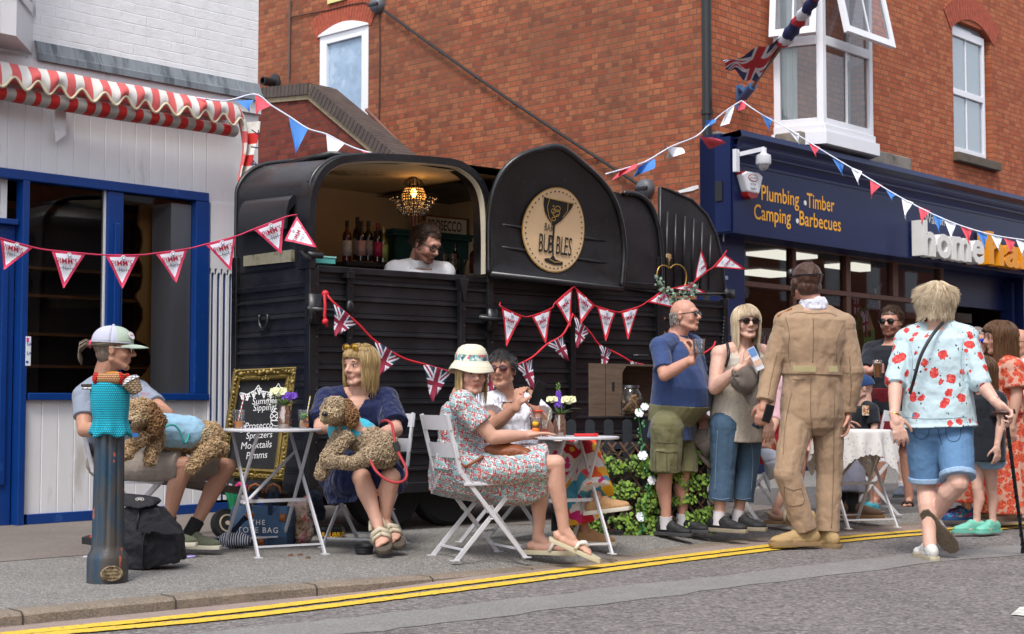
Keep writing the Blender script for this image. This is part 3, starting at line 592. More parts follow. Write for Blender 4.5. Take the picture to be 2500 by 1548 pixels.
for a,b in zip(qq,qq[1:]):
 dx,dz=b[0]-a[0],b[1]-a[1];L_=math.hypot(dx,dz);nb=max(1,int(L_/.085));nx,nz=(dz/L_,-dx/L_);
 if nz<0:nx,nz=-nx,-nz
 for i in range(nb):
  u0,u1=(i+.06)/nb,(i+.94)/nb;p0=(a[0]+dx*u0,a[1]+dz*u0);p1=(a[0]+dx*u1,a[1]+dz*u1)
  m.prism([p0,p1,(p1[0]+nx*.16,p1[1]+nz*.16),(p0[0]+nx*.16,p0[1]+nz*.16)],PY-.4,PY+.06)
 mo.prism([(a[0]-nx*.07,a[1]-nz*.07),(b[0]-nx*.07,b[1]-nz*.07),(b[0]+nx*.15,b[1]+nz*.15),(a[0]+nx*.15,a[1]+nz*.15)],PY-.35,PY+.03)
build(m,'coping',m_cope,t);build(mo,'mortar_bed',m_mort,t)
t=thing('handrail','brown metal handrail sloping down the brick side wall by the stairs','handrail',S.o,S.a);m=MB();a,b=sp(895,268,.12),sp(1015,390,.12);m.tube([a,b],.03,10)
for u in(.18,.85):c=a.lerp(b,u);m.tube([c,c-V((0,.0,.08)),c-V((0,.12,.1))],.012,6)
build(m,'rail',M('brown_rusty_rail','#6d4434',.6,.3,20),t,autos=True)
t=thing('alarm_box','white bell box with red base on the corner of the navy fascia','alarm',B.M@bp(1820,455,syf-.02),B.a)
c=bp(1820,455,syf-.02);loc=lambda x,y:(bp(x,y,syf-.02).x-c.x,bp(x,y,syf-.02).z-c.z)
m=MB();m.prism([loc(1796,426),loc(1806,420),loc(1834,424),loc(1845,433),loc(1836,476),(loc(1808,470))],-.11,0);build(m,'cover',m_upvc,t,bevel=.02)
m=MB();m.prism([loc(1808,469),loc(1836,475),loc(1831,485),loc(1818,488),loc(1810,480)],-.1,0);m.prism([loc(1796,427),loc(1797,421),loc(1806,418),loc(1806,421)],-.09,0);build(m,'strobe',M('red_plastic','#8e1c1c',.3),t,bevel=.008)
m=MB();cxx=[(.0+.105*math.cos(2*math.pi*k/24),.09+.042*math.sin(2*math.pi*k/24))for k in range(24)];cx2=[(.0+.092*math.cos(2*math.pi*k/24),.09+.032*math.sin(2*math.pi*k/24))for k in range(24)]
m.prism(cxx,-.114,-.11);m.mi=1;m.prism(cx2,-.117,-.113);m.mi=2
m.text('HALLGATE',.032,TR((-.078,-.12,.078),(1,0,0),(0,0,1)),mi=2);m.text('01754',.045,TR((-.06,-.115,-.0),(1,0,0),(0,0,1)),mi=2);m.text('762857',.045,TR((-.07,-.115,-.055),(1,0,0),(0,0,1)),mi=2)
build(m,'badge',[M('red_print','#a82a2a'),m_upvc,M('grey_print','#3d4048')],t)
t=thing('security_camera','white dome camera on a bracket above the bell box on navy shopfront','camera',B.M@bp(1790,385,syf-.05),B.a);c=bp(1790,385,syf-.05);loc3=lambda x,y,o=0.:V((bp(x,y,syf-.05).x-c.x,-o,bp(x,y,syf-.05).z-c.z))
m=MB();m.box(-.01,.06,-.05,0,-.17,.1);m.bar(loc3(1795,378,.05),loc3(1830,368,.2),.05,.05);m.cyl(loc3(1829,366,.2),loc3(1829,380,.2),.04);build(m,'bracket',m_upvc,t,autos=True)
m=MB();a=loc3(1829,378,.2);m.lathe([(.03,.0),(.09,-.03),(.095,-.12),(.085,-.14)],a,20);build(m,'camera_housing',m_upvc,t,autos=True);m=MB();m.ell(a+V((0,0,-.145)),(.07,.07,.07));build(m,'dome',M('smoky_dome','#9a9a9c',.15),t,smooth=True)
t=thing('iron_hook','dark iron hook on the navy side panel left of the bell box','hook',B.o,B.a);m=MB();m.tube([bp(x,y,-.27)for x,y in((1778,386),(1770,374),(1760,372),(1755,382),(1757,405),(1764,425),(1762,438))],.014,6);build(m,'hook',m_blk,t,smooth=True)
t=thing('junction_box','small black and grey box on the navy pilaster below the hook','junction box',B.M@bp(1757,470,-.23),B.a);m=MB();m.box(-.1,.06,-.1,0,-.12,.12);m.mi=1;m.box(.06,.1,-.1,0,-.1,.12);m.tube([V((-.02,-.05,-.12)),V((0,-.05,-.18)),V((.03,-.05,-.2)),V((0,-.05,-.6))],.01,5);build(m,'box',[m_blk,M('grey_plastic','#8b8d90',.5)],t,bevel=.006)
m=MB();c=bp(1774,702,-.205);m.text('5',.5,TR((c.x-.13,-.204,c.z-.2),(1,0,0),(0,0,1)),sx=.8);build(m,'house_number',M('pale_blue_number','#7d8fae',.5),RB)
t=thing('paint_patch','scrap of white plaster on the brick wall corner above the trailer door','plaster',S.o,S.a);m=MB()
pts=[sp(x,y,.012)for x,y in((1655,466),(1690,455),(1704,452),(1705,460),(1690,466),(1660,471))];m.add(pts+[p-V((0,.01,0))for p in pts],[tuple(range(6)),tuple(range(11,5,-1))]);build(m,'plaster',m_white,t)
t=thing('flag','furled red white and blue flag on an angled wooden pole at the oriel window','flag',B.M@bp(1805,250,0),B.a);org=B.M@bp(1805,250,0)
fb=lambda x,y,o:V(B.M@bp(x,y,-o))
m=MB();m.bar(fb(1805,208,.02),fb(1805,268,.02),.09,.03);m.bar(fb(1810,235,.1),fb(1826,214,.1),.05,.05);m.cyl(fb(1808,248,.2),fb(1838,210,.75),.05,n=12);m.bar(fb(1805,215,.02),fb(1826,232,.45),.04,.03);build(m,'bracket',M('teal_blue_metal','#1d4f7c',.45,.1),t,world=True,autos=True)
pa,pb=fb(1830,222,.6),fb(2008,-30,3.1)
m=MB();m.cyl(pa,pb,.022,n=10);build(m,'pole',M('varnished_pole','#7d5228',.4),t,world=True,autos=True)
m_fr,m_fw,m_fb=M('flag_red','#b82028',.8,.08),M('flag_white','#d6d6df',.8,.05),M('flag_blue','#1c2456',.8,.1)
def flagcol(u,v):
 x,y=(u-.5)*2,(v-.5);ax_,ay=abs(x),abs(y)
 if ay<.1 or ax_<.1:return 0
 if ay<.167 or ax_<.167:return 1
 dd=abs(ay-ax_*.5)/1.118
 if dd<.035:return 0
 return 1 if dd<.1 else 2
m=MB();pole=lambda t_:pa.lerp(pb,t_)
edge=[(1771,163),(1795,140),(1855,90),(1905,60)]
def cloth(u,v):
 top=pole(.36+u*.55);pd=fb(1772+(1-u)*0+u*70,158-u*0,1.0)
 dep=V((math.sin(u*16)*.04,math.cos(u*14+v*5)*.09*v,0));a=top
 tipx=fb(1772+u*150,166-u*92,1.15)if v>0 else a
 low=fb(1770+(u**.8)*125,164-(u**1.5)*66+18*math.sin(u*math.pi),1.2)
 return a.lerp(low,v)+dep
hang=[(1772,160),(1868,172),(1905,118),(1940,78)]
def cloth(u,v):
 P0=pole(.62-.44*v);q0,q1=fb(1856,92,1.5),fb(1770,163,1.0)
 A0,B0,C0,C1=pole(.63),pole(.2),fb(1766,150,1.0),fb(1776,168,.95);uu=1-u;tp_=A0.lerp(C0,u)+V((0,0,-.03*math.sin(u*3.1)));bt_=B0.lerp(C1,u)+V((0,0,-.12*math.sin(math.pi*min(1,u*1.3))));return tp_.lerp(bt_,v)+V((0,.05*math.sin(u*9+v*7),.02*math.sin(u*15+v*3)))
 out=q0.lerp(q1,v);sag=V((0,0,-.1*math.sin(math.pi*min(1,u*1.1))*v));return P0.lerp(out,u*(.3+.7*v))+sag+V((.02*math.sin(u*20),.09*math.sin(u*13+v*4)*v,.03*math.sin(u*17)))
m.grid(cloth,60,60,lambda u,v:flagcol((u*.72+.2)%1.,(v*.85+u*.1+.05)%1.));
def wrap(u,v):a=v*2*math.pi;c_=pole(.52+u*.5);r_=.05+.03*(1-u)+.01*math.sin(u*40+a*2);return c_+V((math.cos(a)*r_,math.sin(a)*r_*.6,math.sin(a)*r_*.8))
m.grid(wrap,40,12,lambda u,v:(0,1,2,2)[int((u*9+v*1.0))%4])
build(m,'cloth',[m_fr,m_fw,m_fb],t,world=True,smooth=True)
# ================================================================ building across the street (seen only in reflections and from the side)
OP=thing('opposite_building','plain brick terrace across the street, outside the right edge of the photo','building',(15.4,5.9,0),math.radians(47.2))
m=MB();m.box(-22,50,-6,0,0,8.5);build(m,'wall',m_brickF,OP)
m=MB()
for i in range(-7,16):m.box(i*3-.5,i*3+.5,.0,.02,1.2,2.6);m.box(i*3-.5,i*3+.5,.0,.02,4.4,6.0)
o=build(m,'window',m_upvc,OP);tag(o,kind='stuff')
# ================================================================ the horse-box bar
RT=frame_thing('bar_trailer','black converted horse trailer bar with open arched hatch and round logo flap','trailer',T)
def trailer_paint(name,col,rough=.34):
 n=N(name);o=n.obj();a=n.noise(o,2.2,5,.7);b=n.noise(o,30,5,.75)
 c=n.mix(n.ramp(a,[(.4,0.),(.75,.8)]),hx(col),hx('#26262a'));c=n.mix(n.ramp(b,[(.6,0.),(.7,.6)]),c,hx('#4c4640'))
 n.base(c,n.ramp(a,[(.3,rough-.05),(.8,rough+.2)]),0,.6);n.bump(n.math('ADD',n.noise(o,70,4),n.math('MULTIPLY',n.noise(o,5,3),1.2)),.25,.004);return n.m
m_tb=trailer_paint('black_trailer_paint','#121317');m_tr=trailer_paint('worn_black_roof','#1f2024',.3)
m_trim=trailer_paint('black_trim_paint','#0c0d10',.3)
m_cream=M('aged_cream_lining','#d6c6a6',.75,.14,1.6,.3,12,dirt='#6d5c44',dsc=1.2,dthr=.56)
ta=lambda x,y,b=0.:T.px(x*K,y*K,b)
arch_out=[ta(*p)for p in((729,640),(729,560),(730,500),(737,452),(756,410),(786,384),(830,372),(920,369),(1060,379),(1108,396),(1143,430),(1160,480),(1165,560),(1165,655))]
ao=catmull([V((u,0,z))for u,z in arch_out],4)
sillz=ta(740,632)[1];skz=ta(760,1160)[1];UE=ta(1572,620)[0];UD=ta(1163,655)[0];W=1.0;DEP=1.5
print('trailer sill',sillz,'skirt',skz,'end',UE,'door',UD,'top',max(z for u,z in arch_out))
ztop=max(z for u,z in arch_out)-.02
nose=[(p.x,p.z)for p in ao if p.x<.62];nose[0]=(0,sillz)
nose=[(max(u,0.),z)for u,z in nose]
m=MB();rs=[]
for y in(0.0,W*.5,W):rs.append([V((u,y,z-.012+.08*y/W*max(0,(z-1.9)/(ztop-1.9))))for u,z in nose]+[V((.62,y,ztop)),V((UE*.8,y,ztop))])
rs.append([V((u+.4,DEP,z-.012))for u,z in nose]+[V((1.0,DEP,ztop)),V((UE*.8,DEP,ztop))])
m.loft(rs,cap=False,closed=False);build(m,'nose_skin',m_tr,RT,autos=True)
def ribbed(m,f,z0,z1,L_,pitch=.118,rib=.02,flip=1):
 z=z0;prof=[(z0,0)]
 k=0
 while z+pitch<z1:
  zz=z+pitch;prof+=[(zz-.040,0),(zz-.034,rib),(zz-.022,rib),(zz-.016,.003),(zz-.008,.003),(zz-.004,-.004),(zz,-.004),(zz+.004,0)];z=zz
 prof.append((z1,0));m.loft([[f(0,z,o)for z,o in prof],[f(L_,z,o)for z,o in prof]],cap=False,closed=False)
m=MB();ribbed(m,lambda t,z,o:V((t,-o,z)),skz,sillz,UD);build(m,'lower_door',m_tb,RT)
m=MB();ribbed(m,lambda t,z,o:V((UD+t,.015-o,z)),skz,sillz+.02,UE-UD);build(m,'side_panel',m_tb,RT)
noz=T.py(650,705,0)[1]
m=MB();ribbed(m,lambda t,z,o:V((-o,t,z)),skz,noz,W);ribbed(m,lambda t,z,o:V((t*.4-o,W+t*.5,z)),skz,noz,1.);m.add([(0,0,noz),(0,W,noz),(0,W,sillz+.01),(0,0,sillz+.01)],[(0,1,2,3)]);build(m,'nose_panel',m_tb,RT)
def batten(m,xpx,z0,z1,w=.05,t=.03,y=-.02):u=T.px(xpx,800)[0];m.box(u-w/2,u+w/2,y-t,y,z0,z1)
m=MB();batten(m,847,skz,sillz-.03,.045,.03,-.015);m.box(T.px(838,0)[0],T.px(856,0)[0],-.075,-.0,sillz-.08,sillz-.03);build(m,'door_batten',m_trim,RT,bevel=.004);m=MB()
batten(m,1119,skz,sillz-.03,.05,.04,-.015);m.prism([(T.px(1108,0)[0],sillz-.03),(T.px(1131,0)[0],sillz-.03),(T.px(1120,0)[0],sillz-.2)],-.08,-.01)
o=build(m,'door_batten',m_trim,RT,bevel=.004)
m=MB();m.box(-.03,.045,-.035,.03,skz-.02,sillz-.02);m.box(UD-.025,UD+.03,-.035,.02,skz-.02,sillz);m.box(UE-.05,UE+.02,-.035,.03,skz-.02,ta(1572,620)[1]+.02);m.box(-.03,.03,W-.04,W+.03,skz-.02,noz+.25)
u_=T.px(1393,0)[0];m.box(u_-.025,u_+.02,-.03,.02,skz,sillz);u_=T.px(1608,0)[0]
m.box(.03,UD,-.03,.035,sillz-.045,sillz);m.box(UD,UE,-.02,.02,sillz-.01,sillz+.04)
m.box(-.02,UE,-.03,.05,skz-.07,skz-.0);m.box(-.025,.05,0,W,skz-.07,skz);m.box(-.025,.02,0,W,noz-.02,noz+.02)
build(m,'frame',m_trim,RT,bevel=.005)
m=MB()
for i in range(14):
 z=skz+.06+i*.118
 for u in(.02,UD+.0,T.px(1119,0)[0]+.018,T.px(847,0)[0]+.016):m.ell((u,-.045-(.012 if u>.3 and u<UD-.1 else 0),z),.007,n=6,m=4)
for p in nose[::2]:m.ell((p[0]-.004,.05,p[1]),.008,n=6,m=4)
tag(build(m,'rivet',m_trim,RT,smooth=True),kind='stuff')
def rim(m,pts,w,y0,y1):
 rs=[]
 for i,p in enumerate(pts):
  t=pts[min(i+1,len(pts)-1)]-pts[max(i-1,0)];n_=V((-t.z,0,t.x)).normalized()
  if i==0 or i==len(pts)-1:pass
  a,b=p,p-n_*w if True else p;rs.append([V((a.x,y0,a.z)),V((b.x,y0,b.z)),V((b.x,y1,b.z)),V((a.x,y1,a.z))])
 m.loft(rs)
m=MB();rim(m,ao,.048,-.05,.12);build(m,'hatch_rim',m_trim,RT,autos=True)
inn=[]
for i,p in enumerate(ao):
 t=ao[min(i+1,len(ao)-1)]-ao[max(i-1,0)];n_=V((-t.z,0,t.x)).normalized();inn.append(p-n_*.046)
m=MB();rim(m,inn,.011,-.03,.02);build(m,'rim_lining',M('cream_edge_trim','#c9c0ac',.6),RT,autos=True)
m=MB();
for o_ in(0.0,W):m.tube([V((u,o_+.02,z+.08*o_/W*max(0,(z-1.9)/(ztop-1.9))))for u,z in nose],.018,6)
m.box(.35,.62,W*.3,W*.9,ztop,ztop+.035);build(m,'roof_edge',m_trim,RT,smooth=True)
m=MB();z_s=sillz+.02;zt2=ztop-.07;rs=[]
for i in range(13):
 a=math.pi/2*i/12;rs.append((.42-.40*math.cos(math.pi/2-a+0)*1. if False else.02+.42*(1-math.cos(a)),zt2-.45+.45*math.sin(a)))
prof=[(.02,z_s)]+rs+[(DEP,zt2)]
m.loft([[V((u,y,z))for y,z in prof]for u in(UD-.02,UE-.32)],cap=False,closed=False)
ec=[ta(*p)for p in((1480,462),(1505,463),(1530,474),(1550,500),(1564,545),(1571,600),(1573,655),(1573,700))]
ecv=catmull([V((u,0,z))for u,z in ec],4)
ring0=[V((p.x,-.012,p.z))for p in ecv];m.add(ring0+[V((ecv[0].x-.3,-.012,sillz)),V((ecv[0].x-.3,-.012,ecv[0].z))],[tuple(range(len(ring0)+2))])
m.loft([ring0,[V((p.x,.5,p.z))for p in ecv]],cap=False,closed=False)
build(m,'roof',m_tr,RT,autos=True)
m=MB();m.tube([V((p.x,-.03,p.z))for p in ecv],.022,8);build(m,'rear_arch_trim',m_trim,RT,smooth=True)
m=MB();m.box(UE*.0+.35,UE,DEP-.01,DEP+.02,skz,ztop-.05);m.box(UE-.02,UE,.05,DEP,skz,z_s);m.box(.05,UE,.05,DEP,skz-.03,skz+.02);build(m,'floor_and_walls',m_tb,RT)
iy=DEP-.06
m=MB();pr=[(p[0]+.04,p[1]-.035)for p in nose if p[1]>sillz]+[(.66,ztop-.04),(UE-.4,ztop-.06)]
m.loft([[V((u,y,z))for u,z in pr]for y in(.04,W*.6,W-.03)]+[[V((max(u+.05,.48),iy,z))for u,z in pr]],cap=False,closed=False)
m.add([(.48,iy,sillz-1.2),(UE,iy,sillz-1.2),(UE,iy,ztop),(.48,iy,ztop)],[(0,1,2,3)]);m.add([(.04,.04,sillz-1.2),(.04,W-.03,sillz-1.2),(.04,W-.03,sillz+.1),(.04,.04,sillz+.1)],[(0,1,2,3)]);m.add([(.04,W-.03,sillz-1.2),(.48,iy,sillz-1.2),(.48,iy,ztop),(.2,W-.03,ztop),(.04,W-.03,sillz+.2)],[(0,1,2,3,4)])
m.add([(UD+.75,.04,0.4),(UD+.75,iy,.4),(UD+.75,iy,ztop),(UD+.75,.04,ztop)],[(0,1,2,3)]);m.box(.05,UD+.7,.04,iy,skz+.03,skz+.05)
build(m,'interior_lining',m_cream,RT,autos=True)
m=MB();
for a_ in((.33,ztop-.055),):m.tube([V((.15,.35,1.95)),V((.14,.5,2.1)),V((.16,.8,2.35)),V((.28,1.0,2.48)),V((.8,1.2,ztop-.05))],.012,6)
m.tube([V((.1,.34,1.96)),V((.11,.34,1.99)),V((.09,.34,2.02)),V((.07,.34,1.98)),V((.09,.34,1.94)),V((.1,.34,1.96)),V((.1,.34,1.7))],.01,6);build(m,'cream_cable',m_cream,RT,smooth=True)
g=lambda x,y:T.py(560+x/2.8,360+y/2.8,0)
m=MB();q=[g(120,745),g(450,700),g(450,782),g(120,815)];m.add([(-.03,y,z)for y,z in q]+[(-.004,y,z)for y,z in q],[(0,1,2,3)]+[(i,4+i,4+(i+1)%4,(i+1)%4)for i in range(4)]);build(m,'front_window',M('hazy_window','#85806f',.15,.15,3,dirt='#55503f',dsc=5),RT)
m=MB();h0,h1=g(118,590),g(450,560);hr=[]
for(y,zlo)in((h1[0],h1[1]),(h0[0],h0[1])):hr.append([V((-.0,y,zlo+.24)),V((-.02,y,zlo+.235)),V((-.05,y,zlo+.2)),V((-.07,y,zlo+.13)),V((-.08,y,zlo)),V((-.065,y,zlo)),V((-.05,y,zlo+.12)),V((-.0,y,zlo+.18))])
m.loft(hr);build(m,'window_hood',m_tr,RT,autos=True)
m=MB();c=g(258,1175);m.tube([V((-.03,c[0]+.06*math.cos(a),c[1]-.07*math.sin(a)))for a in[math.pi*(-.15+1.3*i/14)for i in range(15)]],.012,6);build(m,'tie_ring',m_trim,RT,smooth=True)
m=MB();m.tube([V((-.02,.04,1.9)),V((-.08,.0,1.93)),V((-.1,-.06,1.9)),V((-.07,-.1,1.86))],.016,6);m.box(-.06,.06,-.06,-.03,1.88,1.92)
build(m,'hook',m_trim,RT,smooth=True);m=MB()
m.tube([V((-.06,-.05,sillz-.3)),V((.12,-.08,sillz-.31)),V((.2,-.07,sillz-.31))],.018,8);m.ell((.25,-.1,sillz-.28),(.03,.02,.05));m.box(-.05,.04,-.07,-.03,sillz-.4,sillz-.2);build(m,'latch',m_trim,RT,smooth=True);m=MB()
m.tube([V((UD-.14,-.09,sillz-.31)),V((UD+.08,-.09,sillz-.32)),V((UD+.2,-.08,sillz-.33))],.016,8);m.ell((UD-.1,-.08,sillz-.31),(.05,.02,.03));m.box(UD-.05,UD+.03,-.08,-.03,sillz-.4,sillz-.24);build(m,'latch',m_trim,RT,smooth=True);m=MB()
m.tube([V((T.px(1530,0)[0],-.05,1.28)),V((T.px(1560,0)[0],-.08,1.28))],.014,6)
build(m,'latch',m_trim,RT,smooth=True)
fy=lambda z:-.13-.32*max(0.,(z-2.15))**1.6
def fpt(x,y):
 b=-.13
 for _ in range(12):u,z=T.px(x,y,b);b=fy(z)
 return V((u,b,z))
fo=[(1166,653),(1166,590),(1167,520),(1178,455),(1203,405),(1243,372),(1290,356),(1336,351),(1390,390),(1440,438),(1468,485),(1484,545),(1489,600),(1486,650),(1482,691)]
fl=catmull([fpt(x*K,y*K)for x,y in fo],4);n=len(fl)
cen=fpt(1330*K,560*K)
m=MB();m.tube(fl+[fl[0]],.024,8);build(m,'flap_rim',m_trim,RT,smooth=True)
m=MB();NR=14;rs=[]
for k in range(NR+1):
 s_=1-k/NR;ring=[]
 for p in fl:q=cen+(p-cen)*s_*.985;ring.append(V((q.x,fy(q.z)+.03*(1-s_**6)+.006,q.z)))
 rs.append(ring)
m.loft(rs,cap=False);m.loft([[V((q.x,q.y+.012,q.z))for q in r]for r in rs[:1]]+[[V((q.x,q.y+.03,q.z))for q in rs[0]]],cap=False)
fp=build(m,'logo_flap',trailer_paint('rough_black_flap','#0f0f11',.42),RT,smooth=True)
m=MB()
for a,b in(((1227,546),(1486,588)),((1225,601),(1497,643))):
 a,b=fpt(*a),fpt(*b);m.tube([a.lerp(b,i/6)+V((0,.036,0))for i in range(7)],[.008]+[.014]*5+[.008],8)
build(m,'flap_rib',m_tb,RT,smooth=True)
lc=fpt(1356,562);du=(fpt(1432,572)-fpt(1280,552));ru=abs(du.x)/2;rz_=(fpt(1356,457).z-fpt(1356,667).z)/2;LY=fy(2)+.026
lp=lambda x,z,o=0.:V((lc.x+x*ru,min(fy(lc.z+z*rz_),-.13)+.026-.006-o,lc.z+z*rz_))
m=MB()
def disc(r,mi,o,n=48,cx=0,cz=0,ry=None):
 ry=ry or r;m.add([lp(cx,cz,o)]+[lp(cx+r*math.cos(2*math.pi*k/n),cz+ry*math.sin(2*math.pi*k/n),o)for k in range(n)],[(0,1+k,1+(k+1)%n)for k in range(n)],mi)
def bdisc(r,mi,o):
 for a in range(8):
  pass
 n_=48;rr=[0,.3,.55,.75,.88,1];vs=[lp(0,0,o)];fs=[]
 for q in rr[1:]:vs+=[lp(r*q*math.cos(2*math.pi*k/n_),r*q*math.sin(2*math.pi*k/n_),o)for k in range(n_)]
 fs=[(0,1+k,1+(k+1)%n_)for k in range(n_)]
 for j in range(len(rr)-2):fs+=[(1+j*n_+k,1+(j+1)*n_+k,1+(j+1)*n_+(k+1)%n_,1+j*n_+(k+1)%n_)for k in range(n_)]
 m.add(vs,fs,mi)
bdisc(1,0,0);bdisc(.975,1,.003)
for k in range(44):a=2*math.pi*k/44;disc(.024,2,.007,8,.90*math.cos(a),.90*math.sin(a),.018)
def lpoly(pts,mi,o=.008):m.add([lp(x,z,o)for x,z in pts],[tuple(range(len(pts)))],mi)
tlt=-.07
rt=lambda x,z:(x+.02,z+tlt*x)
bowl=[(-.42,.71),(-.40,.55),(-.33,.38),(-.2,.24),(-.05,.13),(.0,.1),(.05,.13),(.22,.25),(.38,.42),(.5,.58),(.56,.71)]
lpoly([rt(x-.05,z)for x,z in bowl],2);lpoly([rt(x-.03,z)for x,z in((-.04,.14),(.02,.14),(.02,.0),(.0,-.3),(.0,-.6),(.06,-.68),(.3,-.72),(.28,-.79),(.0,-.82),(-.28,-.77),(-.3,-.71),(-.1,-.67),(-.04,-.6),(-.05,-.2))],2)
def lline(pts,w,mi,o=.011):
 for(x0,z0),(x1,z1)in zip(pts,pts[1:]):
  L_=math.hypot(x1-x0,(z1-z0))or 1;nx,nz=-(z1-z0)/L_*w,(x1-x0)/L_*w;m.add([lp(x0-nx,z0-nz,o),lp(x1-nx,z1-nz,o),lp(x1+nx,z1+nz,o),lp(x0+nx,z0+nz,o)],[(0,1,2,3)],mi)
def circ(cx,cz,r,k=14):return[(cx+r*math.cos(2*math.pi*i/k),cz+r*.72*math.sin(2*math.pi*i/k))for i in range(k+1)]
for c_ in((.02,.50,.09),(.0,.40,.11),(-.1,.44,.07),(-.06,.26,.06),(.05,.35,.03),(-.12,.56,.02)):lline(circ(*c_),.009,0)
lline([rt(x-.05,z)for x,z in((-.24,.70),(-.28,.5),(-.2,.3),(-.08,.17))],.009,0);lline([rt(x-.05,z)for x,z in((.36,.7),(.38,.5),(.25,.33))],.009,0);lline([rt(x,z)for x,z in((-.18,-.7),(0,-.755),(.2,-.72))],.009,0);lline([(-.4,.73),(.5,.66)],.008,0)
def ltext(t,x,z,s,sx,rot=-.1):
 a=lp(x,z,.013);m.text(t,s,TR(a,(1,0,rot),(0,0,1)),sx=sx,mi=2)
ltext('BAR',-.34,-.02,.085,.62)
for ch_,x_ in zip('BUBBLES',(-.53,-.38,-.215,.02,.17,.285,.42)):ltext(ch_,x_,-.53-.045*(x_+.5),.205,.44)
build(m,'logo',[M('gold_line','#a8843f',.5),M('logo_cream','#c9ab85',.65,.05),M('logo_black','#16130f',.6)],RT)
lo_=[(1575,702),(1575,446),(1600,455),(1650,477),(1685,512),(1708,560),(1722,620),(1728,690),(1728,702)]
lf=[V((T.px(x*K,y*K,-.03)[0],-.03,T.px(x*K,y*K,-.03)[1]))for x,y in lo_]
m=MB();nn=len(lf);m.add([p for p in lf]+[p+V((0,.03,0))for p in lf],[tuple(range(nn)),tuple(range(2*nn-1,nn-1,-1))]+[(k,nn+k,nn+(k+1)%nn,(k+1)%nn)for k in range(nn)])
rl=build(m,'rear_door_leaf',m_tb,RT);m=MB();m.tube(lf+[lf[0]],.014,6);build(m,'leaf_edge',m_trim,RT,smooth=True)
m=MB()
for i,x in enumerate((1594,1614,1636,1657,1677,1697)):
 y0,y1=505+[0,5,10,16,25,55][i],690;a,b=T.px(x*K,y0*K,-.045),T.px((x-5)*K,y1*K,-.045);m.tube([V((a[0],-.035,a[1])),V((b[0],-.035,b[1]))],.009,6)
m.box(T.px(1715*K,0)[0],T.px(1734*K,0)[0],-.06,0,ta(1720,712)[1],ta(1720,690)[1]);build(m,'leaf_rib',m_trim,RT,smooth=True)
UR=ta(1724,900)[0]
m=MB();ribbed(m,lambda t,z,o:V((UE+.03+t,-.02-o,z)),skz+.1,ta(1575,704)[1]-.02,UR-UE-.03);build(m,'lower_rear_door',m_tb,RT)
m=MB();m.box(UR-.03,UR+.02,-.05,.0,skz+.1,ta(1575,704)[1]);
for y in(772,800,830):u,z=ta(1728,y);m.tube([V((u,-.05,z)),V((u+.03,-.07,z)),V((u+.03,-.07,z-.05)),V((u,-.05,z-.05))],.008,5)
build(m,'rear_door_edge',m_trim,RT,bevel=.003)
m=MB();cx_=ta(1712,760)
for i in range(18):a=V((cx_[0]-i*.003,-.07,cx_[1]-i*.03));m.ell(a,(.008,.008,.018),n=6,m=4)
build(m,'chain',m_trim,RT,smooth=True)
m_tyre=M('tyre_rubber','#1a1a1b',.85,.15,30,.3,80);m_rust=M('dark_rusty_steel','#2d211b',.7,.4,12,.4,50)
for x in(935,1085):
 u=T.px(x,1200,.2)[0];m=MB();m.lathe([(.16,-.08),(.27,-.085),(.3,-.06),(.305,0),(.3,.06),(.27,.085),(.16,.08)],V((0,0,0)),28,T=Matrix.Translation((u,.2,.305))@Matrix.Rotation(math.pi/2,4,'X'))
 wh=build(m,'wheel',m_tyre,RT,autos=True);m=MB();m.lathe([(.0,.02),(.05,.05),(.08,.03),(.15,.03),(.165,.07),(.165,-.07),(0,-.07)],V((0,0,0)),20,T=Matrix.Translation((u,.2,.305))@Matrix.Rotation(math.pi/2,4,'X'));build(m,'rim',m_rust,wh,autos=True)
m=MB();m.box(-.1,UE,.35,.42,skz-.16,skz-.08);m.box(.6,1.9,.3,.36,.22,.3);a=V((.05,.2,skz-.1));m.bar(a,(-.95,.35,.42),.06,.05);m.bar((.05,.9,skz-.1),(-.95,.45,.42),.06,.05);m.bar((-.9,.0,.40),(-.9,.8,.40),.05,.05)
m.box(T.px(1385*K,1020*K)[0],T.px(1570*K,1020*K)[0],-.16,.0,skz+.28,skz+.31)
m.cyl((-.12,.2,.12),(-.12,.2,.6),.025);m.cyl((-.12,.06,.3),(-.12,.4,.3),.014);build(m,'chassis',m_rust,RT,autos=True)
m=MB();jp=T.I@d(537,1250,9.95);m.lathe([(.05,-.03),(.095,-.03),(.1,0),(.095,.03),(.05,.03)],V((0,0,0)),22,T=Matrix.Translation((jp.x,jp.y,.1))@Matrix.Rotation(math.pi/2-.2,4,'X'));jw=build(m,'jockey_wheel',m_tyre,RT,autos=True)
m=MB();m.lathe([(0,-.02),(.06,-.02),(.06,.035),(.05,.035),(.045,.02),(.015,.02),(.015,.04),(0,.04)],V((0,0,0)),18,T=Matrix.Translation((jp.x,jp.y,.1))@Matrix.Rotation(math.pi/2-.2,4,'X'));build(m,'rim',M('rusty_white_rim','#b9ac98',.6,.2,20,dirt='#5d3a22',dsc=18,dthr=.55),jw,autos=True)
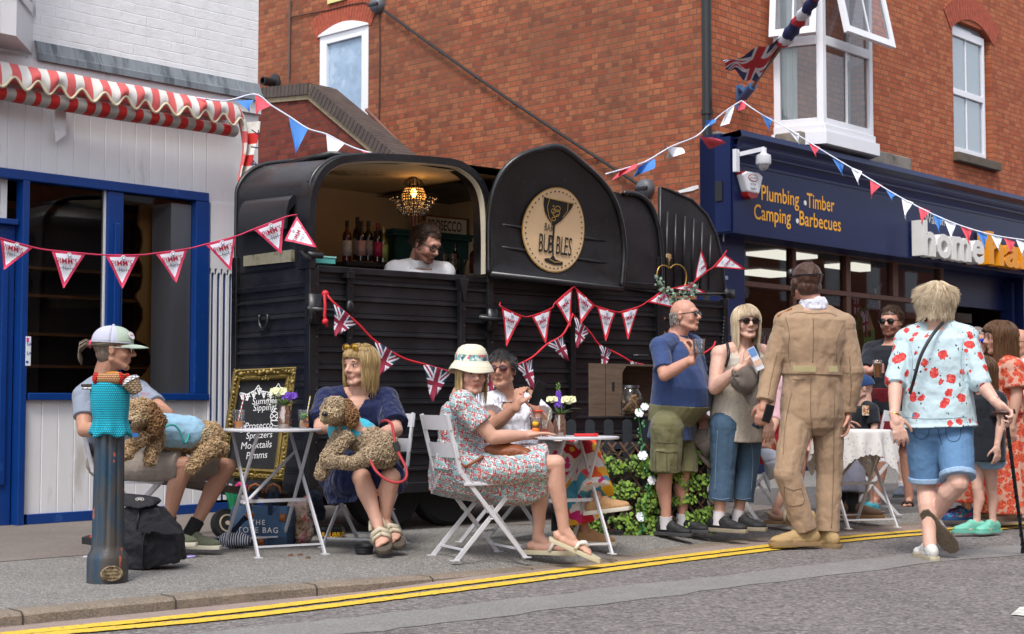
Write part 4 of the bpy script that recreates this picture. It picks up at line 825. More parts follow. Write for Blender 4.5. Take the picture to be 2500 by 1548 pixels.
# ================================================================ things inside the bar
ti=lambda x,y,b:(lambda q:V((q[0],b,q[1])))(T.px(x,y,b))
tw=lambda x,y,b:T.M@ti(x,y,b)
shz=ti(880,640,.95).z
t=thing('bottle_shelf','black shelf under the bottles inside the trailer hatch','shelf',T.M@ti(820,640,.95),T.a);L0=ti(1010,640,.95).x-ti(820,640,.95).x
m=MB();m.box(0,L0,-.15,.35,-.03,0);m.box(0,L0,.3,.33,-.3,-.03);build(m,'board',m_blk,t)
m_bg={k:glass('bottle_glass_'+k,tint=hx(c),refl=.08,alpha=.35,col=hx(c))for k,c in(('red','#6d1a1c'),('dark','#16181c'),('violet','#2c1e38'),('green','#7d8f4a'),('pink','#3a1016'))}
def bottle(x,y,b,h_,kind,lab,labelcol,capcol='#15161a',r=.036,grp='bottles on the shelf in the hatch'):
 p=tw(x,y,b);t=thing('bottle',lab,'bottle',V((p.x,p.y,T_z if False else p.z)),0,grp)
 m=MB();m.lathe([(0,0),(r,0),(r,h_*.58),(r*.85,h_*.68),(r*.36,h_*.76),(r*.34,h_*.93),(0,h_*.93)],n=16);build(m,'glass',m_bg[kind],t,autos=True)
 m=MB();m.lathe([(r+.001,h_*.12),(r+.002,h_*.12),(r+.002,h_*.5),(r+.001,h_*.5)],n=16);build(m,'label',M('bottle_label_'+labelcol.strip('#'),labelcol,.6,.3,40),t,smooth=True)
 m=MB();m.lathe([(0,h_*.86),(r*.45,h_*.86),(r*.42,h_),(0,h_)],n=12);build(m,'cap',M('bottle_cap_'+capcol.strip('#'),capcol,.4),t,autos=True);return t
for a in((847,637,.93,.31,'red','red syrup bottle with white label, leftmost on the hatch shelf','#b9b0a8'),(872,635,1.0,.335,'dark','tall clear bottle with dark cap, second from left on the hatch shelf','#a7a39d'),(881,637,.92,.31,'violet','dark bottle with fruit label right behind the tall clear one','#b48a84'),(899,636,.97,.31,'dark','black bottle with a narrow pale label in the middle of the shelf','#8f8a86'),(922,639,.93,.30,'pink','dark bottle with bright pink label and red neck','#9c1f4a','#7d1420'),(936,641,.93,.275,'green','clear bottle with green botanical label, rightmost on the shelf','#8b9a58','#a39e90')):bottle(*a)
m_teal=M('teal_painted_wood','#1f4f52',.6,.15,4,.15,40)
cb=1.18;a,b=ti(960,560,cb),ti(1182,590,cb);t=thing('teal_dresser','dark teal wooden dresser with arched openings behind the barman','dresser',T.M@V((a.x,cb,0)),T.a);wd=b.x-a.x;dz_=a.z
m=MB();
holes=[(.62*wd-.09,.62*wd+.09),(.86*wd-.1,.86*wd+.09)]
edges=[0]+[e for h_ in holes for e in h_]+[wd]
for i in range(0,len(edges),2):m.box(edges[i],edges[i+1],0,.03,1.2,dz_-.05)
for h0_,h1_ in holes:
 cc,r_=(h0_+h1_)/2,(h1_-h0_)/2;zz_=dz_-.28;k_=[(cc-r_*math.cos(math.pi*i/10),zz_+r_*math.sin(math.pi*i/10))for i in range(11)]
 for p,q in zip(k_,k_[1:]):m.prism([p,q,(q[0],dz_-.05),(p[0],dz_-.05)],0,.03)
m.box(-.03,wd+.02,-.05,.2,dz_-.05,dz_-.02);m.box(-.05,wd+.04,-.07,.2,dz_-.02,dz_);m.box(-.0,.02,0,.22,1.2,dz_-.05);build(m,'carcass',m_teal,t)
m=MB();m.box(.02,wd,.2,.22,1.2,dz_-.05);build(m,'dark_back',m_dark,t)
dl=lambda x,y,b:(lambda q:V((q.x,b,q.z)))(ti(x,y,b))
a,b=ti(1039,549,1.15),ti(1139,562,1.15)
t=thing('prosecco_sign','white wooden sign reading PROSECCO standing on the teal dresser','sign',T.M@V((a.x,1.15,0)),T.a);sw_=b.x-a.x;za=ti(1039,565,1.15).z
m=MB();sz_=ti(1039,528,1.15).z-za;m.box(0,sw_,0,.02,za,za+sz_);m.mi=1;m.text('PROSECCO',sz_*.95,TR((.02,-.002,za+sz_*.17),(1,0,0),(0,0,1)),sx=(sw_-.04)/(sz_*.95*5.6),bold=.012,mi=1);m.mi=2
m.box(-.015,sw_+.015,-.008,.02,za-.012,za);m.box(-.015,sw_+.015,-.008,.02,za+sz_,za+sz_+.012);m.box(-.015,0,-.008,.02,za,za+sz_);m.box(sw_,sw_+.015,-.008,.02,za,za+sz_);build(m,'board',[M('sign_white','#e4e0da',.7),M('sign_black','#17120f',.6),M('sign_oak','#7c5028',.6)],t)
for i,(x,y,lab)in enumerate(((1013,556,'red and white striped popcorn tub on the dresser, left of the PROSECCO sign'),(1160,577,'red and white striped popcorn tub at the right end of the dresser'))):
 t=thing('striped_tub',lab,'tub',tw(x,y,1.16),T.a,'striped tubs on the dresser');m=MB();m.grid(lambda u,v:(math.cos(u*2*math.pi)*(.03+.014*v),math.sin(u*2*math.pi)*(.03+.014*v),v*.11+(.008*abs(math.sin(u*16*math.pi/2))if v>.9 else 0)),32,6,lambda u,v:int(u*16)%2);build(m,'tub',[M('tub_red','#8d1f20',.6),M('tub_white','#bcb5ad',.6)],t)
bottle(1160,668,.75,.25,'red','round red bottle behind the right end of the bar counter','#5a1216','#8d2a20',.045,None)
bottle(1112,668,.9,.24,'dark','dark bottle with a pale round label behind the barman','#55504c','#15161a',.036,None)
t=thing('espresso_cups','glinting stack of small glasses behind the barman','glasses',tw(1084,668,.85));m=MB()
for k in range(3):
 for j in range(2):m.lathe([(.02,0),(.028,.0),(.032,.05),(.03,.05),(.02,.004)],V((j*.07,0,k*.055)),12)
tag(build(m,'glass',m_clear,t,smooth=True),kind='stuff')
t=thing('turquoise_box','small turquoise box at the left end of the hatch counter','box',tw(770,643,.1),T.a);m=MB();m.box(-.04,.13,-.05,.06,0,.04);build(m,'box',M('turquoise_card','#4fa19c',.7),t);m=MB();m.box(-.05,.135,-.055,.065,.04,.05);build(m,'lid',M('pale_turquoise_card','#8cc4bc',.7),t)
cp=ti(1010,418,.5);t=thing('chandelier','crystal bead chandelier glowing amber over the bar counter','chandelier',T.M@cp,T.a)
m=MB();m.lathe([(0,.0),(.07,0),(.065,-.02),(.02,-.03),(.018,-.1),(0,-.1)]);build(m,'ceiling_rose',M('dull_grey_rose','#6d675f',.5),t,autos=True)
n=N('amber_bulb');n.put(n.b,'Emission Color',(1,.42,.08,1));n.put(n.b,'Emission Strength',6.);m=MB();m.ell((0,0,-.165),(.022,.022,.035));build(m,'bulb',n.m,t,smooth=True)
n=N('lit_bead');n.put(n.b,'Emission Color',(1,.45,.1,1));n.put(n.b,'Emission Strength',.55);n.base(hx('#b3762c'),.1);m_lb=n.m
m=MB();m_wire=M('dark_bronze_wire','#2b2320',.35,metal=.8)
for k in range(14):
 a=2*math.pi*k/14;c_,s_=math.cos(a),math.sin(a);m.tube([V((c_*r,s_*r,z))for r,z in((.02,-.05),(.06,-.07),(.075,-.1),(.06,-.13),(.085,-.17),(.16,-.185),(.18,-.19))],.003,4)
for z,r in((-.13,.07),(-.19,.18),(-.24,.1)):m.tube([V((r*math.cos(2*math.pi*i/24),r*math.sin(2*math.pi*i/24),z))for i in range(25)],.004,4)
build(m,'wire_frame',m_wire,t,smooth=True)
m=MB();mb2=MB()
for k in range(26):
 a=2*math.pi*k/26+.1;
 for j in range(9):
  z=-.14-j*.02;r=.075+.02*math.sin(j*.5);(m if(a%6.28>3.0 and a%6.28<5.4 and j<6)else mb2).ell((r*math.cos(a),r*math.sin(a),z),.006,n=6,m=4)
 for j in range(5):r=.17-j*.022+rnd.uniform(-.01,.01);mb2.ell((r*math.cos(a),r*math.sin(a),-.215-j*.028),(.007,.007,.013),n=6,m=4)
tag(build(m,'lit_bead',m_lb,t,smooth=True),kind='stuff');tag(build(mb2,'glass_bead',glass('smoky_bead',tint=(.5,.42,.38),refl=.35,alpha=.3,col=(.05,.04,.035)),t,smooth=True),kind='stuff')
pl_=bpy.data.lights.new('chandelier_glow','POINT');pl_.energy=.5;pl_.color=(1,.5,.15);pl_.shadow_soft_size=.03;lo__=bpy.data.objects.new('chandelier_glow',pl_);C.objects.link(lo__);lo__.parent=t;lo__.location=(0,-.05,-.2)
# ================================================================ folding bistro chairs and tables
m_wm=M('white_enamelled_metal','#c4c4c9',.45,.06,5,.1,60,dirt='#8e8b86',dsc=26,dthr=.7)
def bistro_chair(pos,heading,label,extra=None):
 t=thing('bistro_chair',label,'chair',V((pos[0],pos[1],0)),math.radians(heading-90),'white folding bistro chairs around the tables')
 m=MB()
 for k in range(7):y=-.17+k*.056;m.box(-.2,.2,y,y+.04,.443,.452)
 m.box(-.205,-.19,-.18,.2,.43,.445);m.box(.19,.205,-.18,.2,.43,.445);build(m,'seat',m_wm,t,bevel=.002)
 for z in(.80,.64):
  m=MB();rs=[]
  for i in range(9):
   x=-.205+.41*i/8;c_=.02*(1-(x/.205)**2)
   y=-.27+(.80-z)*.3;rs.append([V((x,y-c_,z-.05)),V((x,y-c_+.012,z-.05)),V((x,y-c_-.008,z+.035)),V((x,y-c_-.02,z+.035))])
  m.loft(rs);build(m,'back_slat',m_wm,t,autos=True)
 for s in(-1,1):
  m=MB();m.bar((s*.19,-.285,.84),(s*.19,-.2,.5),.016,.022,(0,1,0));m.bar((s*.19,-.2,.51),(s*.19,.22,0),.012,.024,(0,1,0));m.box(s*.19-.016,s*.19+.016,.2,.25,0,.006);build(m,'leg',m_wm,t)
  m=MB();m.bar((s*.172,.18,.44),(s*.172,-.22,0),.012,.024,(0,1,0));m.box(s*.172-.016,s*.172+.016,-.25,-.2,0,.006);build(m,'leg',m_wm,t)
  m=MB();m.ell((s*.18,.0,.235),(.03,.006,.006));m.bar((s*.182,-.12,.42),(s*.182,-.02,.27),.004,.012,(0,1,0));build(m,'pivot',m_wm,t)
 m=MB();m.bar((-.19,.17,.055),(.19,.17,.055),.012,.012);build(m,'crossbar',m_wm,t)
 m=MB();m.bar((-.172,-.165,.06),(.172,-.165,.06),.012,.012);build(m,'crossbar',m_wm,t);return t
def bistro_table(pos,rot,zt,label,R_=.31,hw=.21,fy=.33):
 t=thing('bistro_table',label,'table',V((pos[0],pos[1],0)),math.radians(rot),'white folding bistro tables')
 m=MB();m.lathe([(0,zt-.016),(R_-.004,zt-.016),(R_,zt-.012),(R_,zt-.002),(R_-.006,zt),(0,zt)],n=48);build(m,'table_top',m_wm,t,autos=True)
 k=fy*.62
 for s in(-1,1):
  for q in(-1,1):
   m=MB();x=s*hw if q>0 else s*(hw-.02);a,b=V((x,-q*fy,0)),V((x*.9,q*k,zt-.016));mdl=a.lerp(b,.42)
   m.bar(a,mdl,.012,.024,(0,1,0));m.bar(mdl,b,.012,.024,(0,1,0));m.box(a.x-.018,a.x+.018,a.y-.03,a.y+.03,0,.006);build(m,'leg',m_wm,t)
 for q in(-1,1):
  m=MB();x=hw if q>0 else hw-.02;y=-q*fy*.87;m.bar((-x,y,.06),(x,y,.06),.011,.011);build(m,'crossbar',m_wm,t)
 m=MB();m.bar((-hw,-.04*fy,.31),(hw,-.04*fy,.31),.02,.011,(0,1,0));build(m,'crossbar',m_wm,t)
 m=MB();m.bar((-hw,-fy*.25,.30),(hw,fy*.5,.6),.022,.008);build(m,'brace',m_wm,t);return t
TL=(G(639,1358)+G(788,1349)+G(532,1335)+G(685,1326))/4
tl=P((525+778)/2*K,1043,9.12);ZL=.748
bistro_table((tl.x,tl.y),30,ZL,'white round bistro table with flowers and two drinks, left of the blonde seated person')
tr=P(1393,1065,9.15);ZR=.70
bistro_table((tr.x,tr.y),22,ZR,'white round bistro table with flower jar, in front of the ivy trellis',hw=.15,fy=.27,R_=.30)
ch1=(-2.3,9.0);ch2=(-.93,9.5);ch3=(-.2,8.82);ch4=(-.06,9.75)
bistro_chair(ch1,8,'white folding chair under the person in the trucker cap, behind the bollard')
bistro_chair(ch2,247,'white folding chair under the blonde person in the navy dress')
bistro_chair(ch3,26,'white folding chair with its back to the camera under the person in the sun hat')
bistro_chair(ch4,330,'white folding chair under the short haired person in the white top')
p=G(1850,1268);bistro_chair((p.x-.05,p.y+.3),320,'white folding chair half hidden behind the tan flight suit')
p=G(2150,1268);bistro_chair((p.x-.0,p.y+.55),190,'white folding chair behind the lace covered table')
lt=P(2082,1050,11.0);tt=bistro_table((lt.x,lt.y),18,.70,'small white folding table under a lace cloth on the right',R_=.27,hw=.2,fy=.26)
def lace():
 n=N('white_lace');o=n.obj();v=n.n('TexVoronoi',{'Vector':o,'Scale':48.});tr_=n.n('BsdfTransparent');n.base(hx('#cfcdcb'),.9)
 k=n.ramp(v.outputs['Distance'],[(.16,0.),(.2,1.)]);z=n.n('SeparateXYZ',{0:o}).outputs[2];top=n.math('GREATER_THAN',z,.66)
 mx=n.n('MixShader',{0:n.math('MAXIMUM',k,top),1:tr_.outputs[0],2:n.b.outputs[0]});n.t.links.new(mx.outputs[0],n.out.inputs[0]);return n.m
t=thing('lace_tablecloth','white lace cloth draped over the small table on the right','tablecloth',V((lt.x,lt.y,0)),.2)
def cloth_(u,v):
 a=u*2*math.pi;s=v*.46;c_=max(abs(math.cos(a)),abs(math.sin(a)));Lm=.30/c_*1.35;s=v*Lm*1.12
 r=min(s,.275);dr=max(0,s-.275);return((r+dr*.18+.02*math.sin(a*13)*min(1,dr*8))*math.cos(a),(r+dr*.18+.02*math.sin(a*13)*min(1,dr*8))*math.sin(a),.706-dr*.95-(.012*abs(math.sin(a*24))if v>.98 else 0))
m=MB();m.grid(cloth_,144,24);build(m,'cloth',lace(),t,smooth=True)
# ================================================================ bollard with knitted cosy
bc=G(262,1421);bz=lambda y:H+(978-y)*bc.y/F;sb=bc.y/F
t=thing('bollard','blue fluted cast iron bollard with peeling paint and an oval plate at the kerb','bollard',(bc.x,bc.y,0))
def ironp():
 n=N('peeling_blue_iron');o=n.obj();a=n.noise(n.scale(o,(1,1,.25)),9,5,.7);c=n.mix(n.ramp(a,[(.4,0.),(.56,.85)]),hx('#17364b'),hx('#453c32'))
 c=n.mix(n.ramp(n.noise(n.scale(o,(1,1,.5)),11,3,.6,),[(.62,0.),(.64,1.)]),c,hx('#a4553c'));n.base(c,.5);n.bump(n.math('ADD',a,n.noise(o,80,3)),.35,.004);return n.m
m=MB();rs=[]
def ring(r,z,fl=0.,n=72):return[V(((r*(1-fl*max(0,math.cos(k*2*math.pi/n*9))**2))*math.cos(2*math.pi*k/n),(r*(1-fl*max(0,math.cos(k*2*math.pi/n*9))**2))*math.sin(2*math.pi*k/n),z))for k in range(n)]
R0=49*sb;R1=38*sb
for r,z,f in((R0,0,0),(R0,bz(1362),0),(R0*.97,bz(1352),0),(R1*1.05,bz(1338),.0),(R1*1.02,bz(1325),.1),(R1*.97,bz(1200),.12),(R1*.93,bz(1060),.12),(R1*.93,bz(1000),.1),(R1*1.1,bz(990),0),(R1*1.1,bz(960),0),(R1*.6,bz(945),0)):rs.append(ring(r,z,f))
m.loft(rs);build(m,'column',ironp(),t,autos=True)
m=MB();pc=V((math.sin(.45)*R0*1.0,-math.cos(.45)*R0*1.0,bz(1391)));Rp=basis(V((math.sin(.45),-math.cos(.45),0)),(0,0,1))
m.lathe([(0,0),(.055,0),(.055,.01),(.048,.013),(.044,.008),(0,.008)],n=28,T=Matrix.Translation(pc)@Rp.to_4x4()@Matrix.Diagonal((1.,.72,1,1)))
for k,s_ in enumerate(('GLOVER','FOUNDRY')):m.text('XIIIIX',.022,Matrix.Translation(pc+Rp@V((0,0,.0125)))@Rp.to_4x4()@Matrix.Translation((-.03,.004-k*.022,0)),ext=.001)if False else None
for j in range(3):m.box(-.032,.032,-.022+j*.018,-.014+j*.018,.008,.012,Matrix.Translation(pc)@Rp.to_4x4())
build(m,'oval_plate',M('brass_cream_plate','#8a7a5c',.6,.4,40,.5,60,dirt='#4a3524',dsc=22,dthr=.5),t,autos=True)
ct=thing('knitted_cosy','turquoise crocheted cover with woollen food shapes pulled over the bollard top','cosy',(bc.x,bc.y,bz(1060)))
def knit(name,col):
 n=N(name);o=n.obj();s=n.n('SeparateXYZ',{0:o});a=n.n('Math',{0:s.outputs[1],1:s.outputs[0]},operation='ARCTAN2').outputs[0]
 v=n.n('CombineXYZ',{0:n.math('MULTIPLY',a,.12),1:s.outputs[2]}).outputs[0];b=n.n('TexBrick',{'Vector':v,'Color1':(1,1,1),'Color2':(.85,.85,.85),'Mortar':(0,0,0),'Scale':1.,'Mortar Size':.0022,'Mortar Smooth':1.,'Brick Width':.0125,'Row Height':.0115})
 n.base(n.mix(b.outputs['Fac'],hx(col),mul(hx(col),.28)),.9);n.bump(b.outputs['Color'],1.,.008);return n.m
m_knit=knit('turquoise_wool','#12b3cf')
z0=bz(1060)
m=MB();rs=[]
for y,r,w_ in((1062,48,.09),(1055,47,.08),(1040,44,.06),(1026,41,.03),(1015,42,.02),(1000,45,.01),(970,47,0),(945,47.5,0),(938,46,0),(934,42,0),(932,30,0),(931,5,0)):
 rs.append([V(((r*sb*(1+w_*math.sin(k*2*math.pi/72*8)+.01*math.sin(k*1.7)))*math.cos(2*math.pi*k/72)+(.004 if y>1000 else 0),(r*sb*(1+w_*math.sin(k*2*math.pi/72*8)))*math.sin(2*math.pi*k/72),bz(y)-z0-(.012*math.sin(k*2*math.pi/72*5)if y>1050 else 0)))for k in range(72)])
m.loft(rs);build(m,'cover',m_knit,ct,smooth=True)
def wool(name,col):return knit(name,col)
kz=bz(938)-z0
m=MB();m.cap((-.045,-.06,kz+.025),(.055,-.075,kz+.027),.028);build(m,'knitted_sausage',wool('tan_wool','#c08d62'),ct,voxel=.006,smooth=3)
for x in(-.055,.07):
 m=MB();m.ell((x,-.066,kz+.028),(.018,.03,.032));build(m,'knitted_end',wool('red_wool','#d22a1c'),ct,smooth=True)
m=MB();m.ell((.02,-.02,kz+.03),(.07,.05,.035));build(m,'knitted_egg',wool('orange_wool','#dd8e22'),ct,smooth=True)
m=MB();T1=Matrix.Translation((.125,-.04,kz-.005))@Matrix.Rotation(-.55,4,'Y');m.lathe([(0,-.05),(.03,-.045),(.042,.0),(.046,.02),(0,.02)],T=T1);build(m,'knitted_cake',wool('beige_wool','#a68d72'),ct,autos=True)
m=MB();m.lathe([(0,.015),(.05,.018),(.044,.035),(.02,.046),(0,.047)],T=T1);build(m,'knitted_icing',wool('white_wool','#cfcfd2'),ct,autos=True)
m=MB();m.ell(T1@V((0,0,.055)),.014);build(m,'knitted_cherry',wool('cherry_wool','#cf2418'),ct,smooth=True)
m=MB();m.box(-.135,-.06,-.06,.02,kz-.015,kz-.0);m.f=m.f;build(m,'knitted_slice',wool('brown_wool','#4a342c'),ct,bevel=.006)
m=MB();m.box(-.13,-.055,-.065,.02,kz-.028,kz-.016);build(m,'knitted_filling',wool('pale_wool','#cdcdd0'),ct,bevel=.005)
# ================================================================ chalkboard
q0=[P(570,905,9.72),P(721,898,9.90),P(689,1176,9.72),P(535,1164,9.54)]
q1=[P(585,932,9.72),P(696,927,9.88),P(668,1147,9.74),P(551,1141,9.58)]
t=thing('chalkboard','chalkboard menu in an ornate gold frame leaning on the trailer nose','chalkboard',q0[3])
nn_=(q0[1]-q0[0]).cross(q0[3]-q0[0]).normalized();nn_=nn_ if nn_.y<0 else-nn_
def q2(u,v,o=0.):return(q1[0]*(1-u)+q1[1]*u)*(1-v)+(q1[3]*(1-u)+q1[2]*u)*v+nn_*o
def qq2(a,u,v,o=0.):return(a[0]*(1-u)+a[1]*u)*(1-v)+(a[3]*(1-u)+a[2]*u)*v+nn_*o
m=MB();prf=[(0,0,.0),(0,.04,0),(.12,.05,0),(.3,.035,0),(.55,.028,0),(.75,.045,0),(.9,.04,0),(1,.02,0),(1,-.005,0)]
rings=[]
for c in range(5):
 i=c%4;rings.append([q0[i].lerp(q1[i],s_)+nn_*(o_-.01)for s_,o_,_ in prf])
m.loft(rings,cap=False,closed=False)
per=[]
for i in range(4):
 a,b=q0[i],q0[(i+1)%4];a1,b1=q1[i],q1[(i+1)%4];L_=(b-a).length;n=int(L_/.028)
 for j in range(n):
  u=j/n;for_=min(abs(u-.5),u,1-u);big=1.0+(1.0 if for_<.12 else 0)
  c=a.lerp(b,u).lerp(a1.lerp(b1,u),.2+.25*rnd.random());s_=rnd.uniform(.006,.011)*big**.6;m.ell(c+nn_*.035,(s_*1.2,s_,s_*.9),Euler((rnd.random()*6,rnd.random()*6,0)).to_matrix(),7,5)
  if big>1:
   for _ in range(2):c2=a.lerp(b,u).lerp(a1.lerp(b1,u),rnd.random());m.ell(c2+nn_*.03,(.012,.007,.006),Euler((rnd.random()*6,rnd.random()*6,rnd.random()*6)).to_matrix(),7,5)
def goldm():
 n=N('gilded_plaster');o=n.obj();a=n.noise(o,40,5,.7);n.base(n.mix(a,hx('#5f4c22'),hx('#b09a5c')),.42,.55);n.bump(n.noise(o,90,4),.5,.006);return n.m
build(m,'gilt_frame',goldm(),t,world=True,autos=True)
m=MB();m.add([q2(0,0,.0),q2(1,0,.0),q2(1,1,.0),q2(0,1,.0)],[(0,1,2,3)]);m.add([p-nn_*.02 for p in q0],[(0,1,2,3)]);build(m,'slate',M('blackboard','#1b1c21',.8,.2,6,dirt='#24262c',dsc=5,dthr=.5),t,world=True)
m=MB()
def chalk(txt,u,v,size,sx=.75,sh=.3):
 x_=(q1[1]-q1[0]);z_=(q1[0]-q1[3]);m.text(txt,size,TR(q2(u,v,.004),x_,z_),sx=sx,shear=sh,bold=-.0)
chalk('Summer',.34,.275,.062,.85);chalk('Sipping!',.38,.35,.062,.85);chalk('Prosecco',.26,.56,.062,.85);chalk('Spritzers',.32,.67,.06,.85);chalk('Mocktails',.24,.79,.066,.85);chalk('Pimms',.38,.9,.066,.85)
def cl(pts,w=.0028):
 pp=[q2(u,v,.005)for u,v in pts]
 for a,b in zip(pp,pp[1:]):
  if(b-a).length<1e-5:continue
  n_=(b-a).cross(nn_).normalized()*w;m.add([a-n_,b-n_,b+n_,a+n_],[(0,1,2,3)])
cl([(.05,.13),(.2,.155),(.36,.11),(.42,.05),(.5,.12),(.68,.14),(.82,.08),(.86,.04),(.93,.1),(.98,.12)])
for u,v in((.08,.14),(.2,.155),(.33,.13),(.44,.09),(.55,.13),(.7,.14),(.82,.09),(.92,.1)):cl([(u-.04,v),(u+.03,v+.075),(u+.055,v),(u-.04,v)]);cl([(u-.02,v+.03),(u+.045,v+.02)]);cl([(u+.01,v),(u+.02,v+.06)])
for a in range(7):an=a/6*math.pi;cl([(.6+.36*math.cos(an),.22-.0-.075*math.sin(an)),(.6+.42*math.cos(an),.22-.09*math.sin(an))])
for cx_,cy_,r in((.86,.41,.055),(.87,.36,.0),(.2,.55,.05)):
 if r:cl([(cx_+r*1.5*math.cos(k*.6),cy_+r*.9*math.sin(k*.6))for k in range(12)]);cl([(cx_-r,cy_-r*.4),(cx_+r,cy_+r*.4)]);cl([(cx_-r,cy_+r*.4),(cx_+r,cy_-r*.4)]);cl([(cx_,cy_-r*.9),(cx_-.02,cy_-r*1.6),(cx_+.04,cy_-r*1.5)])
cl([(.93-.13*math.cos(k*.35),.46+.06*math.sin(k*.35))for k in range(10)]+[(.8,.46)])
build(m,'chalk_writing',M('chalk_white','#e6e6e6',.9),t,world=True)
# ================================================================ jars of flowers and drinks
def jar(pos,label,h_=.14,r=.042):
 t=thing('flower_jar',label,'vase',pos,0,'glass jars of flowers on the bistro tables');m=MB()
 m.lathe([(0,0),(r*.95,0),(r,.01),(r,h_*.72),(r*.78,h_*.85),(r*.8,h_),(r*.74,h_),(r*.72,h_*.85),(r*.93,h_*.7),(r*.93,.012),(0,.008)],n=24)
 build(m,'glass_jar',glass('tinted_copper_jar',tint=(.8,.66,.56),refl=.22,alpha=.2,col=hx('#a9826a')),t,autos=True)
 m=MB();m.lathe([(0,.012),(r*.9,.012),(r*.9,h_*.45),(0,h_*.45)],n=20);build(m,'water',glass('stem_water',tint=(.55,.6,.4),refl=.05,alpha=.35,col=hx('#5a5a38')),t,autos=True)
 m=MB()
 for k in range(5):a=k*1.3;m.tube([V((.02*math.cos(a),.02*math.sin(a),.02)),V((.012*math.cos(a+2),.012*math.sin(a+2),h_)),V((.035*math.cos(a+1),.035*math.sin(a+1),h_+.06))],.0028,5)
 build(m,'stem',M('flower_stem','#4d6b34',.6),t,smooth=True);return t
def rose(t,c,r,mat,k=34,name='rose'):
 m=MB();m.ell(V(c)+V((0,0,r*.15)),(r*.72,r*.72,r*.62),n=12,m=8);g_=math.pi*(3-math.sqrt(5))
 for i in range(k):
  f=i/k;a=i*g_;rr=r*(.15+.8*f);up=V((math.cos(a)*f*1.0,math.sin(a)*f*1.0,1.05-f)).normalized();R=basis(up,(0,0,1)if abs(up.z)<.9 else(0,1,0));cc=V(c)+V((math.cos(a)*rr,math.sin(a)*rr,r*.5*(1-f*f)))
  w_=r*(.35+.35*f);pts=[R@V(((x-.5)*w_*1.5,.25*w_*((x-.5)**2)*4,(y-.3)*w_*1.3))for x in(0,.25,.5,.75,1)for y in(0,.5,1)]
  pts=[R@V(((x-.5)*w_*1.5*(1-.35*(y-.5)**2*4),(y-.3)*w_*1.3,.35*w_*(((x-.5)*2)**2+(y-.5)**2)))for x in(0,.25,.5,.75,1)for y in(0,.5,1)]
  m.add([cc+p for p in pts],[(i_*3+j_,(i_+1)*3+j_,(i_+1)*3+j_+1,i_*3+j_+1)for i_ in range(4)for j_ in range(2)])
 return build(m,name,mat,t,smooth=True)
def leaves(t,lst,mat,name='leaf'):
 m=MB()
 for(c,d_,L_,w_)in lst:
  c,d_=V(c),V(d_).normalized();s_=d_.cross(V((0,0,1)));s_=s_.normalized()if s_.length>.01 else V((1,0,0));u_=s_.cross(d_)
  vs=[];N_=6
  for i in range(N_+1):
   f=i/N_;w2=w_*math.sin(math.pi*min(.98,f*.95+.03))**.8;p=c+d_*L_*f-V((0,0,L_*.25*f*f));vs+=[p-s_*w2,p-u_*w2*.25,p+s_*w2]
  m.add(vs,[(i*3+j,i*3+3+j,i*3+4+j,i*3+1+j)for i in range(N_)for j in range(2)])
 return tag(build(m,name,mat,t,smooth=True))
m_ros=M('cream_petals','#e2e3b8',.7,.08,30);m_pur=M('purple_petals','#6a3fae',.7,.15,40);m_lf=M('flower_leaf_green','#5c7a38',.6,.2,20)
jl=P(695,1040,9.15);jl.z=ZL;t=jar(jl,'copper tinted jar with cream rose and purple bloom on the left table')
rose(t,(-.035,-.01,.215),.045,m_ros);rose(t,(.035,-.02,.19),.04,m_pur,34,'purple_bloom')
leaves(t,[((0,0,.14),(math.cos(a),math.sin(a)*.6,.7+.3*math.sin(a*3)),.1,.012)for a in[i*.7 for i in range(9)]]+[((.06,0,.2),(.3,0,1),.06,.014),((-.05,-.03,.16),(-.6,-.2,-.2),.05,.014)],m_lf)
m=MB()
for k in range(26):m.ell((-.075+rnd.uniform(-.03,.03),rnd.uniform(-.03,.02),.18+rnd.uniform(-.035,.035)),.0045,n=6,m=4)
tag(build(m,'tiny_white_blossom',M('white_blossom','#dfe0dc',.8),t,smooth=True),kind='stuff')
jr=P(1367,1058,9.12);jr.z=ZR;t=jar(jr,'copper tinted jar with tall purple spike and two cream roses on the right table',.135,.038)
rose(t,(.055,-.01,.215),.04,m_ros);rose(t,(-.045,.0,.22),.032,m_ros)
m=MB();
for k in range(46):f=k/46;a=k*2.4;m.ell((-.008+math.cos(a)*.022*(1-f*.6),math.sin(a)*.022*(1-f*.6),.18+f*.1),(.011*(1.1-f*.5),)*3,n=6,m=4)
tag(build(m,'purple_spike',m_pur,t,smooth=True),kind='stuff')
m=MB()
for k in range(12):f=k/12;a=k*2.4;m.ell((-.01+math.cos(a)*.01,math.sin(a)*.01,.28+f*.05),.006,n=6,m=4)
tag(build(m,'bud',m_lf,t,smooth=True),kind='stuff')
leaves(t,[((0,0,.13),(math.cos(a),math.sin(a)*.6,.6),.1,.012)for a in[i*.9 for i in range(7)]]+[((.06,0,.17),(1,0,.25),.075,.012),((.02,0,.17),(-.8,0,.3),.06,.012)],m_lf)
def straw(t,a,b,mats,r=.0035):
 m=MB();a,b=V(a),V(b);n=40;m.mi=0;R=basis(b-a)
 m.grid(lambda u,v:a.lerp(b,u)+R@V((r*math.cos(2*math.pi*v),r*math.sin(2*math.pi*v),0)),n,8,lambda u,v:int(u*14+v)%2);build(m,'straw',mats,t,smooth=True)
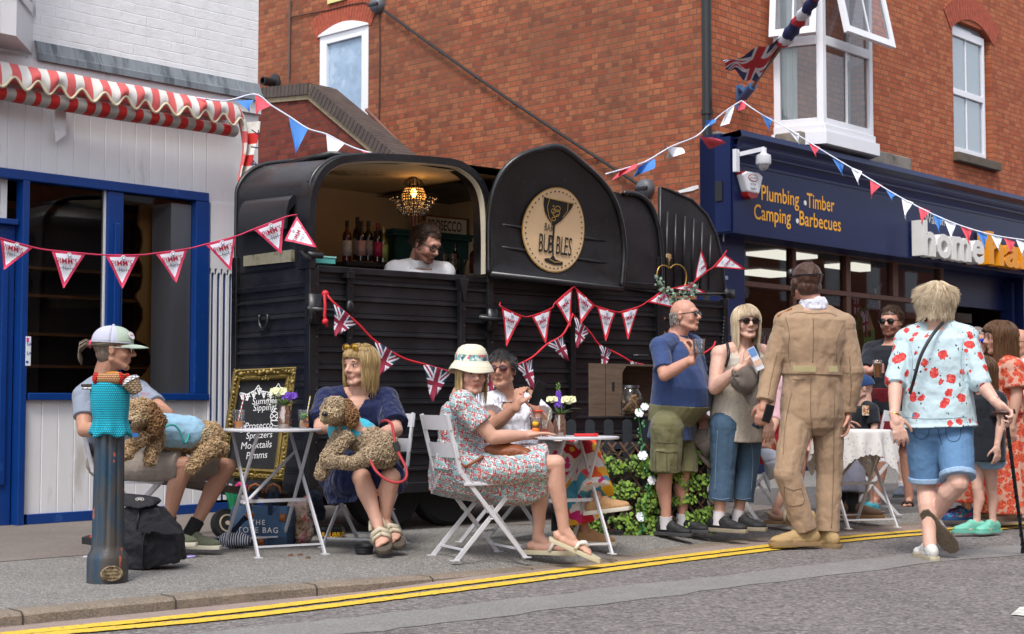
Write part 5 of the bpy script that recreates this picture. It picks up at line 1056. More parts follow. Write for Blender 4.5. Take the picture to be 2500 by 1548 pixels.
def drink(pos,label,level,liq,h_=.115,r=.038,strawc=None,sa=None,sb_=None,bits=(),alpha=.5):
 t=thing('drink',label,'drink',pos,0);m=MB();m.lathe([(0,0),(r*.78,0),(r*.78,.003),(r,h_-.004),(r+.003,h_),(r-.001,h_),(r*.75,.006),(0,.005)],n=24);build(m,'cup',m_clear,t,autos=True)
 f=level/h_;m=MB();m.lathe([(0,.006),(r*.74,.006),(r*(.74+.23*f),level),(0,level)],n=20);build(m,'liquid',liq,t,autos=True)
 if strawc:straw(t,sa,sb_,strawc)
 for nm,c,rr,mt in bits:m=MB();m.ell(c,rr);build(m,nm,mt,t,smooth=True)
 return t
m_oj=M('orange_juice','#ff9412',.35,.05);m_lem=M('lemon_slice','#e8b92c',.4);m_ora=M('orange_slice','#e0701a',.4);m_mint=M('mint_green','#3f7a2c',.6);m_sbr=M('strawberry_red','#b3261e',.4)
p=P(583,1040,9.12);p.z=ZL;drink(p,'plastic cup of orange juice with a pink striped straw on the left table',.046,m_oj,strawc=[M('straw_pink','#d9705c',.5),M('straw_white','#dcdcdc',.5)],sa=(-.012,0,.02),sb_=(.032,0,.2))
p=P(742,1040,9.12);p.z=ZL;drink(p,'plastic cup of fruit, mint and ice with a yellow straw on the left table',.035,glass('pale_drink',tint=(.95,.8,.6),refl=.05,alpha=.6,col=hx('#e8a45a')),strawc=[M('straw_yellow','#dfc32c',.5),M('straw_white','#dcdcdc',.5)],sa=(.005,0,.01),sb_=(.038,0,.2),bits=(('orange_slice',(.005,-.012,.02),(.026,.012,.014),m_ora),('lemon',(-.012,-.01,.04),(.013,.01,.01),m_lem),('strawberry',(.006,-.016,.048),(.011,.009,.01),m_sbr),('mint',(.0,-.004,.075),(.022,.015,.02),m_mint),('lemon',(.02,-.012,.055),(.01,.008,.01),m_lem)))
p=P(1308,1055,9.0);p.z=ZR;drink(p,'plastic cup of amber fruit punch with lemon and red striped straw, right table',.085,M('amber_punch','#d06a18',.25),h_=.12,strawc=[M('straw_red','#b8202a',.5),M('straw_white','#dcdcdc',.5)],sa=(-.02,.01,.02),sb_=(-.035,0,.19),bits=(('lemon_slice',(-.002,-.03,.082),(.02,.008,.018),m_lem),('orange_slice',(-.002,-.028,.035),(.026,.009,.024),m_ora)))
p=P(1330,1056,8.95);p.z=ZR;drink(p,'narrow plastic cup of red orange drink with a lime green straw on the right table',.05,M('red_orange_drink','#f04a18',.35),h_=.1,r=.024,strawc=[M('straw_lime','#8fb83a',.5),M('straw_white','#dcdcdc',.5)],sa=(.0,0,.02),sb_=(.035,0,.17))
t=thing('red_napkin','flat red packet lying at the right of the flower jar on the right table','packet',V((tr.x+.02,tr.y-.05,ZR)));m=MB();m.box(.0,.13,-.04,.05,.001,.018);build(m,'packet',M('red_card','#c21d22',.5,.1,30),t,bevel=.003)
m=MB();m.box(.12,.145,-.03,.03,.001,.02);build(m,'corner',M('red_card','#c21d22'),t)
# ================================================================ trellis, fence, crate
TF=Fr(G(1425,1308),12)
tx=lambda x,y,b=0.:(lambda q:V((q[0],b,q[1])))(TF.px(x,y,b))
x0,x1=tx(1378,1200).x,tx(1742,1200).x;zt_=tx(1500,1080).z;
t=frame_thing('picket_fence','black painted picket fence with rounded tops behind the ivy trellis','fence',TF)
m_pk=M('black_painted_wood','#20252c',.55,.2,8,.2,40)
for i in range(8):
 x=tx(1404+i*46,1100).x;
 if x>x1:break
 m=MB();w_=.034;zp=tx(1500,1022).z;m.prism([(x-w_,.05),(x+w_,.05),(x+w_,zp-.04)]+[(x+w_*math.cos(a),zp-.04+w_*math.sin(a))for a in[math.pi*k/8 for k in range(1,8)]]+[(x-w_,zp-.04)],.10,.118);build(m,'picket',m_pk,t)
m=MB();m.box(x0-.05,x1,.118,.14,zt_-.05,zt_+.0);m.box(x0-.05,x1,.118,.14,.15,.2);build(m,'rail',m_pk,t)
m=MB();m.box(x0-.05,x1,.16,.18,.02,zt_-.02);build(m,'backing',M('black_mesh','#0d0f0f',.95),t)
t=frame_thing('ivy_trellis','expanding wooden trellis covered in green and yellow ivy leaves','trellis',TF)
m=MB();st=.085;n=int((x1-x0)/st)+1
for i in range(-6,n):
 for sgn in(1,-1):
  xa=x0+i*st+(0 if sgn>0 else 6*st);xb=xa+sgn*zt_*.72;a,b=V((xa,.02*(sgn>0),.02)),V((xb,.02*(sgn>0),zt_))
  lo_t=0;hi_t=1
  if xb!=xa:
   ts=sorted([(x0-xa)/(xb-xa),(x1-xa)/(xb-xa)]);lo_t=max(0,ts[0]);hi_t=min(1,ts[1])
  if hi_t-lo_t>.02:m.bar(a.lerp(b,lo_t),a.lerp(b,hi_t),.014,.006,(0,1,0))
build(m,'lattice',M('brown_willow_lath','#5f4336',.8,.3,14),t)
def leafm(name,c1,c2):
 n=N(name);i=n.n('ObjectInfo');g_=n.n('NewGeometry').outputs['Random Per Island'];n.base(n.ramp(g_,[(0,hx(c1)),(.55,hx(c2)),(1,mul(hx(c2),1.5))]),.55);n.put(n.b,'Specular IOR Level',.4);return n.m
m_ivy=leafm('ivy_leaf','#1c3516','#63802a')
def ivyleaf(m,c,nrm,up,s):
 R=basis(nrm,up);pts=[(0,-.5),(.3,-.42),(.5,-.1),(.36,.05),(.3,.3),(0,.62),(-.3,.3),(-.36,.05),(-.5,-.1),(-.3,-.42)]
 vs=[c+R@V((x*s,y*s,-.18*s*abs(x)*2+.05*s))for x,y in pts]+[c+R@V((0,0,.06*s))];m.add(vs,[(10,i,(i+1)%10)for i in range(10)])
m=MB();r_=random.Random(3);strands=[]
for k in range(13):
 z0_=.03+.05*k;ph=r_.random()*6
 if z0_>zt_-.03:break
for k in range(3800):
 x=x0+r_.random()*(x1-x0);z=r_.random()**.9*(zt_-.06)
 dens=mnoise.noise(V((x*5.5,z*9.5,3)))*.7+.10-(.3 if z>zt_-.09 else 0)
 if dens<r_.random()*.3-.05:continue
 nrm=V((r_.uniform(-.6,.6),-1,r_.uniform(-.1,.9)));ivyleaf(m,V((x,-.02-r_.random()*.05,z)),nrm,V((r_.uniform(-1,1),0,-1)),r_.uniform(.018,.036))
tag(build(m,'ivy_leaf',m_ivy,t),kind='stuff')
m=MB()
for k in range(9):
 z=.06+k*zt_/9.5;pts=[V((x0+(x1-x0)*i/30,-.012+.01*math.sin(i*1.3+k),z+.03*math.sin(i*.7+k*2)))for i in range(31)];m.tube(pts,.003,4)
tag(build(m,'ivy_stem',M('ivy_stem_brown','#3a3a22',.7),t,smooth=True),kind='stuff')
t=thing('flower_garland','garland of white artificial flowers hanging down the trellis from the crate','garland',TF.M@tx(1566,1290),TF.a);o=tx(1566,1290);gl=lambda x,y,f=.09:tx(x,y,-f)-V((o.x,0,o.z))
m=MB();pth=[gl(x,y)for x,y in((1573,985),(1560,1010),(1562,1040),(1568,1080),(1570,1110),(1578,1150),(1586,1175),(1580,1210),(1570,1250),(1562,1275),(1570,1300))];m.tube(catmull(pth,4),.0035,5);build(m,'stem',M('garland_green','#2f6b3a',.5),t,smooth=True)
m=MB()
for k,p in enumerate(catmull(pth,5)):
 for j in range(1):ivyleaf(m,p+V((rnd.uniform(-.03,.03),-.01,0)),V((rnd.uniform(-.5,.5),-1,.3)),V((rnd.uniform(-1,1),0,-1)),rnd.uniform(.012,.024))
tag(build(m,'small_leaf',M('garland_leaf_green','#35743c',.5,.2,30),t),kind='stuff')
def bloom(t,c,r,mat,tilt=(0,-1,.2)):
 m=MB();R=basis(V(tilt),(0,0,1))
 for L_ in range(2):
  for k in range(6):
   a=k*math.pi/3+L_*.5;q=V((math.cos(a),math.sin(a),0));s_=V((-math.sin(a),math.cos(a),0));rr=r*(1-.3*L_)
   vs=[c+R@(q*rr*f+s_*rr*w_*.42*g_+V((0,0,.18*rr*f*f+L_*.004-.1*rr*(g_*g_))))for f,w_ in((.05,.3),(.5,1.),(.85,.9),(1.,.5))for g_ in(-1,0,1)]
   m.add(vs,[(i*3+j,i*3+3+j,i*3+4+j,i*3+1+j)for i in range(3)for j in range(2)])
 build(m,'white_flower',mat,t,smooth=True)
m_wf=M('white_fabric_petal','#dfe3ea',.7,.05)
for x,y,r in((1560,1008,.033),(1574,993,.028),(1569,1112,.034),(1591,1173,.032),(1563,1262,.034)):bloom(t,gl(x,y,.1),r,m_wf,(rnd.uniform(-.4,.4),-1,rnd.uniform(.1,.5)))
cf=Fr(P(1440,978,10.35),40);c_=lambda x,y,b=0.:(lambda q:V((q[0],b,q[1])))(cf.px(x,y,b))
t=frame_thing('wooden_crate','weathered wooden crate lying on its side on the fence beside the polo shirt','crate',cf)
w0,w1=c_(1440,950).x,c_(1700,950).x;zb_,ztc=c_(1514,1016).z,c_(1514,892).z;m_cr=M('weathered_crate_wood','#5e4c3e',.8,.3,6,.4,60,stretch=(1,1,8))
xa=c_(1514,950).x
a0,a1,a2=T.I@P(1440,978,1.),0,0
dirx=V((-.9,-.44,0))
m=MB();E0=V((xa,0,0));E1=c_(1440,950,-.0);e0=cf.I@P(1514,950,10.45);e1=cf.I@P(1440,950,10.30);e1.z=e0.z=0
ee=(e1-e0);L_=ee.length;ed=ee.normalized();en=V((ed.y,-ed.x,0));en=en if(cf.M.to_3x3()@en).y<0 else-en
TE=Matrix((ed,-en,V((0,0,1)))).transposed().to_4x4();TE=Matrix.Translation(V((e0.x,e0.y,0)))@TE
zb2,zt2_=H+(978-1016)*10.4/F,H+(978-888)*10.4/F
m.box(0,L_*.47,0,.014,zb2,zt2_,TE);m.box(L_*.5,L_,0,.014,zb2,zt2_,TE);build(m,'end_panel',m_cr,t)
m=MB();hz=zb2+(zt2_-zb2)*.5;m.prism([(L_*.23+.012*math.cos(a),hz+(.045 if math.sin(a)>0 else-.0)+.012*math.sin(a))for a in[2*math.pi*k/16 for k in range(16)]],-.0015,.002,TE);build(m,'hand_hole',m_dark,t)
ex=V((math.cos(.0),0,0));dpt=.28;s1=cf.I@P(1714,950,10.95);s1.z=0;sdv=(s1-V((e0.x,e0.y,0)));Ls=sdv.length;sx_=sdv.normalized();sn=V((-sx_.y,sx_.x,0));sn=sn if(cf.M.to_3x3()@sn).y>0 else-sn
TS_=Matrix.Translation(V((e0.x,e0.y,0)))@Matrix((sx_,sn,V((0,0,1)))).transposed().to_4x4()
m=MB();m.box(0,Ls,.0,dpt,zt2_-.014,zt2_,TS_);m.box(0,Ls,0,dpt,zb2,zb2+.014,TS_);m.box(.0,Ls,dpt-.015,dpt,zb2+.014,zt2_-.014,TS_);m.box(.0,.014,.016,dpt-.016,zb2+.014,zt2_-.014,TS_);build(m,'slat',m_cr,t)
m=MB();m.box(0,.02,-.002,.018,zb2+.014,zt2_-.014,TS_);m.prism([(.02,zt2_-.014),(.06,zt2_-.014),(.02,zt2_-.06)],-.002,.01,TS_);m.box(Ls*.62,Ls*.64,.0,.012,zb2+.014,zt2_-.014,TS_);build(m,'corner_post',m_cr,t)
jw_=cf.M@(TS_@V((Ls*.16,.06,zb2+.014)));rj=.088
jw_=P(1540,1000,10.5);jw_.z=zb2+.015
t=thing('cork_jar','round glass jar full of wine corks inside the wooden crate','jar',jw_);m=MB();m.lathe([(0,0),(rj*.7,0),(rj,rj*.5),(rj*1.02,rj*1.1),(rj*.75,rj*1.9),(rj*.62,rj*2.05),(rj*.66,rj*2.2),(rj*.58,rj*2.2),(rj*.56,rj*2.05)],n=24);build(m,'glass',m_clear,t,smooth=True)
m=MB();m.lathe([(rj*.62,rj*2.1),(rj*.7,rj*2.1),(rj*.7,rj*2.3),(0,rj*2.32)],n=24);build(m,'lid',M('steel_lid','#8d9096',.3,metal=.9),t,autos=True)
for k in range(34):
 z=.012+rnd.random()*rj*1.35;rr=rj*.72*math.sqrt(rnd.random())*(1 if z>.03 else.8);a=rnd.random()*6.28;p=V((rr*math.cos(a),rr*math.sin(a),z));dv=V((rnd.uniform(-1,1),rnd.uniform(-1,1),rnd.uniform(-.6,1))).normalized()*.016
 m=MB();m.cyl(p-dv,p+dv,.0105,n=10);o=build(m,'cork',M('cork','#b08a5c',.8,.25,40),t,autos=True)
wc=T.M@V((T.px(1644,672,-.12)[0],-.12,T.px(1644,672,-.12)[1]));t=thing('heart_wreath','gold wire heart wreath with eucalyptus hanging on the rear door leaf','wreath',wc,T.a);wl=lambda x,y:(lambda q:V((q[0]-T.px(1644,672,-.12)[0],0,q[1]-T.px(1644,672,-.12)[1])))(T.px(x,y,-.12))
m=MB();hp=[(1634,655),(1622,648),(1610,652),(1604,668),(1606,690),(1620,712),(1640,728),(1660,712),(1673,694),(1675,668),(1664,650),(1648,646),(1636,655)];m.tube(catmull([wl(*p)for p in hp],5),.006,6);m.tube([wl(1634,655),wl(1632,630)],.004,5);build(m,'wire_heart',M('gold_wire','#b8924c',.3,metal=.7),t,smooth=True)
m=MB()
for p in catmull([wl(*p)for p in((1600,682),(1610,702),(1625,716),(1645,728),(1665,722),(1685,712),(1688,706))],8):
 for j in range(2):ivyleaf(m,p+V((rnd.uniform(-.05,.05),-.02-rnd.random()*.03,rnd.uniform(-.05,.05))),V((rnd.uniform(-1,1),-1,rnd.uniform(-.3,.8))),V((rnd.uniform(-1,1),0,rnd.uniform(-1,1))),rnd.uniform(.022,.036))
tag(build(m,'eucalyptus_leaf',leafm('eucalyptus','#4d6650','#7e9684'),t),kind='stuff')
m=MB();
for a in range(8):ivyleaf(m,wl(1630,625)+V((rnd.uniform(-.02,.02),-.01,rnd.uniform(-.02,.02))),V((rnd.uniform(-.5,.5),-1,.2)),V((math.cos(a),0,math.sin(a))),.04)
build(m,'twine_bow',M('dry_straw','#8f7450',.8),t)
# ================================================================ bunting
m_pk1,m_pk2,m_pw=M('pimms_pink_border','#c42f55',.6,.06),M('pimms_red_border','#c21a2c',.6,.06),M('pennant_white','#dde0ea',.6,.03)
m_ptx,m_ptg=M('pennant_text_red','#9c1c3c',.6),M('pennant_text_grey','#3d3f4b',.6)
def pennant(t,a,b,c,border,txt=True,n=22,bw=.13):
 """a, b: top corners (left, right as read); c: tip"""
 a,b,c=V(a),V(b),V(c);nr=(b-a).cross(c-a).normalized();nr=nr if nr.y<0 else-nr;L_=(b-a).length
 m=MB();bul=rnd.uniform(-.012,.012)*L_
 def f(u,v):p=a.lerp(b,u).lerp(c,v);return p+nr*bul*math.sin(math.pi*u)*math.sin(math.pi*v)*2+nr*.004*math.sin(v*5+u*3)
 def mf(u,v):
  w_=1-v;du=min(u,1-u)*w_;return 0 if(v<.08 or du<.085*1.0 or v>.83)else 1
 m.grid(f,30,30,mf);x_=(b-a);y_=(a+b)/2-c;cc=(a+b)/2
 if txt:
  H_=(cc-c).length;yd=y_.normalized();xd=x_.normalized();org=lambda x,y:cc+xd*x*L_-yd*y*H_+nr*.012
  R_=Matrix((xd,(yd-xd*yd.dot(xd)).normalized(),nr)).transposed().to_4x4()if True else None
  if xd.cross(yd).dot(nr)<0:R_=Matrix((xd,yd,xd.cross(yd))).transposed().to_4x4()
  m.text("PIMM'S",L_*.21,Matrix.Translation(org(-.345,.34))@R_,sx=1.0,bold=.006,mi=2);m.text("No1",L_*.17,Matrix.Translation(org(-.13,.52))@R_,sx=.8,mi=3)
  m.mi=3;p=org(-.2,.47);m.add([p,p+xd*L_*.42,p+xd*L_*.42+yd*L_*.012,p+yd*L_*.012],[(0,1,2,3)]);m.mi=1
  o_=org(0,.1);m.add([o_+xd*L_*.075*math.cos(k*.52)+yd*L_*.075*math.sin(k*.52)-nr*.002 for k in range(12)],[tuple(range(12))]);m.mi=3
  o_=org(0,.1)+nr*.001;m.add([o_+xd*L_*.05*math.cos(k*.52)+yd*L_*.05*math.sin(k*.52)for k in range(12)],[tuple(range(12))]);m.mi=1;o_=org(0,.1)+nr*.002;m.add([o_+xd*L_*.037*math.cos(k*.52)+yd*L_*.037*math.sin(k*.52)for k in range(12)],[tuple(range(12))]);m.mi=0
 build(m,'pennant',[border,m_pw,m_ptx,m_ptg],t,world=True,smooth=True)
def string(t,pts,r,mat,flat=False):
 m=MB();m.tube(catmull([V(p)for p in pts],6),r,6);build(m,'string',mat,t,world=True,smooth=True)
dl_=lambda x:8.4+1.45*(x/710)
t=thing('drink_bunting','string of pink edged white drink pennants from the shop to the trailer nose','bunting',d(300,610,9.0));sp_=[]
fl_=[((0,568),(80,590),(10,643)),((122,597),(205,605),(152,687)),((250,608),(333,608),(292,688)),((370,604),(448,593),(420,674)),((489,583),(563,563),(550,645)),((604,547),(679,518),(670,605))]
for a,b,c in fl_:
 A_,B_=d(*a,dl_(a[0])),d(*b,dl_(b[0]));pennant(t,A_,B_,d(*c,dl_(c[0])-.02),m_pk1);sp_+=[A_,B_]
pennant(t,d(678,574,9.8),d(708,516,9.85),d(756,590,9.78),m_pk1)
string(t,[d(-120,535,8.2)]+sp_+[d(708,512,9.86)],.005,m_pk1)
t=thing('drink_bunting','string of red edged white drink pennants across the trailer side to the rear door','bunting',d(1350,700,10.6));z2=lambda x,y,D:P(1170+x/2.9076,340+y/2.9076,D)
def tD(x,y,off=.14):p=T.M@V((T.px(x,y,-off)[0],-off,0));return p.y
z2t=lambda x,y,off=.14:z2(x,y,tD(1170+x/2.9076,340+y/2.9076,off))
sp_=[z2t(150,1160,.1)]
for a,b,c in(((158,1190),(305,1255),(193,1468)),((370,1255),(512,1200),(472,1450)),((540,1160),(662,1055),(645,1330)),((688,1062),(820,1180),(720,1310)),((835,1187),(970,1225),(898,1432)),((1005,1225),(1135,1187),(1055,1420)),((1190,1155),(1320,1065),(1397,1198)),((1370,1060),(1500,1028),(1615,1092)),((1620,935),(1530,1010),(1575,765)),((1660,908),(1740,815),(1895,925))):
 A_,B_=z2t(*a),z2t(*b);pennant(t,A_,B_,z2t(*c,.16),m_pk2);sp_+=([A_,B_]if a[0]<b[0]else[B_,A_])
string(t,sp_+[z2t(1755,790)],.005,m_pk2)
m_ur,m_uw,m_ub=M('jack_maroon','#86203a',.8,.1,30),M('jack_white','#d3d3dc',.8,.05,30),M('jack_navy','#20394f',.8,.1,30)
def jack(t,a,b,c,cen=(.5,.48),rot=0.):
 a,b,c=V(a),V(b),V(c);nr=(b-a).cross(c-a).normalized();nr=nr if nr.y<0 else-nr;bul=rnd.uniform(-.02,.02)
 def f(u,v):p=a.lerp(b,u).lerp(c,v);return p+nr*(bul*math.sin(math.pi*u)+.008*math.sin(v*6+u*4))
 def mf(u,v):
  x=(u-.5)*(1-v)*1.0;y=(v-cen[1])*1.15;ax_,ay=abs(x),abs(y)
  if ax_<.085 or ay<.085:return 0
  if ax_<.135 or ay<.135:return 1
  k=abs(ax_*1.25-ay)/1.6;return 0 if k<.028 else 1 if k<.085 else 2
 m=MB();m.grid(f,44,44,mf);build(m,'pennant',[m_ur,m_uw,m_ub],t,world=True,smooth=True)
t=thing('flag_bunting','string of red white and blue cross flag pennants sagging along the trailer side','bunting',d(1100,800,10.3));z6=lambda x,y,off=.16:(lambda X,Y:P(X,Y,tD(X,Y,off)))(560+x/2.8,360+y/2.8)
dt=lambda x,y,off=.16:d(x,y,tD(x*K,y*K,off));z1=lambda x,y,off=.16:(lambda X,Y:P(X,Y,tD(X,Y,off)))(1020+x/2.6069,820+y/2.6069)
F1=[(z6(712,1060),z6(878,1205),z6(722,1290)),(dt(893,812),dt(957,852),dt(903,897)),(dt(1008,868),dt(1077,888),dt(1030,957)),(dt(1142,896),dt(1190,880),dt(1172,945)),(z1(620,190),z1(730,135),z1(740,350)),(z1(820,55),z1(925,-10),z1(958,163)),(z2t(672,1255),z2t(785,1370),z2t(692,1480)),(z2t(850,1458),z2t(945,1505),z2t(880,1640)),(z1(1350,160),z1(1440,185),z1(1380,300))]
for a,b,c in F1:jack(t,a,b,c)
m_rib=M('red_ribbon','#c4202e',.6,.08)
string(t,[z6(655,985,.1),F1[0][0],F1[0][1],F1[1][0],F1[1][1],F1[2][0],F1[2][1],dt(1110,895),F1[3][0],F1[3][1],F1[4][0],F1[4][1],F1[5][0],F1[5][1],z2t(665,1240)],.008,m_rib)
string(t,[z2t(665,1240),F1[6][0],F1[6][1],F1[7][0],F1[7][1],z1(1300,130),F1[8][0],F1[8][1],d(1600,880,11.1),d(1690,835,11.5),d(1706,815,11.6)],.007,m_rib)
m=MB();m.tube([z6(655,985,.1),z6(650,1010,.12),z6(655,1080,.12),z6(650,1150,.12),z6(668,1225,.12)],.011,6);m.ell(z6(655,1190,.12),.022);m.ell(z6(655,1000,.11),.025);build(m,'ribbon_tail',m_rib,t,world=True,smooth=True)
m_tri=[M('bunting_red','#d04a58',.8,.06),M('bunting_white','#dcdde4',.8,.04),M('bunting_blue','#3f78bd',.8,.06),M('bunting_tape','#d4d8e6',.8)]
def plainflag(t,a,b,c,mi,curl=.25):
 a,b,c=V(a),V(b),V(c);L_=(b-a).length;nr=(b-a).cross(c-a).normalized()
 def f(u,v):p=a.lerp(b,u).lerp(c,v);return p+nr*curl*L_*math.sin(math.pi*(u*1.3+.1))*v*(1-v*.3)
 m=MB();m.grid(f,10,12);build(m,'pennant',m_tri[mi],t,world=True,smooth=True)
R_,W_,B_=0,1,2
t=thing('street_bunting','red white and blue street bunting from the awning down behind the trailer roof','bunting',d(750,290,11.5))
for a,b,c,mi in(((470,235),(500,238),(490,240),0),((562,240),(606,238),(595,262),2),((608,224),(648,252),(612,272),0),((688,277),(735,307),(706,367),2),((778,318),(822,342),(784,388),1),((860,358),(905,368),(880,372),0)):plainflag(t,d(*a,11.6),d(*b,11.6),d(*c,11.5),mi)
string(t,[d(x,y,11.6)for x,y in((468,233),(540,240),(608,225),(648,252),(690,278),(735,307),(778,320),(822,343),(860,358),(905,370))],.007,m_tri[3])
t=thing('street_bunting','short run of bunting rising from the trailer roof to the flag bracket','bunting',d(1600,340,14.5));Dq=lambda x:12.5+(x-1445)/325*5.0
for a,b,c,mi in(((1478,403),(1520,390),(1485,417),0),((1520,400),(1560,378),(1535,412),2),((1590,350),(1625,352),(1612,372),1),((1664,325),(1700,328),(1712,348),0),((1683,288),(1708,284),(1692,300),2),((1733,262),(1752,250),(1728,298),1),((1762,240),(1778,240),(1768,262),0)):plainflag(t,d(*a,Dq(a[0])),d(*b,Dq(b[0])),d(*c,Dq(c[0])-.1),mi)
string(t,[d(x,y,Dq(x))for x,y in((1445,415),(1490,402),(1540,385),(1600,350),(1660,325),(1690,298),(1730,265),(1768,240))],.007,m_tri[3])
t=thing('street_bunting','long run of red white and blue bunting crossing the navy shop sign','bunting',d(2100,460,17.));Dr=lambda x:17.4-(x-1770)/672*3.
for k,(x,y,mi,dx,dy)in enumerate(((1815,272,2,12,28),(1878,308,1,25,22),(1928,340,0,8,20),(1985,378,2,20,28),(2028,398,1,10,28),(2075,430,0,-18,28),(2112,452,2,5,12),(2150,472,1,-8,36),(2190,492,0,-8,30),(2222,508,2,8,34),(2252,525,1,8,34),(2290,538,0,14,32),(2328,550,2,14,32),(2362,558,1,12,26),(2393,566,0,10,26),(2422,570,1,6,26),(2450,572,2,6,26))):
 D_=Dr(x);plainflag(t,d(x,y,D_),d(x+28,y+11,D_-.1),d(x+13+dx*.6,y+dy+13,D_-.15),mi,.3)
string(t,[d(x,y,Dr(x))for x,y in((1768,240),(1815,272),(1880,308),(1960,358),(2050,412),(2150,472),(2250,522),(2350,556),(2440,572),(2560,585))],.007,m_tri[3])
# ================================================================ bags, bowl, cone and bits on the ground
def gp(x,y):return G(x,y)
p=G(868*K,1322*K);t=thing('dog_bowl','black collapsible dog bowl on the pavement by the blonde person','bowl',p);rr=25*K*p.y/F
m=MB();m.lathe([(0,0),(rr*.75,0),(rr*.78,.012),(rr*.84,.014),(rr*.84,.026),(rr*.9,.028),(rr*.9,.04),(rr*.98,.044),(rr*1.04,.052),(rr*.95,.054),(rr*.7,.012),(0,.01)],n=28);build(m,'bowl',M('black_silicone','#191b1e',.5),t,autos=True)
p=G(808,1312);t=thing('round_tin','black round tub with yellow lettering under the blonde person chair','tub',p);rr=33*p.y/F;m=MB();m.lathe([(0,0),(rr,0),(rr,.055),(rr*1.03,.06),(rr*.98,.075),(rr*.5,.085),(0,.085)],n=32);build(m,'tub',M('black_gloss_plastic','#141518',.25),t,autos=True)
m=MB();tx_='BAR BUBBLES';m.text(tx_,.042,Matrix.Identity(4),shear=.2,bold=.02);xs=[v[0]for v in m.v];wd_=max(xs)
m.v=[((rr+.003)*math.sin((x/wd_-.45)*2.4),-(rr+.003)*math.cos((x/wd_-.45)*2.4),.012+y)for x,y,z in m.v];build(m,'lettering',M('yellow_print','#dba91a',.5),t)
p=G(641,1330);bw_=.125
t=thing('tote_bag','patchwork denim tote bag with white lettering under the left table','bag',(p.x,p.y,0),math.radians(-8))
def denim(name,cols,sc=9):
 n=N(name);o=n.obj();s=n.n('SeparateXYZ',{0:o});v=n.n('CombineXYZ',{0:s.outputs[0],1:n.math('MULTIPLY',s.outputs[2],.6)}).outputs[0]
 b=n.n('TexVoronoi',{'Vector':v,'Scale':float(sc)});b.distance='CHEBYCHEV';c=n.ramp(n.n('SeparateColor',{0:b.outputs['Color']}).outputs[0],[(i/(len(cols)-1),hx(c))for i,c in enumerate(cols)],'CONSTANT')
 w_=n.noise(n.scale(o,(1,1,3)),60,3,.8);n.base(n.mix(n.math('MULTIPLY',w_,.4),c,hx('#6d86a0')),.9);n.bump(n.noise(o,220,2),.3,.002);return n.m
m=MB();rs=[]
hw_=78*p.y/F
for z,w_,dd in((0,.96,.07),(.03,1.,.085),(.12,1.,.08),(.2,.98,.07),(.245,.95,.05)):rs.append([V((x*hw_*w_,y*dd,z))for x,y in((-1,-.6),(-.9,-1),(-.3,-1.05),(.3,-1.05),(.9,-1),(1,-.6),(1,.6),(.9,1),(-.9,1),(-1,.6))])
m.loft(rs);build(m,'body',denim('patchwork_denim',['#142a45','#28466a','#1c3857','#375a7b','#12233a']),t,autos=True,sub=0)
m=MB();m.text('THE',.045,TR((-.05,-.098,.135),(1,0,0),(0,0,1)),bold=.01,sp=1.3);m.text('TOTE BAG',.05,TR((-.135,-.098,.085),(1,0,0),(0,0,1)),bold=.01,sx=.98,sp=1.2);m.text('M RC J COBS',.016,TR((-.09,-.098,.055),(1,0,0),(0,0,1)),sx=1.2);build(m,'lettering',m_wt,t)
for s_ in(-1,1):
 for xx in(-.07,.07):m=MB();m.box(xx-.014,xx+.014,s_*.07-.004,s_*.07+.004,.15,.34);build(m,'strap',M('navy_denim_strap','#182b48',.9),t)
m=MB();
for xx in(-.05,.07):m.tube([V((xx-.05,0,.33)),V((xx-.035,0,.37)),V((xx,0,.385)),V((xx+.035,0,.37)),V((xx+.05,0,.33))],.009,6)
for xx,zz in((-.15,.02),(.02,.005),(.16,.16)):m.box(xx-.02,xx+.02,-.1,-.085,zz,zz+.045)
build(m,'leather_handle',M('tan_leather','#9a5c2e',.5,.15,20),t,smooth=True)
p2=G(548,1338);t=thing('striped_bag','navy strap and striped navy and white bag lying left of the denim tote','bag',p2);m=MB();m.ell((.06,0,.05),(.11,.07,.05));o=build(m,'bag',(lambda n:(n.base(n.ramp(n.n('TexWave',{'Vector':n.obj(),'Scale':22.,'Distortion':1.}).outputs[1],[(.5,hx('#16203c')),(.6,hx('#c9ccd4'))]),.8),n.m)[1])(N('striped_canvas')),t,voxel=.008,smooth=2,disp=[(.03,.08,'CLOUDS')])
m=MB();rs=[V((-.16,-.02,.02)),V((-.13,-.03,.05)),V((-.04,-.03,.04)),V((.05,-.02,.1)),V((.12,0,.18)),V((.16,.02,.2))];m.loft([[q+V((0,-.004,-.022)),q+V((0,.004,-.022)),q+V((0,.004,.022)),q+V((0,-.004,.022))]for q in catmull(rs,4)]);build(m,'strap',M('navy_webbing','#121c36',.9),t,autos=True)
m=MB();m.cyl((.14,-.01,.19),(.175,-.0,.22),.022);build(m,'strap_end',M('tan_leather','#9a5c2e'),t,autos=True)
p3=G(733,1328);t=thing('floral_scarf_bag','bulging plastic bag of floral pink and cream cloth under the left table','bag',p3)
def floralbag():
 n=N('pink_floral_cloth');o=n.obj();a=n.noise(o,9,5,.7);b=n.noise(n.scale(o,(1,1,1),(0,0,0),(3,3,3)),13,5,.8)
 c=n.ramp(a,[(.3,hx('#5b2a2c')),(.42,hx('#7d6238')),(.5,hx('#c9b6a0')),(.6,hx('#c99ea0')),(.72,hx('#a93242'))]);n.base(n.mix(n.ramp(b,[(.55,0.),(.6,1.)]),c,hx('#c04a52')),.4);n.bump(a,.5,.02);return n.m
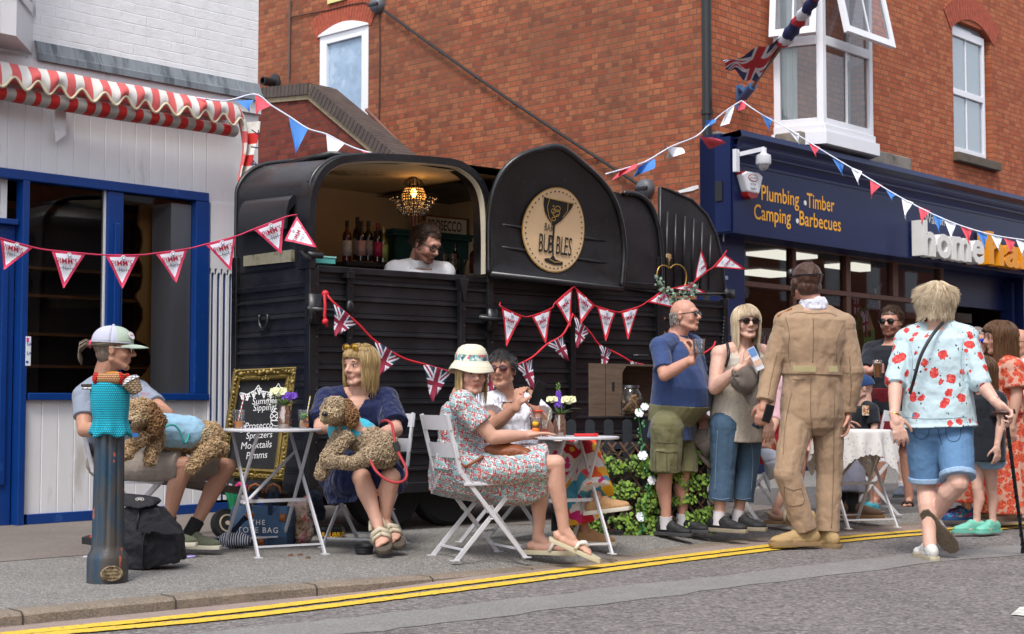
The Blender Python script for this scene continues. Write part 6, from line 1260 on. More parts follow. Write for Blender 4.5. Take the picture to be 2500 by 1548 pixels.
m=MB();m.ell((0,0,.1),(.085,.07,.11));m.ell((-.03,0,.22),(.07,.05,.07));m.ell((.03,0,.24),(.05,.05,.06));build(m,'cloth',floralbag(),t,voxel=.008,smooth=2,disp=[(.05,.07,'CLOUDS'),(.02,.02,'CLOUDS')])
m=MB();m.ell((.08,.04,.26),(.06,.05,.08));m.ell((.12,.06,.2),(.03,.04,.06));build(m,'dark_garment',M('navy_fleece','#12182a',.95,.2,10),t,voxel=.008,smooth=2,disp=[(.03,.05,'CLOUDS')])
p4=G(575,1318);t=thing('flag_pile','folded green red and yellow pennants behind the left table','flags',p4+V((0,.25,0)));m=MB()
for k,(x,c,w_)in enumerate(((-.08,0,.09),(.0,3,.05),(.04,1,.06),(.07,2,.08),(.05,0,.05),(.12,3,.05))):m.mi=c;z_=.3-.02*k;m.grid(lambda u,v:(x+(u-.5)*w_*(1-.4*v)+.02*math.sin(v*4+k),-.03*k+.02*math.sin(u*9),z_-v*(.22-.02*k)),6,8);
build(m,'pennant_cloth',[M('flag_green','#157a52',.7),M('flag_scarlet','#c2241c',.7),M('flag_yellow','#e2bc1c',.7),M('flag_offwhite','#c4c6c8',.7)],t,smooth=True)
m=MB();m.tube([V((-.03,-.1,.33)),V((0,-.12,.36)),V((.05,-.12,.34)),V((.02,-.13,.31)),V((.07,-.12,.3))],.018,6);build(m,'pink_ribbon',M('hot_pink_ribbon','#c92a72',.6),t,smooth=True)
p=G(372,1388);bs=p.y/F;t=thing('backpack','black quilted backpack with open flap standing right of the bollard','backpack',p)
def quilt():
 n=N('black_quilted_nylon');o=n.obj();s=n.n('SeparateXYZ',{0:o});a=n.n('TexBrick',{'Vector':n.n('CombineXYZ',{0:n.math('ADD',s.outputs[0],s.outputs[2]),1:n.math('SUBTRACT',s.outputs[0],s.outputs[2])}).outputs[0],'Scale':1.,'Mortar Size':.0015,'Mortar Smooth':1.,'Brick Width':.03,'Row Height':.03,'Color1':(1,1,1),'Color2':(1,1,1),'Mortar':(0,0,0)});a.offset=0
 n.base(n.mix(a.outputs['Fac'],hx('#222126'),hx('#101013')),.7,0,.3);n.bump(a.outputs['Color'],.4,.006);return n.m
mq=quilt();m=MB();pl=lambda x,y,o=0.:V(((x-372)*bs,-o,(1388-y)*bs))
m.loft([[pl(308,1385,-.12),pl(308,1385,.05),pl(365,1388,.10),pl(440,1372,.08),pl(442,1368,-.12)],[pl(306,1330,-.12),pl(306,1330,.07),pl(360,1330,.11),pl(437,1320,.09),pl(440,1320,-.12)],[pl(306,1290,-.11),pl(306,1290,.06),pl(345,1292,.08),pl(425,1290,.06),pl(430,1290,-.1)],[pl(306,1240,-.09),pl(306,1240,.03),pl(340,1240,.05),pl(385,1238,.04),pl(392,1240,-.07)]])
build(m,'body',mq,t,voxel=.008,smooth=6,disp=[(.03,.09,'CLOUDS'),(.01,.03,'CLOUDS')])
m=MB();m.loft([[pl(350,1292,.10),pl(358,1300,.12),pl(362,1290,.05)],[pl(372,1280,.13),pl(380,1300,.16),pl(385,1275,.08)],[pl(410,1270,.14),pl(412,1303,.17),pl(415,1268,.1)],[pl(440,1285,.12),pl(442,1304,.14),pl(444,1286,.09)],[pl(458,1296,.1),pl(460,1300,.11),pl(460,1296,.09)]]);build(m,'open_flap',mq,t,voxel=.006,smooth=3)
m=MB();m.loft([[pl(300,1208,-.06),pl(300,1208,.02),pl(300,1236,.05),pl(300,1240,-.06)],[pl(345,1212,-.06),pl(345,1212,.05),pl(345,1242,.09),pl(345,1242,-.06)],[pl(380,1218,-.05),pl(380,1218,.04),pl(378,1236,.07),pl(378,1236,-.05)],[pl(390,1224,-.03),pl(390,1224,.02),pl(388,1228,.03),pl(388,1228,-.03)]]);lid_=build(m,'top_lid',mq,t,voxel=.007,smooth=3)
m=MB();m.tube([pl(362,1388,.11),pl(362,1330,.125),pl(366,1300,.13),pl(376,1292,.13),pl(400,1297,.12)],.005,5);m.tube([pl(342,1290,.09),pl(345,1245,.06)],.004,5);build(m,'zip',m_blk,t,smooth=True)
m=MB();oc=pl(346,1219,.062);m.grid(lambda u,v:oc+V(((.020+.004*v)*math.cos(u*6.283),-.001,(.008+.002*v)*math.sin(u*6.283))),20,1);m.box(oc.x-.012,oc.x+.012,oc.y-.002,oc.y,oc.z-.003,oc.z+.003);build(m,'badge',m_wt,t)
p=G(312,1372);t=thing('water_bottle','lilac metal water bottle tucked between bollard and backpack','bottle',(p.x,p.y-.0,.1));m=MB();m.lathe([(0,0),(.036,0),(.036,.1),(.022,.15),(.022,.155),(0,.155)],n=20);build(m,'bottle',M('lilac_enamel','#a99ad8',.3),t,autos=True);m=MB();m.lathe([(.0,.155),(.018,.155),(.018,.185),(0,.185)],n=16);build(m,'cap',M('steel_cap','#a8a8ad',.25,metal=.9),t,autos=True)
p=G(225,1330);t=thing('traffic_cone','orange traffic cone with black base half hidden behind the bollard','cone',(p.x+.1,p.y+.1,0));m=MB();m.loft([[V((.19*math.cos(k*math.pi/4+.4),.19*math.sin(k*math.pi/4+.4),z))for k in range(8)]for z in(0,.045)]);build(m,'base',M('black_rubber','#1d1d1e',.9),t);m=MB();m.lathe([(.14,.045),(.13,.06),(.11,.07),(.03,.42),(.0,.42)],n=24);build(m,'cone',M('orange_plastic','#d2452a',.5),t,autos=True)
for i,(x,y,c,sx_)in enumerate(((708,1354,'#3d2c22',.018),(732,1352,'#a8763f',.012),(742,1305,'#b9b0a0',.008))):pass
for x,y,lab in((710,1358,'dry brown leaf scrap on the pavement in front of the left table'),(733,1356,'small tan nut shell on the pavement in front of the left table'),(735*K,1332*K,'tiny brown crumb on the pavement left of the dog bowl')):
 p=G(x,y);m=MB();m.loft([[V((.018*math.cos(k),.012*math.sin(k),0))for k in range(6)],[V((.01*math.cos(k),.006*math.sin(k),.012))for k in range(6)]]);o=build(m,'leaf_scrap',M('dry_leaf_brown','#5c3c22',.9,.3,80),None,loc=p);tag(o,lab,'scrap')
p=G(455,1362);t=thing('dog_lead_loop','lilac loop lying on the pavement right of the backpack','loop',p);m=MB();m.tube([V((.05*math.cos(a),.03*math.sin(a),.008))for a in[2*math.pi*k/16 for k in range(17)]],.006,6);build(m,'loop',M('lilac_enamel','#a99ad8',.3),t,smooth=True)
it=[(2065,900,1.0,'#3f7d3a','green bird house'),]
def shopthing(name,label,cat,x,y,b=.5):q=B.px(x,y,b);return thing(name,label,cat,B.M@V((q[0],b,q[1])),B.a)
m=MB();t=frame_thing('window_display_shelf','long display shelf behind the hardware shop window','shelf',B);zz=B.px(2050,868,.5)[1];m.box(.6,6.5,.35,1.1,zz-.05,zz);m.box(.6,6.5,.35,1.1,.55,.6);build(m,'board',M('display_shelf_wood','#4b4034',.8),t)
t=shopthing('bird_house','green and tan wooden bird house in the hardware shop window','bird house',2108,866);s_=.22
m=MB();m.box(-.16,.16,-.1,.1,0,.36);m.mi=1;m.prism([(-.16,.36),(.16,.36),(0,.62)],-.1,.1);m.mi=2;m.bar((-.22,0,.3),(0,0,.66),.24,.02,(0,1,0));m.bar((.22,0,.3),(0,0,.66),.24,.02,(0,1,0));m.mi=3;m.cyl((0,-.105,.3),(0,-.1,.3),.05);m.box(-.04,.04,-.104,-.1,.05,.16);build(m,'house',[M('leaf_green_paint','#4e8a3c',.7),M('pale_wood','#a08a60',.7),M('dark_green_roof','#3c6a3a',.7),m_dark],t)
cols=['#6d5a40','#5d6a58','#8a8478','#4a5a66','#7a4a3a','#5a5040']
for k in range(13):
 x=1800+k*27+rnd.uniform(-8,8);
 if 2070<x<2140:continue
 t=shopthing('display_item','%s pot or box on the display shelf, number %s from the left of the window'%(['brown','sage','pale','slate','terracotta','olive'][k%6],['first','second','third','fourth','fifth','sixth','seventh','eighth','ninth','tenth','eleventh','twelfth','last'][k]),'pot',x,868,.6);t['label']=t['label'].replace('number ','')
 m=MB();h_=rnd.uniform(.18,.5);r_0=rnd.uniform(.08,.16);m.lathe([(0,0),(r_0*.7,0),(r_0,h_*.6),(r_0*.85,h_),(r_0*.7,h_),(0,h_*.9)],n=14)if k%2 else m.box(-r_0,r_0,-.08,.08,0,h_);build(m,'body',M('display_'+cols[k%6].strip('#'),cols[k%6],.6,.3,12),t,autos=True)
for k,(x,y)in enumerate(((1872,838),(2060,872-80),(2090,745),(2112,790),(2145,735))):
 q=B.px(x,y,.2);c0=B.M@V((q[0],.2,q[1]));t=thing('window_pennant',['cross flag pennant behind the glass between the laughing person and the flight suit','cross flag pennant behind the glass just right of the flight suit','highest cross flag pennant on the left of the bird house','cross flag pennant directly above the bird house','cross flag pennant behind the glass above the bearded man'][k],'pennant',c0,B.a,None)
 e=V((math.cos(B.a),math.sin(B.a),0));jack(t,c0-e*.13+V((0,0,.16)),c0+e*.13+V((0,0,.16+.06*(k-2))),c0+V((0,0,-.2)))
# ================================================================ people: one continuous body mesh each, clothes and hair as parts
def skinm(name,col,rough=.5):
 n=N(name);o=n.obj();a=n.math('ADD',n.math('MULTIPLY',n.noise(o,14,4),.7),n.math('MULTIPLY',n.noise(o,75,4,.7),.45));at=n.n('Attribute',attribute_name='tint').outputs['Color'];c=n.mix(n.math('MULTIPLY',a,.5),hx(col),mul(hx(col),.66));c=n.mix(1.,c,at,'MULTIPLY')
 n.base(c,rough,0,.35);n.put(n.b,'Subsurface Weight',.08);n.put(n.b,'Subsurface Radius',(.02,.008,.004));n.put(n.b,'Subsurface Scale',.3);n.bump(n.math('ADD',n.noise(o,150,3),n.noise(o,40,3)),.25,.003);return n.m
SK=[skinm('skin_light','#ca9c88'),skinm('skin_tanned','#b5866f'),skinm('skin_pale','#d6ab99'),skinm('skin_ruddy','#c4917d')]
def hairm(name,a,b,rough=.42):
 n=N(name);g_=n.n('NewGeometry').outputs['Random Per Island'];o=n.obj();k=n.noise(n.scale(o,(1,1,.25)),55,3,.7);f=n.math('ADD',n.math('ADD',.22,n.math('MULTIPLY',g_,.4)),n.math('MULTIPLY',n.math('SUBTRACT',k,.5),1.1));n.base(n.mix(f,hx(a),hx(b)),rough,0,.4);n.bump(k,.5,.004);return n.m
H_BL=hairm('blonde_hair','#8e6f42','#d6bd8a');H_PB=hairm('pale_blonde_hair','#b39a78','#eddfc6');H_DK=hairm('dark_grey_hair','#1d1a1b','#5a5657');H_GB=hairm('grey_brown_hair','#4f4238','#8f8272');H_BR=hairm('brown_hair','#20150f','#5b3d29');H_GY=hairm('grey_hair','#6d6662','#a8a29c');H_LB=hairm('light_brown_hair','#3a271c','#8a6444')
def fab(name,col,var=.06,wr=.35,sc=7,rough=.85,weave=260):
 if name in MATS:return MATS[name]
 n=N(name);o=n.obj();a=n.noise(n.scale(o,(1,1,.55)),sc,3,.6,);n.base(n.mix(a,mul(hx(col),1-var),mul(hx(col),1+var)),rough,0,.25);cr=n.math('ABSOLUTE',n.math('SUBTRACT',n.noise(n.scale(o,(1,1,.45),(.5,.3,.2)),sc*1.3,1),.5));h_=n.math('ADD',n.math('ADD',n.math('MULTIPLY',a,.8),n.math('MULTIPLY',cr,2.6)),n.math('MULTIPLY',n.noise(o,weave,2),.12));n.bump(h_,wr,.03);n.put(n.b,'Sheen Weight',.15);MATS[name]=n.m;return n.m
EX=V((1,0,0));EY=V((0,1,0));EZ=V((0,0,1))
def frame_of(fwd,up=(0,0,1),roll=0.):
 y=V(fwd).normalized();x=y.cross(V(up)).normalized();z=x.cross(y);R=Matrix((x,y,z)).transposed()
 return R@Matrix.Rotation(roll,3,'Y')
def hand(m,w,dr,nr,thumb,s=1.,curl=.35,spread=.5):
 """palm, four unequal bent fingers and a thumb leaving the side of the palm; nr = where the palm faces"""
 dr=V(dr).normalized();nr=V(nr);nr=(nr-dr*nr.dot(dr)).normalized();sd=dr.cross(nr).normalized();th=1 if sd.dot(V(thumb))>0 else-1;sd=sd*th;w=V(w)
 R=Matrix((sd,dr,nr)).transposed();m.ell(w+dr*.045*s,(.040*s,.052*s,.0165*s),R,12,8);m.cap(w-dr*.02*s,w+dr*.03*s,.026*s,.028*s,10)
 for i,(o,L_)in enumerate(((.031,.95),(.0105,1.06),(-.0105,1.),(-.031,.78))):
  p=w+dr*.085*s+sd*o*s-nr*.002;dd=(dr+sd*(o*spread*6)).normalized();ax_=sd;c=curl*(1.+.12*i)
  for j,l in enumerate((.042,.027,.021)):
   a=c*(.75 if j==0 else 1.0)*1.0;dd=(dd*math.cos(a)+nr*math.sin(a)).normalized();q=p+dd*l*L_*s;m.cap(p,q,(.0098-.001*j)*s,(.0090-.001*j)*s,8);p=q;
   nr2=nr
   nr=(nr-dd*nr.dot(dd)).normalized()
  nr=V(R.col[2])
 p=w+dr*.018*s+sd*.028*s;dd=(dr*.75+sd*.75+nr*.35).normalized()
 for j,l in enumerate((.038,.032,.026)):
  q=p+dd*l*s;m.cap(p,q,(.0135-.0018*j)*s,(.012-.0018*j)*s,8);p=q;dd=(dd+dr*.35+nr*curl*.6-sd*.25*j).normalized()
def foot(m,an,dr,s=1.,up=(0,0,1)):
 dr=V(dr).normalized();up=V(up);sd=dr.cross(up).normalized();R=Matrix((sd,dr,up)).transposed();an=V(an);h_=.075*s
 b=an-up*h_;m.ell(b-dr*.035*s+up*.03*s,(.032*s,.038*s,.03*s),R);m.cap(an+up*.01,b+dr*.05*s+up*.045*s,.036*s,.03*s);m.ell(b+dr*.12*s+up*.022*s,(.043*s,.06*s,.022*s),R);m.cap(b+up*.022*s,b+dr*.12*s+up*.022*s,.034*s,.03*s)
 for i in range(5):o=(.033-.0165*i)*s;f_=dr*(.172-.006*i*i)*s;m.cap(b+sd*o+dr*.14*s+up*.016*s,b+sd*o*1.05+f_+up*.012*s,.0125*s,(.0125 if i else.0135)*s,8)
def head_shape(m,c,R,s,fem=False,jaw=1.,nose=1.):
 E=lambda x,y,z,rx,ry,rz:m.ell(c+R@V((x,y,z))*s,(rx*s,ry*s,rz*s),R,16,11)
 Q=lambda a,b,ra,rb:m.cap(c+R@V(a)*s,c+R@V(b)*s,ra*s,rb*s,10)
 E(0,-.012,.028,.076,.096,.086);E(0,.012,-.02,.066,.082,.085);E(0,.03,-.068,.049*jaw,.052,.04);E(0,.068,-.094,.020*jaw,.02,.018)
 for k in(-1,1):
  E(k*.036,.058,-.03,.026,.024,.024);Q((k*.055*jaw,.0,-.055),(k*.02,.062,-.088),.019,.02);Q((k*.04,.074,.022),(k*.012,.084,.018),.010,.010)
  E(k*.079,-.004,-.006,.007,.017,.030);E(k*.083,-.010,.006,.006,.011,.014);E(k*.011,.095,-.028*nose,.009,.009,.008)
  E(k*.031,.072,.0,.017,.012,.012)
 E(0,.078,.028,.045,.016,.02);Q((0,.084,.012),(0,.108*nose**.3,-.022),.0085,.0115);E(0,.104,-.027,.0115,.011,.009)
 Q((-.017,.083,-.0555),(.017,.083,-.0555),.0058,.0058);E(0,.088,-.0555,.012,.006,.0055);Q((-.014,.082,-.0655),(.014,.082,-.0655),.0065,.0065);E(0,.077,-.052,.03,.012,.02)
 E(0,-.062,-.02,.05,.035,.05)
def lerp(a,b,t):return a*(1-t)+b*t
TW=[.165,.16,.145,.16,.165,.12,.062];TDp=[.11,.115,.10,.115,.105,.085,.06];TT_=[0,.2,.42,.68,.88,.965,1.03]
def torso_rings(J,b,c=0.,t0=0,t1=6,n=22):
 pe,nb=J['pe'],J['nb'];rings=[];ws,ds,fo=b['w'],b['d'],b['f']
 for i in range(t0,t1+1):
  t=TT_[i];ctr=lerp(pe,nb,t);sd=lerp((J['hb']-J['ha']).normalized(),(J['sb']-J['sa']).normalized(),min(1,t*1.1)).normalized();ax_=(nb-pe).normalized();fw=J['tf'];fw=(fw-sd*fw.dot(sd)).normalized();fw=(fw-ax_*fw.dot(ax_)*.8).normalized()
  ctr=ctr+fw*fo[i];cc=c*(1 if i<5 else.7);rings.append([ctr+sd*(ws[i]+cc)*math.copysign(abs(math.cos(a))**.85,math.cos(a))+fw*(ds[i]+cc)*math.copysign(abs(math.sin(a))**.85,math.sin(a))for a in[2*math.pi*k/n for k in range(n)]])
 return rings
def arm_pts(J,k):return J['s'+k],J['e'+k],J['w'+k]
def body(J,b,hands=True,feet=True,head=True):
 m=MB();s=b['lim'];m.loft(torso_rings(J,b,-.006))
 m.ell(J['pe'],(b['w'][0]*.95,b['d'][0]*.9,.1),frame_of(J['tf']))
 for k in 'ab':
  S_,E_,W_=arm_pts(J,k);ra=b['arm'];m.ell(S_,ra*1.25);m.cap(lerp(J['nb'],S_,.35),S_,.06*s,ra*1.15);m.cap(S_,lerp(S_,E_,.45),ra*1.12,ra*1.05);m.cap(lerp(S_,E_,.45),E_,ra*1.05,ra*.82);m.cap(E_,lerp(E_,W_,.35),ra*.84,ra*.86);m.cap(lerp(E_,W_,.35),W_,ra*.86,ra*.55)
  Hp,Kn,An=J['h'+k],J['k'+k],J['a'+k];rl=b['leg'];m.cap(Hp,lerp(Hp,Kn,.4),rl*1.0,rl*.95);m.cap(lerp(Hp,Kn,.4),Kn,rl*.95,rl*.63)
  bk=(lerp(Kn,An,.3)-lerp(Hp,Kn,.5)).normalized();ca=lerp(Kn,An,.32)-J.get('f'+k,J['tf'])*.016;m.cap(Kn,ca,rl*.6,rl*.66);m.cap(ca,lerp(Kn,An,.72),rl*.66,rl*.44);m.cap(lerp(Kn,An,.72),An,rl*.44,rl*.41)
  if hands and 'H'+k in J:h_=J['H'+k];hand(m,W_,h_[0],h_[1],h_[2],b.get('hs',1.)*1.06,h_[3]if len(h_)>3 else.4)
  if feet:foot(m,An,J['f'+k],b.get('fs',.98)*(1 if b.get('bare')else.86),J.get('u'+k,EZ))
 if head:
  R=J['R'];hs=b['head'];c=J['h'];m.cap(c+R@V((0,-.025,-.07))*hs,J['nb']+EZ*.01,.052*hs,.062*hs);m.cap(c+R@V((0,-.03,-.05))*hs,lerp(c,J['nb'],.8)-J['tf']*.02,.05*hs,.06*hs)
  head_shape(m,c,R,hs,b.get('fem',False),b.get('jaw',1.),b.get('nose',1.))
 return m
def sleeve(m,J,k,t,c,b,flare=1.):
 S_,E_,W_=arm_pts(J,k);ra=b['arm'];m.ell(S_,ra*1.25+c);m.cap(lerp(J['nb'],S_,.45),S_,.062*b['lim']+c*.6,ra*1.2+c)
 if t<=1:m.cyl(S_,lerp(S_,E_,t),ra*1.12+c,(ra*(1.05-.15*t)+c*1.2)*flare,18)
 else:
  m.cyl(S_,E_,ra*1.12+c,ra*.9+c);m.ell(E_,ra*.92+c*1.05);m.cyl(E_,lerp(E_,W_,t-1),ra*.88+c,(ra*.62+c)*flare,18)
def trouser(m,J,b,t,c,flare=1.,hip=True):
 for k in 'ab':
  Hp,Kn,An=J['h'+k],J['k'+k],J['a'+k];rl=b['leg'];m.ell(Hp,rl+c)
  if t<=1:m.cyl(Hp,lerp(Hp,Kn,t),rl*1.0+c,(rl*(1-.35*t)+c)*flare,20)
  else:m.cyl(Hp,Kn,rl+c,rl*.68+c);m.ell(Kn,rl*.68+c*1.02);m.cyl(Kn,lerp(Kn,An,t-1),rl*.68+c,(rl*(.66-.22*(t-1))+c)*flare,20)
 if hip:m.ell(J['pe'],(b['w'][0]+c,b['d'][0]+c*.9,.11),frame_of(J['tf']));m.loft(torso_rings(J,b,c*.8,0,1));m.cap(J['ha'],J['hb'],b['leg']+c*.9,b['leg']+c*.9)
class Person:
 def __init__(s,label,J,b,skin,vox=.0065,cat='person',**kw):
  nb=dict(w=list(TW),d=list(TDp),f=[0]*7,lim=1.,arm=.046,leg=.082,head=1.08,hs=1.,fs=.98);nb.update(b);s.b=nb
  for k in('w','d','f'):nb[k]=[q*PK for q in nb[k]]
  for k in('lim','arm','leg','head','hs','fs'):nb[k]*=PK
  x=J['R'].col[0]if 'R' in J else EX
  for k in('ha','hb'):
   if k not in J:sd=V((J['tf'].y,-J['tf'].x,0)).normalized();sd=sd if(J['sb']-J['sa']).dot(sd)>0 else-sd;J[k]=J['pe']+sd*(.085 if k=='hb' else-.085)
  s.J=J;base=V((J['pe'].x,J['pe'].y,0));s.t=thing('person',label,cat,base);s.v=vox
  m=body(J,nb,**kw);s.body=build(m,'body',skin,s.t,world=True,voxel=vox,smooth=5,disp=[(.003,.03,'CLOUDS')]);s.tint()
 def tint(s):
  me=s.body.data;n=len(me.vertices);co=np.empty(n*3,np.float32);me.vertices.foreach_get('co',co);co=co.reshape(-1,3);c=np.array(s.J['h']-s.t.location);R=np.array(s.J['R']);q=(co-c)@R/s.b['head']
  col=np.ones((n,4),np.float32);f=q[:,1]>.05
  def g(x,y,z,r,t,st=1.):
   w_=np.exp(-(((q[:,0]-x)/r[0])**2+((q[:,2]-z)/r[1])**2)**1.5)*(q[:,1]>.045)*(np.linalg.norm(q,axis=1)<.2)*st;col[:,:3]*=1-w_[:,None]*(1-np.array(t,np.float32))
  lip=s.b.get('lip',(.80,.52,.50));g(0,0,-.060,(.021,.0095),lip);g(0,0,-.0605,(.018,.0018),(.45,.35,.35))
  for k in(-1,1):g(k*.04,0,-.03,(.02,.018),(1.0,.86,.82),.8);g(k*.031,0,.003,(.02,.012),(.72,.62,.6),.9);g(k*.011,0,-.036,(.006,.003),(.55,.4,.4));g(k*.028,0,-.05,(.004,.014),(.82,.74,.72))
  bd=s.b.get('beard')
  if bd:
   r_=((q[:,2]<-.028-.25*np.maximum(0,np.abs(q[:,0])*-1+.0))&(q[:,2]>-.14)&(q[:,1]>-.02)&(np.linalg.norm(q,axis=1)<.16));r_&=~((np.abs(q[:,0])<.035)&(q[:,2]>-.043))&~((np.abs(q[:,0])>.03)&(q[:,2]>-.03-.02))|((np.abs(q[:,0])>.062)&(q[:,2]<.0)&(q[:,2]>-.08)&(q[:,1]<.035)&(q[:,1]>-.0));lipm=(np.abs(q[:,0])<.02)&(np.abs(q[:,2]+.06)<.008);r_&=~lipm
   col[r_,:3]*=np.array(bd,np.float32)
  a=me.color_attributes.new('tint','FLOAT_COLOR','POINT');a.data.foreach_set('color',col.ravel())
 def H(s,x,y,z):return s.J['h']+s.J['R']@V((x,y,z))*s.b['head']
 def part(s,m,name,mat,**kw):return build(m,name,mat,s.t,world=True,**kw)
 def cloth(s,m,name,mat,vox=None,smooth=5,disp=((.009,.10,'CLOUDS'),(.004,.035,'CLOUDS')),cut=None,**kw):
  o=build(m,name,mat,s.t,world=True,voxel=vox or s.v,smooth=smooth,disp=list(disp))
  if cut:
   import bmesh
   bm=bmesh.new();bm.from_mesh(o.data);loc=s.t.location;dl=[v for v in bm.verts if cut(v.co+loc)];bmesh.ops.delete(bm,geom=dl,context='VERTS');bm.to_mesh(o.data);bm.free()
  return o
 def top(s,name,mat,slv=.55,c=.014,t0=0,t1=5,flare=1.,extra=None,cut=None,drop=0.,**kw):
  m=MB();r=torso_rings(s.J,s.b,c,t0,t1)
  if drop:r=[[p-(s.J['nb']-s.J['pe']).normalized()*drop+(p-s.J['pe'])*.06 for p in r[0]]]+r
  m.loft(r)
  for k in 'ab':
   sl_=slv[0 if k=='a' else 1]if isinstance(slv,tuple)else slv
   if sl_:sleeve(m,s.J,k,sl_,c,s.b,flare)
  if extra:extra(m)
  return s.cloth(m,name,mat,cut=cut,**kw)
 def eyes(s,iris=(.10,.08,.06),brow=H_GB,lid=True):
  for k in(-1,1):
   m=MB();R=s.J['R'];h_=s.b['head'];m.ell(s.H(k*.031,.0765,.003),(.0112*h_,.010*h_,.0052*h_),R,12,8);m.mi=1;m.ell(s.H(k*.031+s.b.get('gaze',0),.0855,.003),(.0050*h_,.004*h_,.0050*h_),R,10,6);m.mi=2
   m.tube([s.H(k*(.031+.0135*x),.086-.004*x*x,.003+.0075*(1-.6*x*x))for x in(-1,-.5,0,.5,1)],.0016,4);s.part(m,'eye',[M('eye_white','#c9bfb8',.3),M('iris','#2c3238',.2),M('eyelash','#2e211b',.7)],smooth=True)
   m=MB();m.tube([s.H(k*(.03+.02*x),.0905-.008*x*x,.026+.003*(1-x*x))for x in(-1,-.5,0,.5,1)],[.001,.003,.0032,.0028,.001],6);s.part(m,'eyebrow',brow,smooth=True)
 def mouth_open(s,w=.019):
  m=MB();m.ell(s.H(0,.090,-.0605),(w,.004,.0065),s.J['R']);m.mi=1;m.ell(s.H(0,.0925,-.0575),(w*.85,.003,.0036),s.J['R']);s.part(m,'teeth',[M('mouth_dark','#5a2422',.5),M('tooth_white','#cfc6b8',.4)],smooth=True)
 def glasses(s,lens,frame='#1a1716',lw=.026,lh=.017,z=.004,up=0.,tint=True,name='sunglasses',y=.098,thick=.0022):
  R=s.J['R'];m=MB();h_=s.b['head']
  for k in(-1,1):
   m.mi=0
   if lens is not None:m.ell(s.H(k*.031,y-.003,z),(lw*h_,.0035*h_,lh*h_),R,18,10)
   m.mi=1;m.tube([s.H(k*.031+lw*math.cos(a)*1.02,y-.002,z+lh*math.sin(a)*1.04)for a in[2*math.pi*i/20 for i in range(21)]],thick*h_,5)
   m.tube([s.H(k*(.031+lw),y-.003,z+.006),s.H(k*.070,y-.018,z+.007),s.H(k*.082,.04,z+.006),s.H(k*.086,-.01,z+.004)],thick*h_*1.1,5)
  m.tube([s.H(-.008,y,z+.004),s.H(0,y+.003,z+.006),s.H(.008,y,z+.004)],thick*h_,5);s.part(m,name,[lens or m_clear,M('spectacle_frame_'+frame.strip('#'),frame,.3)],smooth=True)
 def hair(s,mat,kind,n=650,L_=.2,seg=8,rad=.0021,lift=1.06,cap=True,seed=1,blow=(0,0,0),top=.0,fringe=True,vol=1.,zmax=1.):
  n=int(n*2.1);rad=min(rad,.0022)*.85;rd=random.Random(seed);R=s.J['R'];h_=s.b['head'];c=V((0,-.012,.028));e=V((.079*vol,.099*vol,.089*vol));m=MB();dn=(R.transposed()@V((0,0,-1)))
  def push(p,k):
   q=p-c;z_=max(q.z,-.02)if True else q.z;f=math.sqrt((q.x/e.x)**2+(q.y/e.y)**2+((q.z/e.z)if q.z>0 else q.z/.13)**2);return c+q/f*k if f<k else p
  if cap:
   mm=MB();mm.ell(s.H(c.x,c.y-.004,c.z+.004),(e.x*1.03*h_,e.y*1.02*h_,e.z*1.03*h_),R,20,14)
   if kind in('bob','long','back'):mm.ell(s.H(0,-.035,-.02),(.078*vol*h_,.068*vol*h_,.085*h_),R)
   elif kind in('short','crop'):mm.ell(s.H(0,-.045,-.015),(.068*h_,.05*h_,.055*h_),R)
   elif kind=='pony':mm.ell(s.H(0,-.04,-.02),(.07*h_,.055*h_,.07*h_),R)
   Ri=R.transposed();cc=s.J['h']
   def cut(p):
    q=(Ri@(p-cc))/h_;hl=.052 if kind!='crop' else.06;hl+=top
    if q.y>.02 and q.z<hl-.0:return True
    if kind in('short','crop','pony')and q.z<.0-.035*(q.y<-.0)and q.y>-.02:return True
    if kind in('short','crop')and q.z<-.06:return True
    return False
   o=s.cloth(mm,'hair_base',mat,vox=.006,smooth=3,disp=((.006,.02,'CLOUDS'),),cut=cut)
  for i in range(n):
   u=rd.random();v=rd.random();th=2*math.pi*v;ph=math.acos(1-u*(1.12 if kind in('short','crop')else 1.05));dirv=V((math.sin(ph)*math.cos(th),math.sin(ph)*math.sin(th),math.cos(ph)))
   p=c+V((dirv.x*e.x,dirv.y*e.y,dirv.z*e.z))
   if p.z>zmax or p.y>.045 and p.z<.075+top:continue
   if p.y>.0 and p.z<.03:continue
   w_=c+V((.01,-.02 if kind!='pony' else-.2,.09));pts=[p];ll=L_*(.75+.35*rd.random());st=ll/seg;k=lift+.10*rd.random();jit=V((rd.uniform(-.25,.25),rd.uniform(-.25,.25),rd.uniform(-.2,.2)))
   for j in range(seg):
    q=p-w_;rad_=V((q.x,q.y,0));rad_=rad_.normalized()if rad_.length>1e-4 else V((1,0,0));zt__=max(0,min(1,(p.z-.0)/.1))
    if kind in('bob','long'):fl=rad_*zt__*1.1+dn*(1.15-zt__*.75)+jit*.22*(1-.5*j/seg)
    elif kind=='crop':fl=V((p.x*3,.9,0))*zt__+dn*(1.0-zt__)+V((0,-.2,0))+jit*.9
    elif kind=='short':fl=V((p.x*5,-.7,0))*zt__+dn*(.9-zt__*.6)+V((0,-.4,0))+jit*.6
    elif kind=='pony':fl=(V((0,-.13,.01))-p).normalized()+jit*.15
    elif kind=='back':fl=rad_*zt__*1.1+dn*(1.1-zt__*.75)+jit*.4+V(blow)*(j/seg)**2*(1.3 if p.x*blow[0]>.02 else.2)
    qn=p-c;nn=V((qn.x/e.x**2,qn.y/e.y**2,qn.z/e.z**2)).normalized();fl=fl.normalized()
    if qn.z>-.03:fl=fl-nn*fl.dot(nn)*(1.0 if kind!='back' or j<4 else.2);fl=fl.normalized()if fl.length>.05 else dn
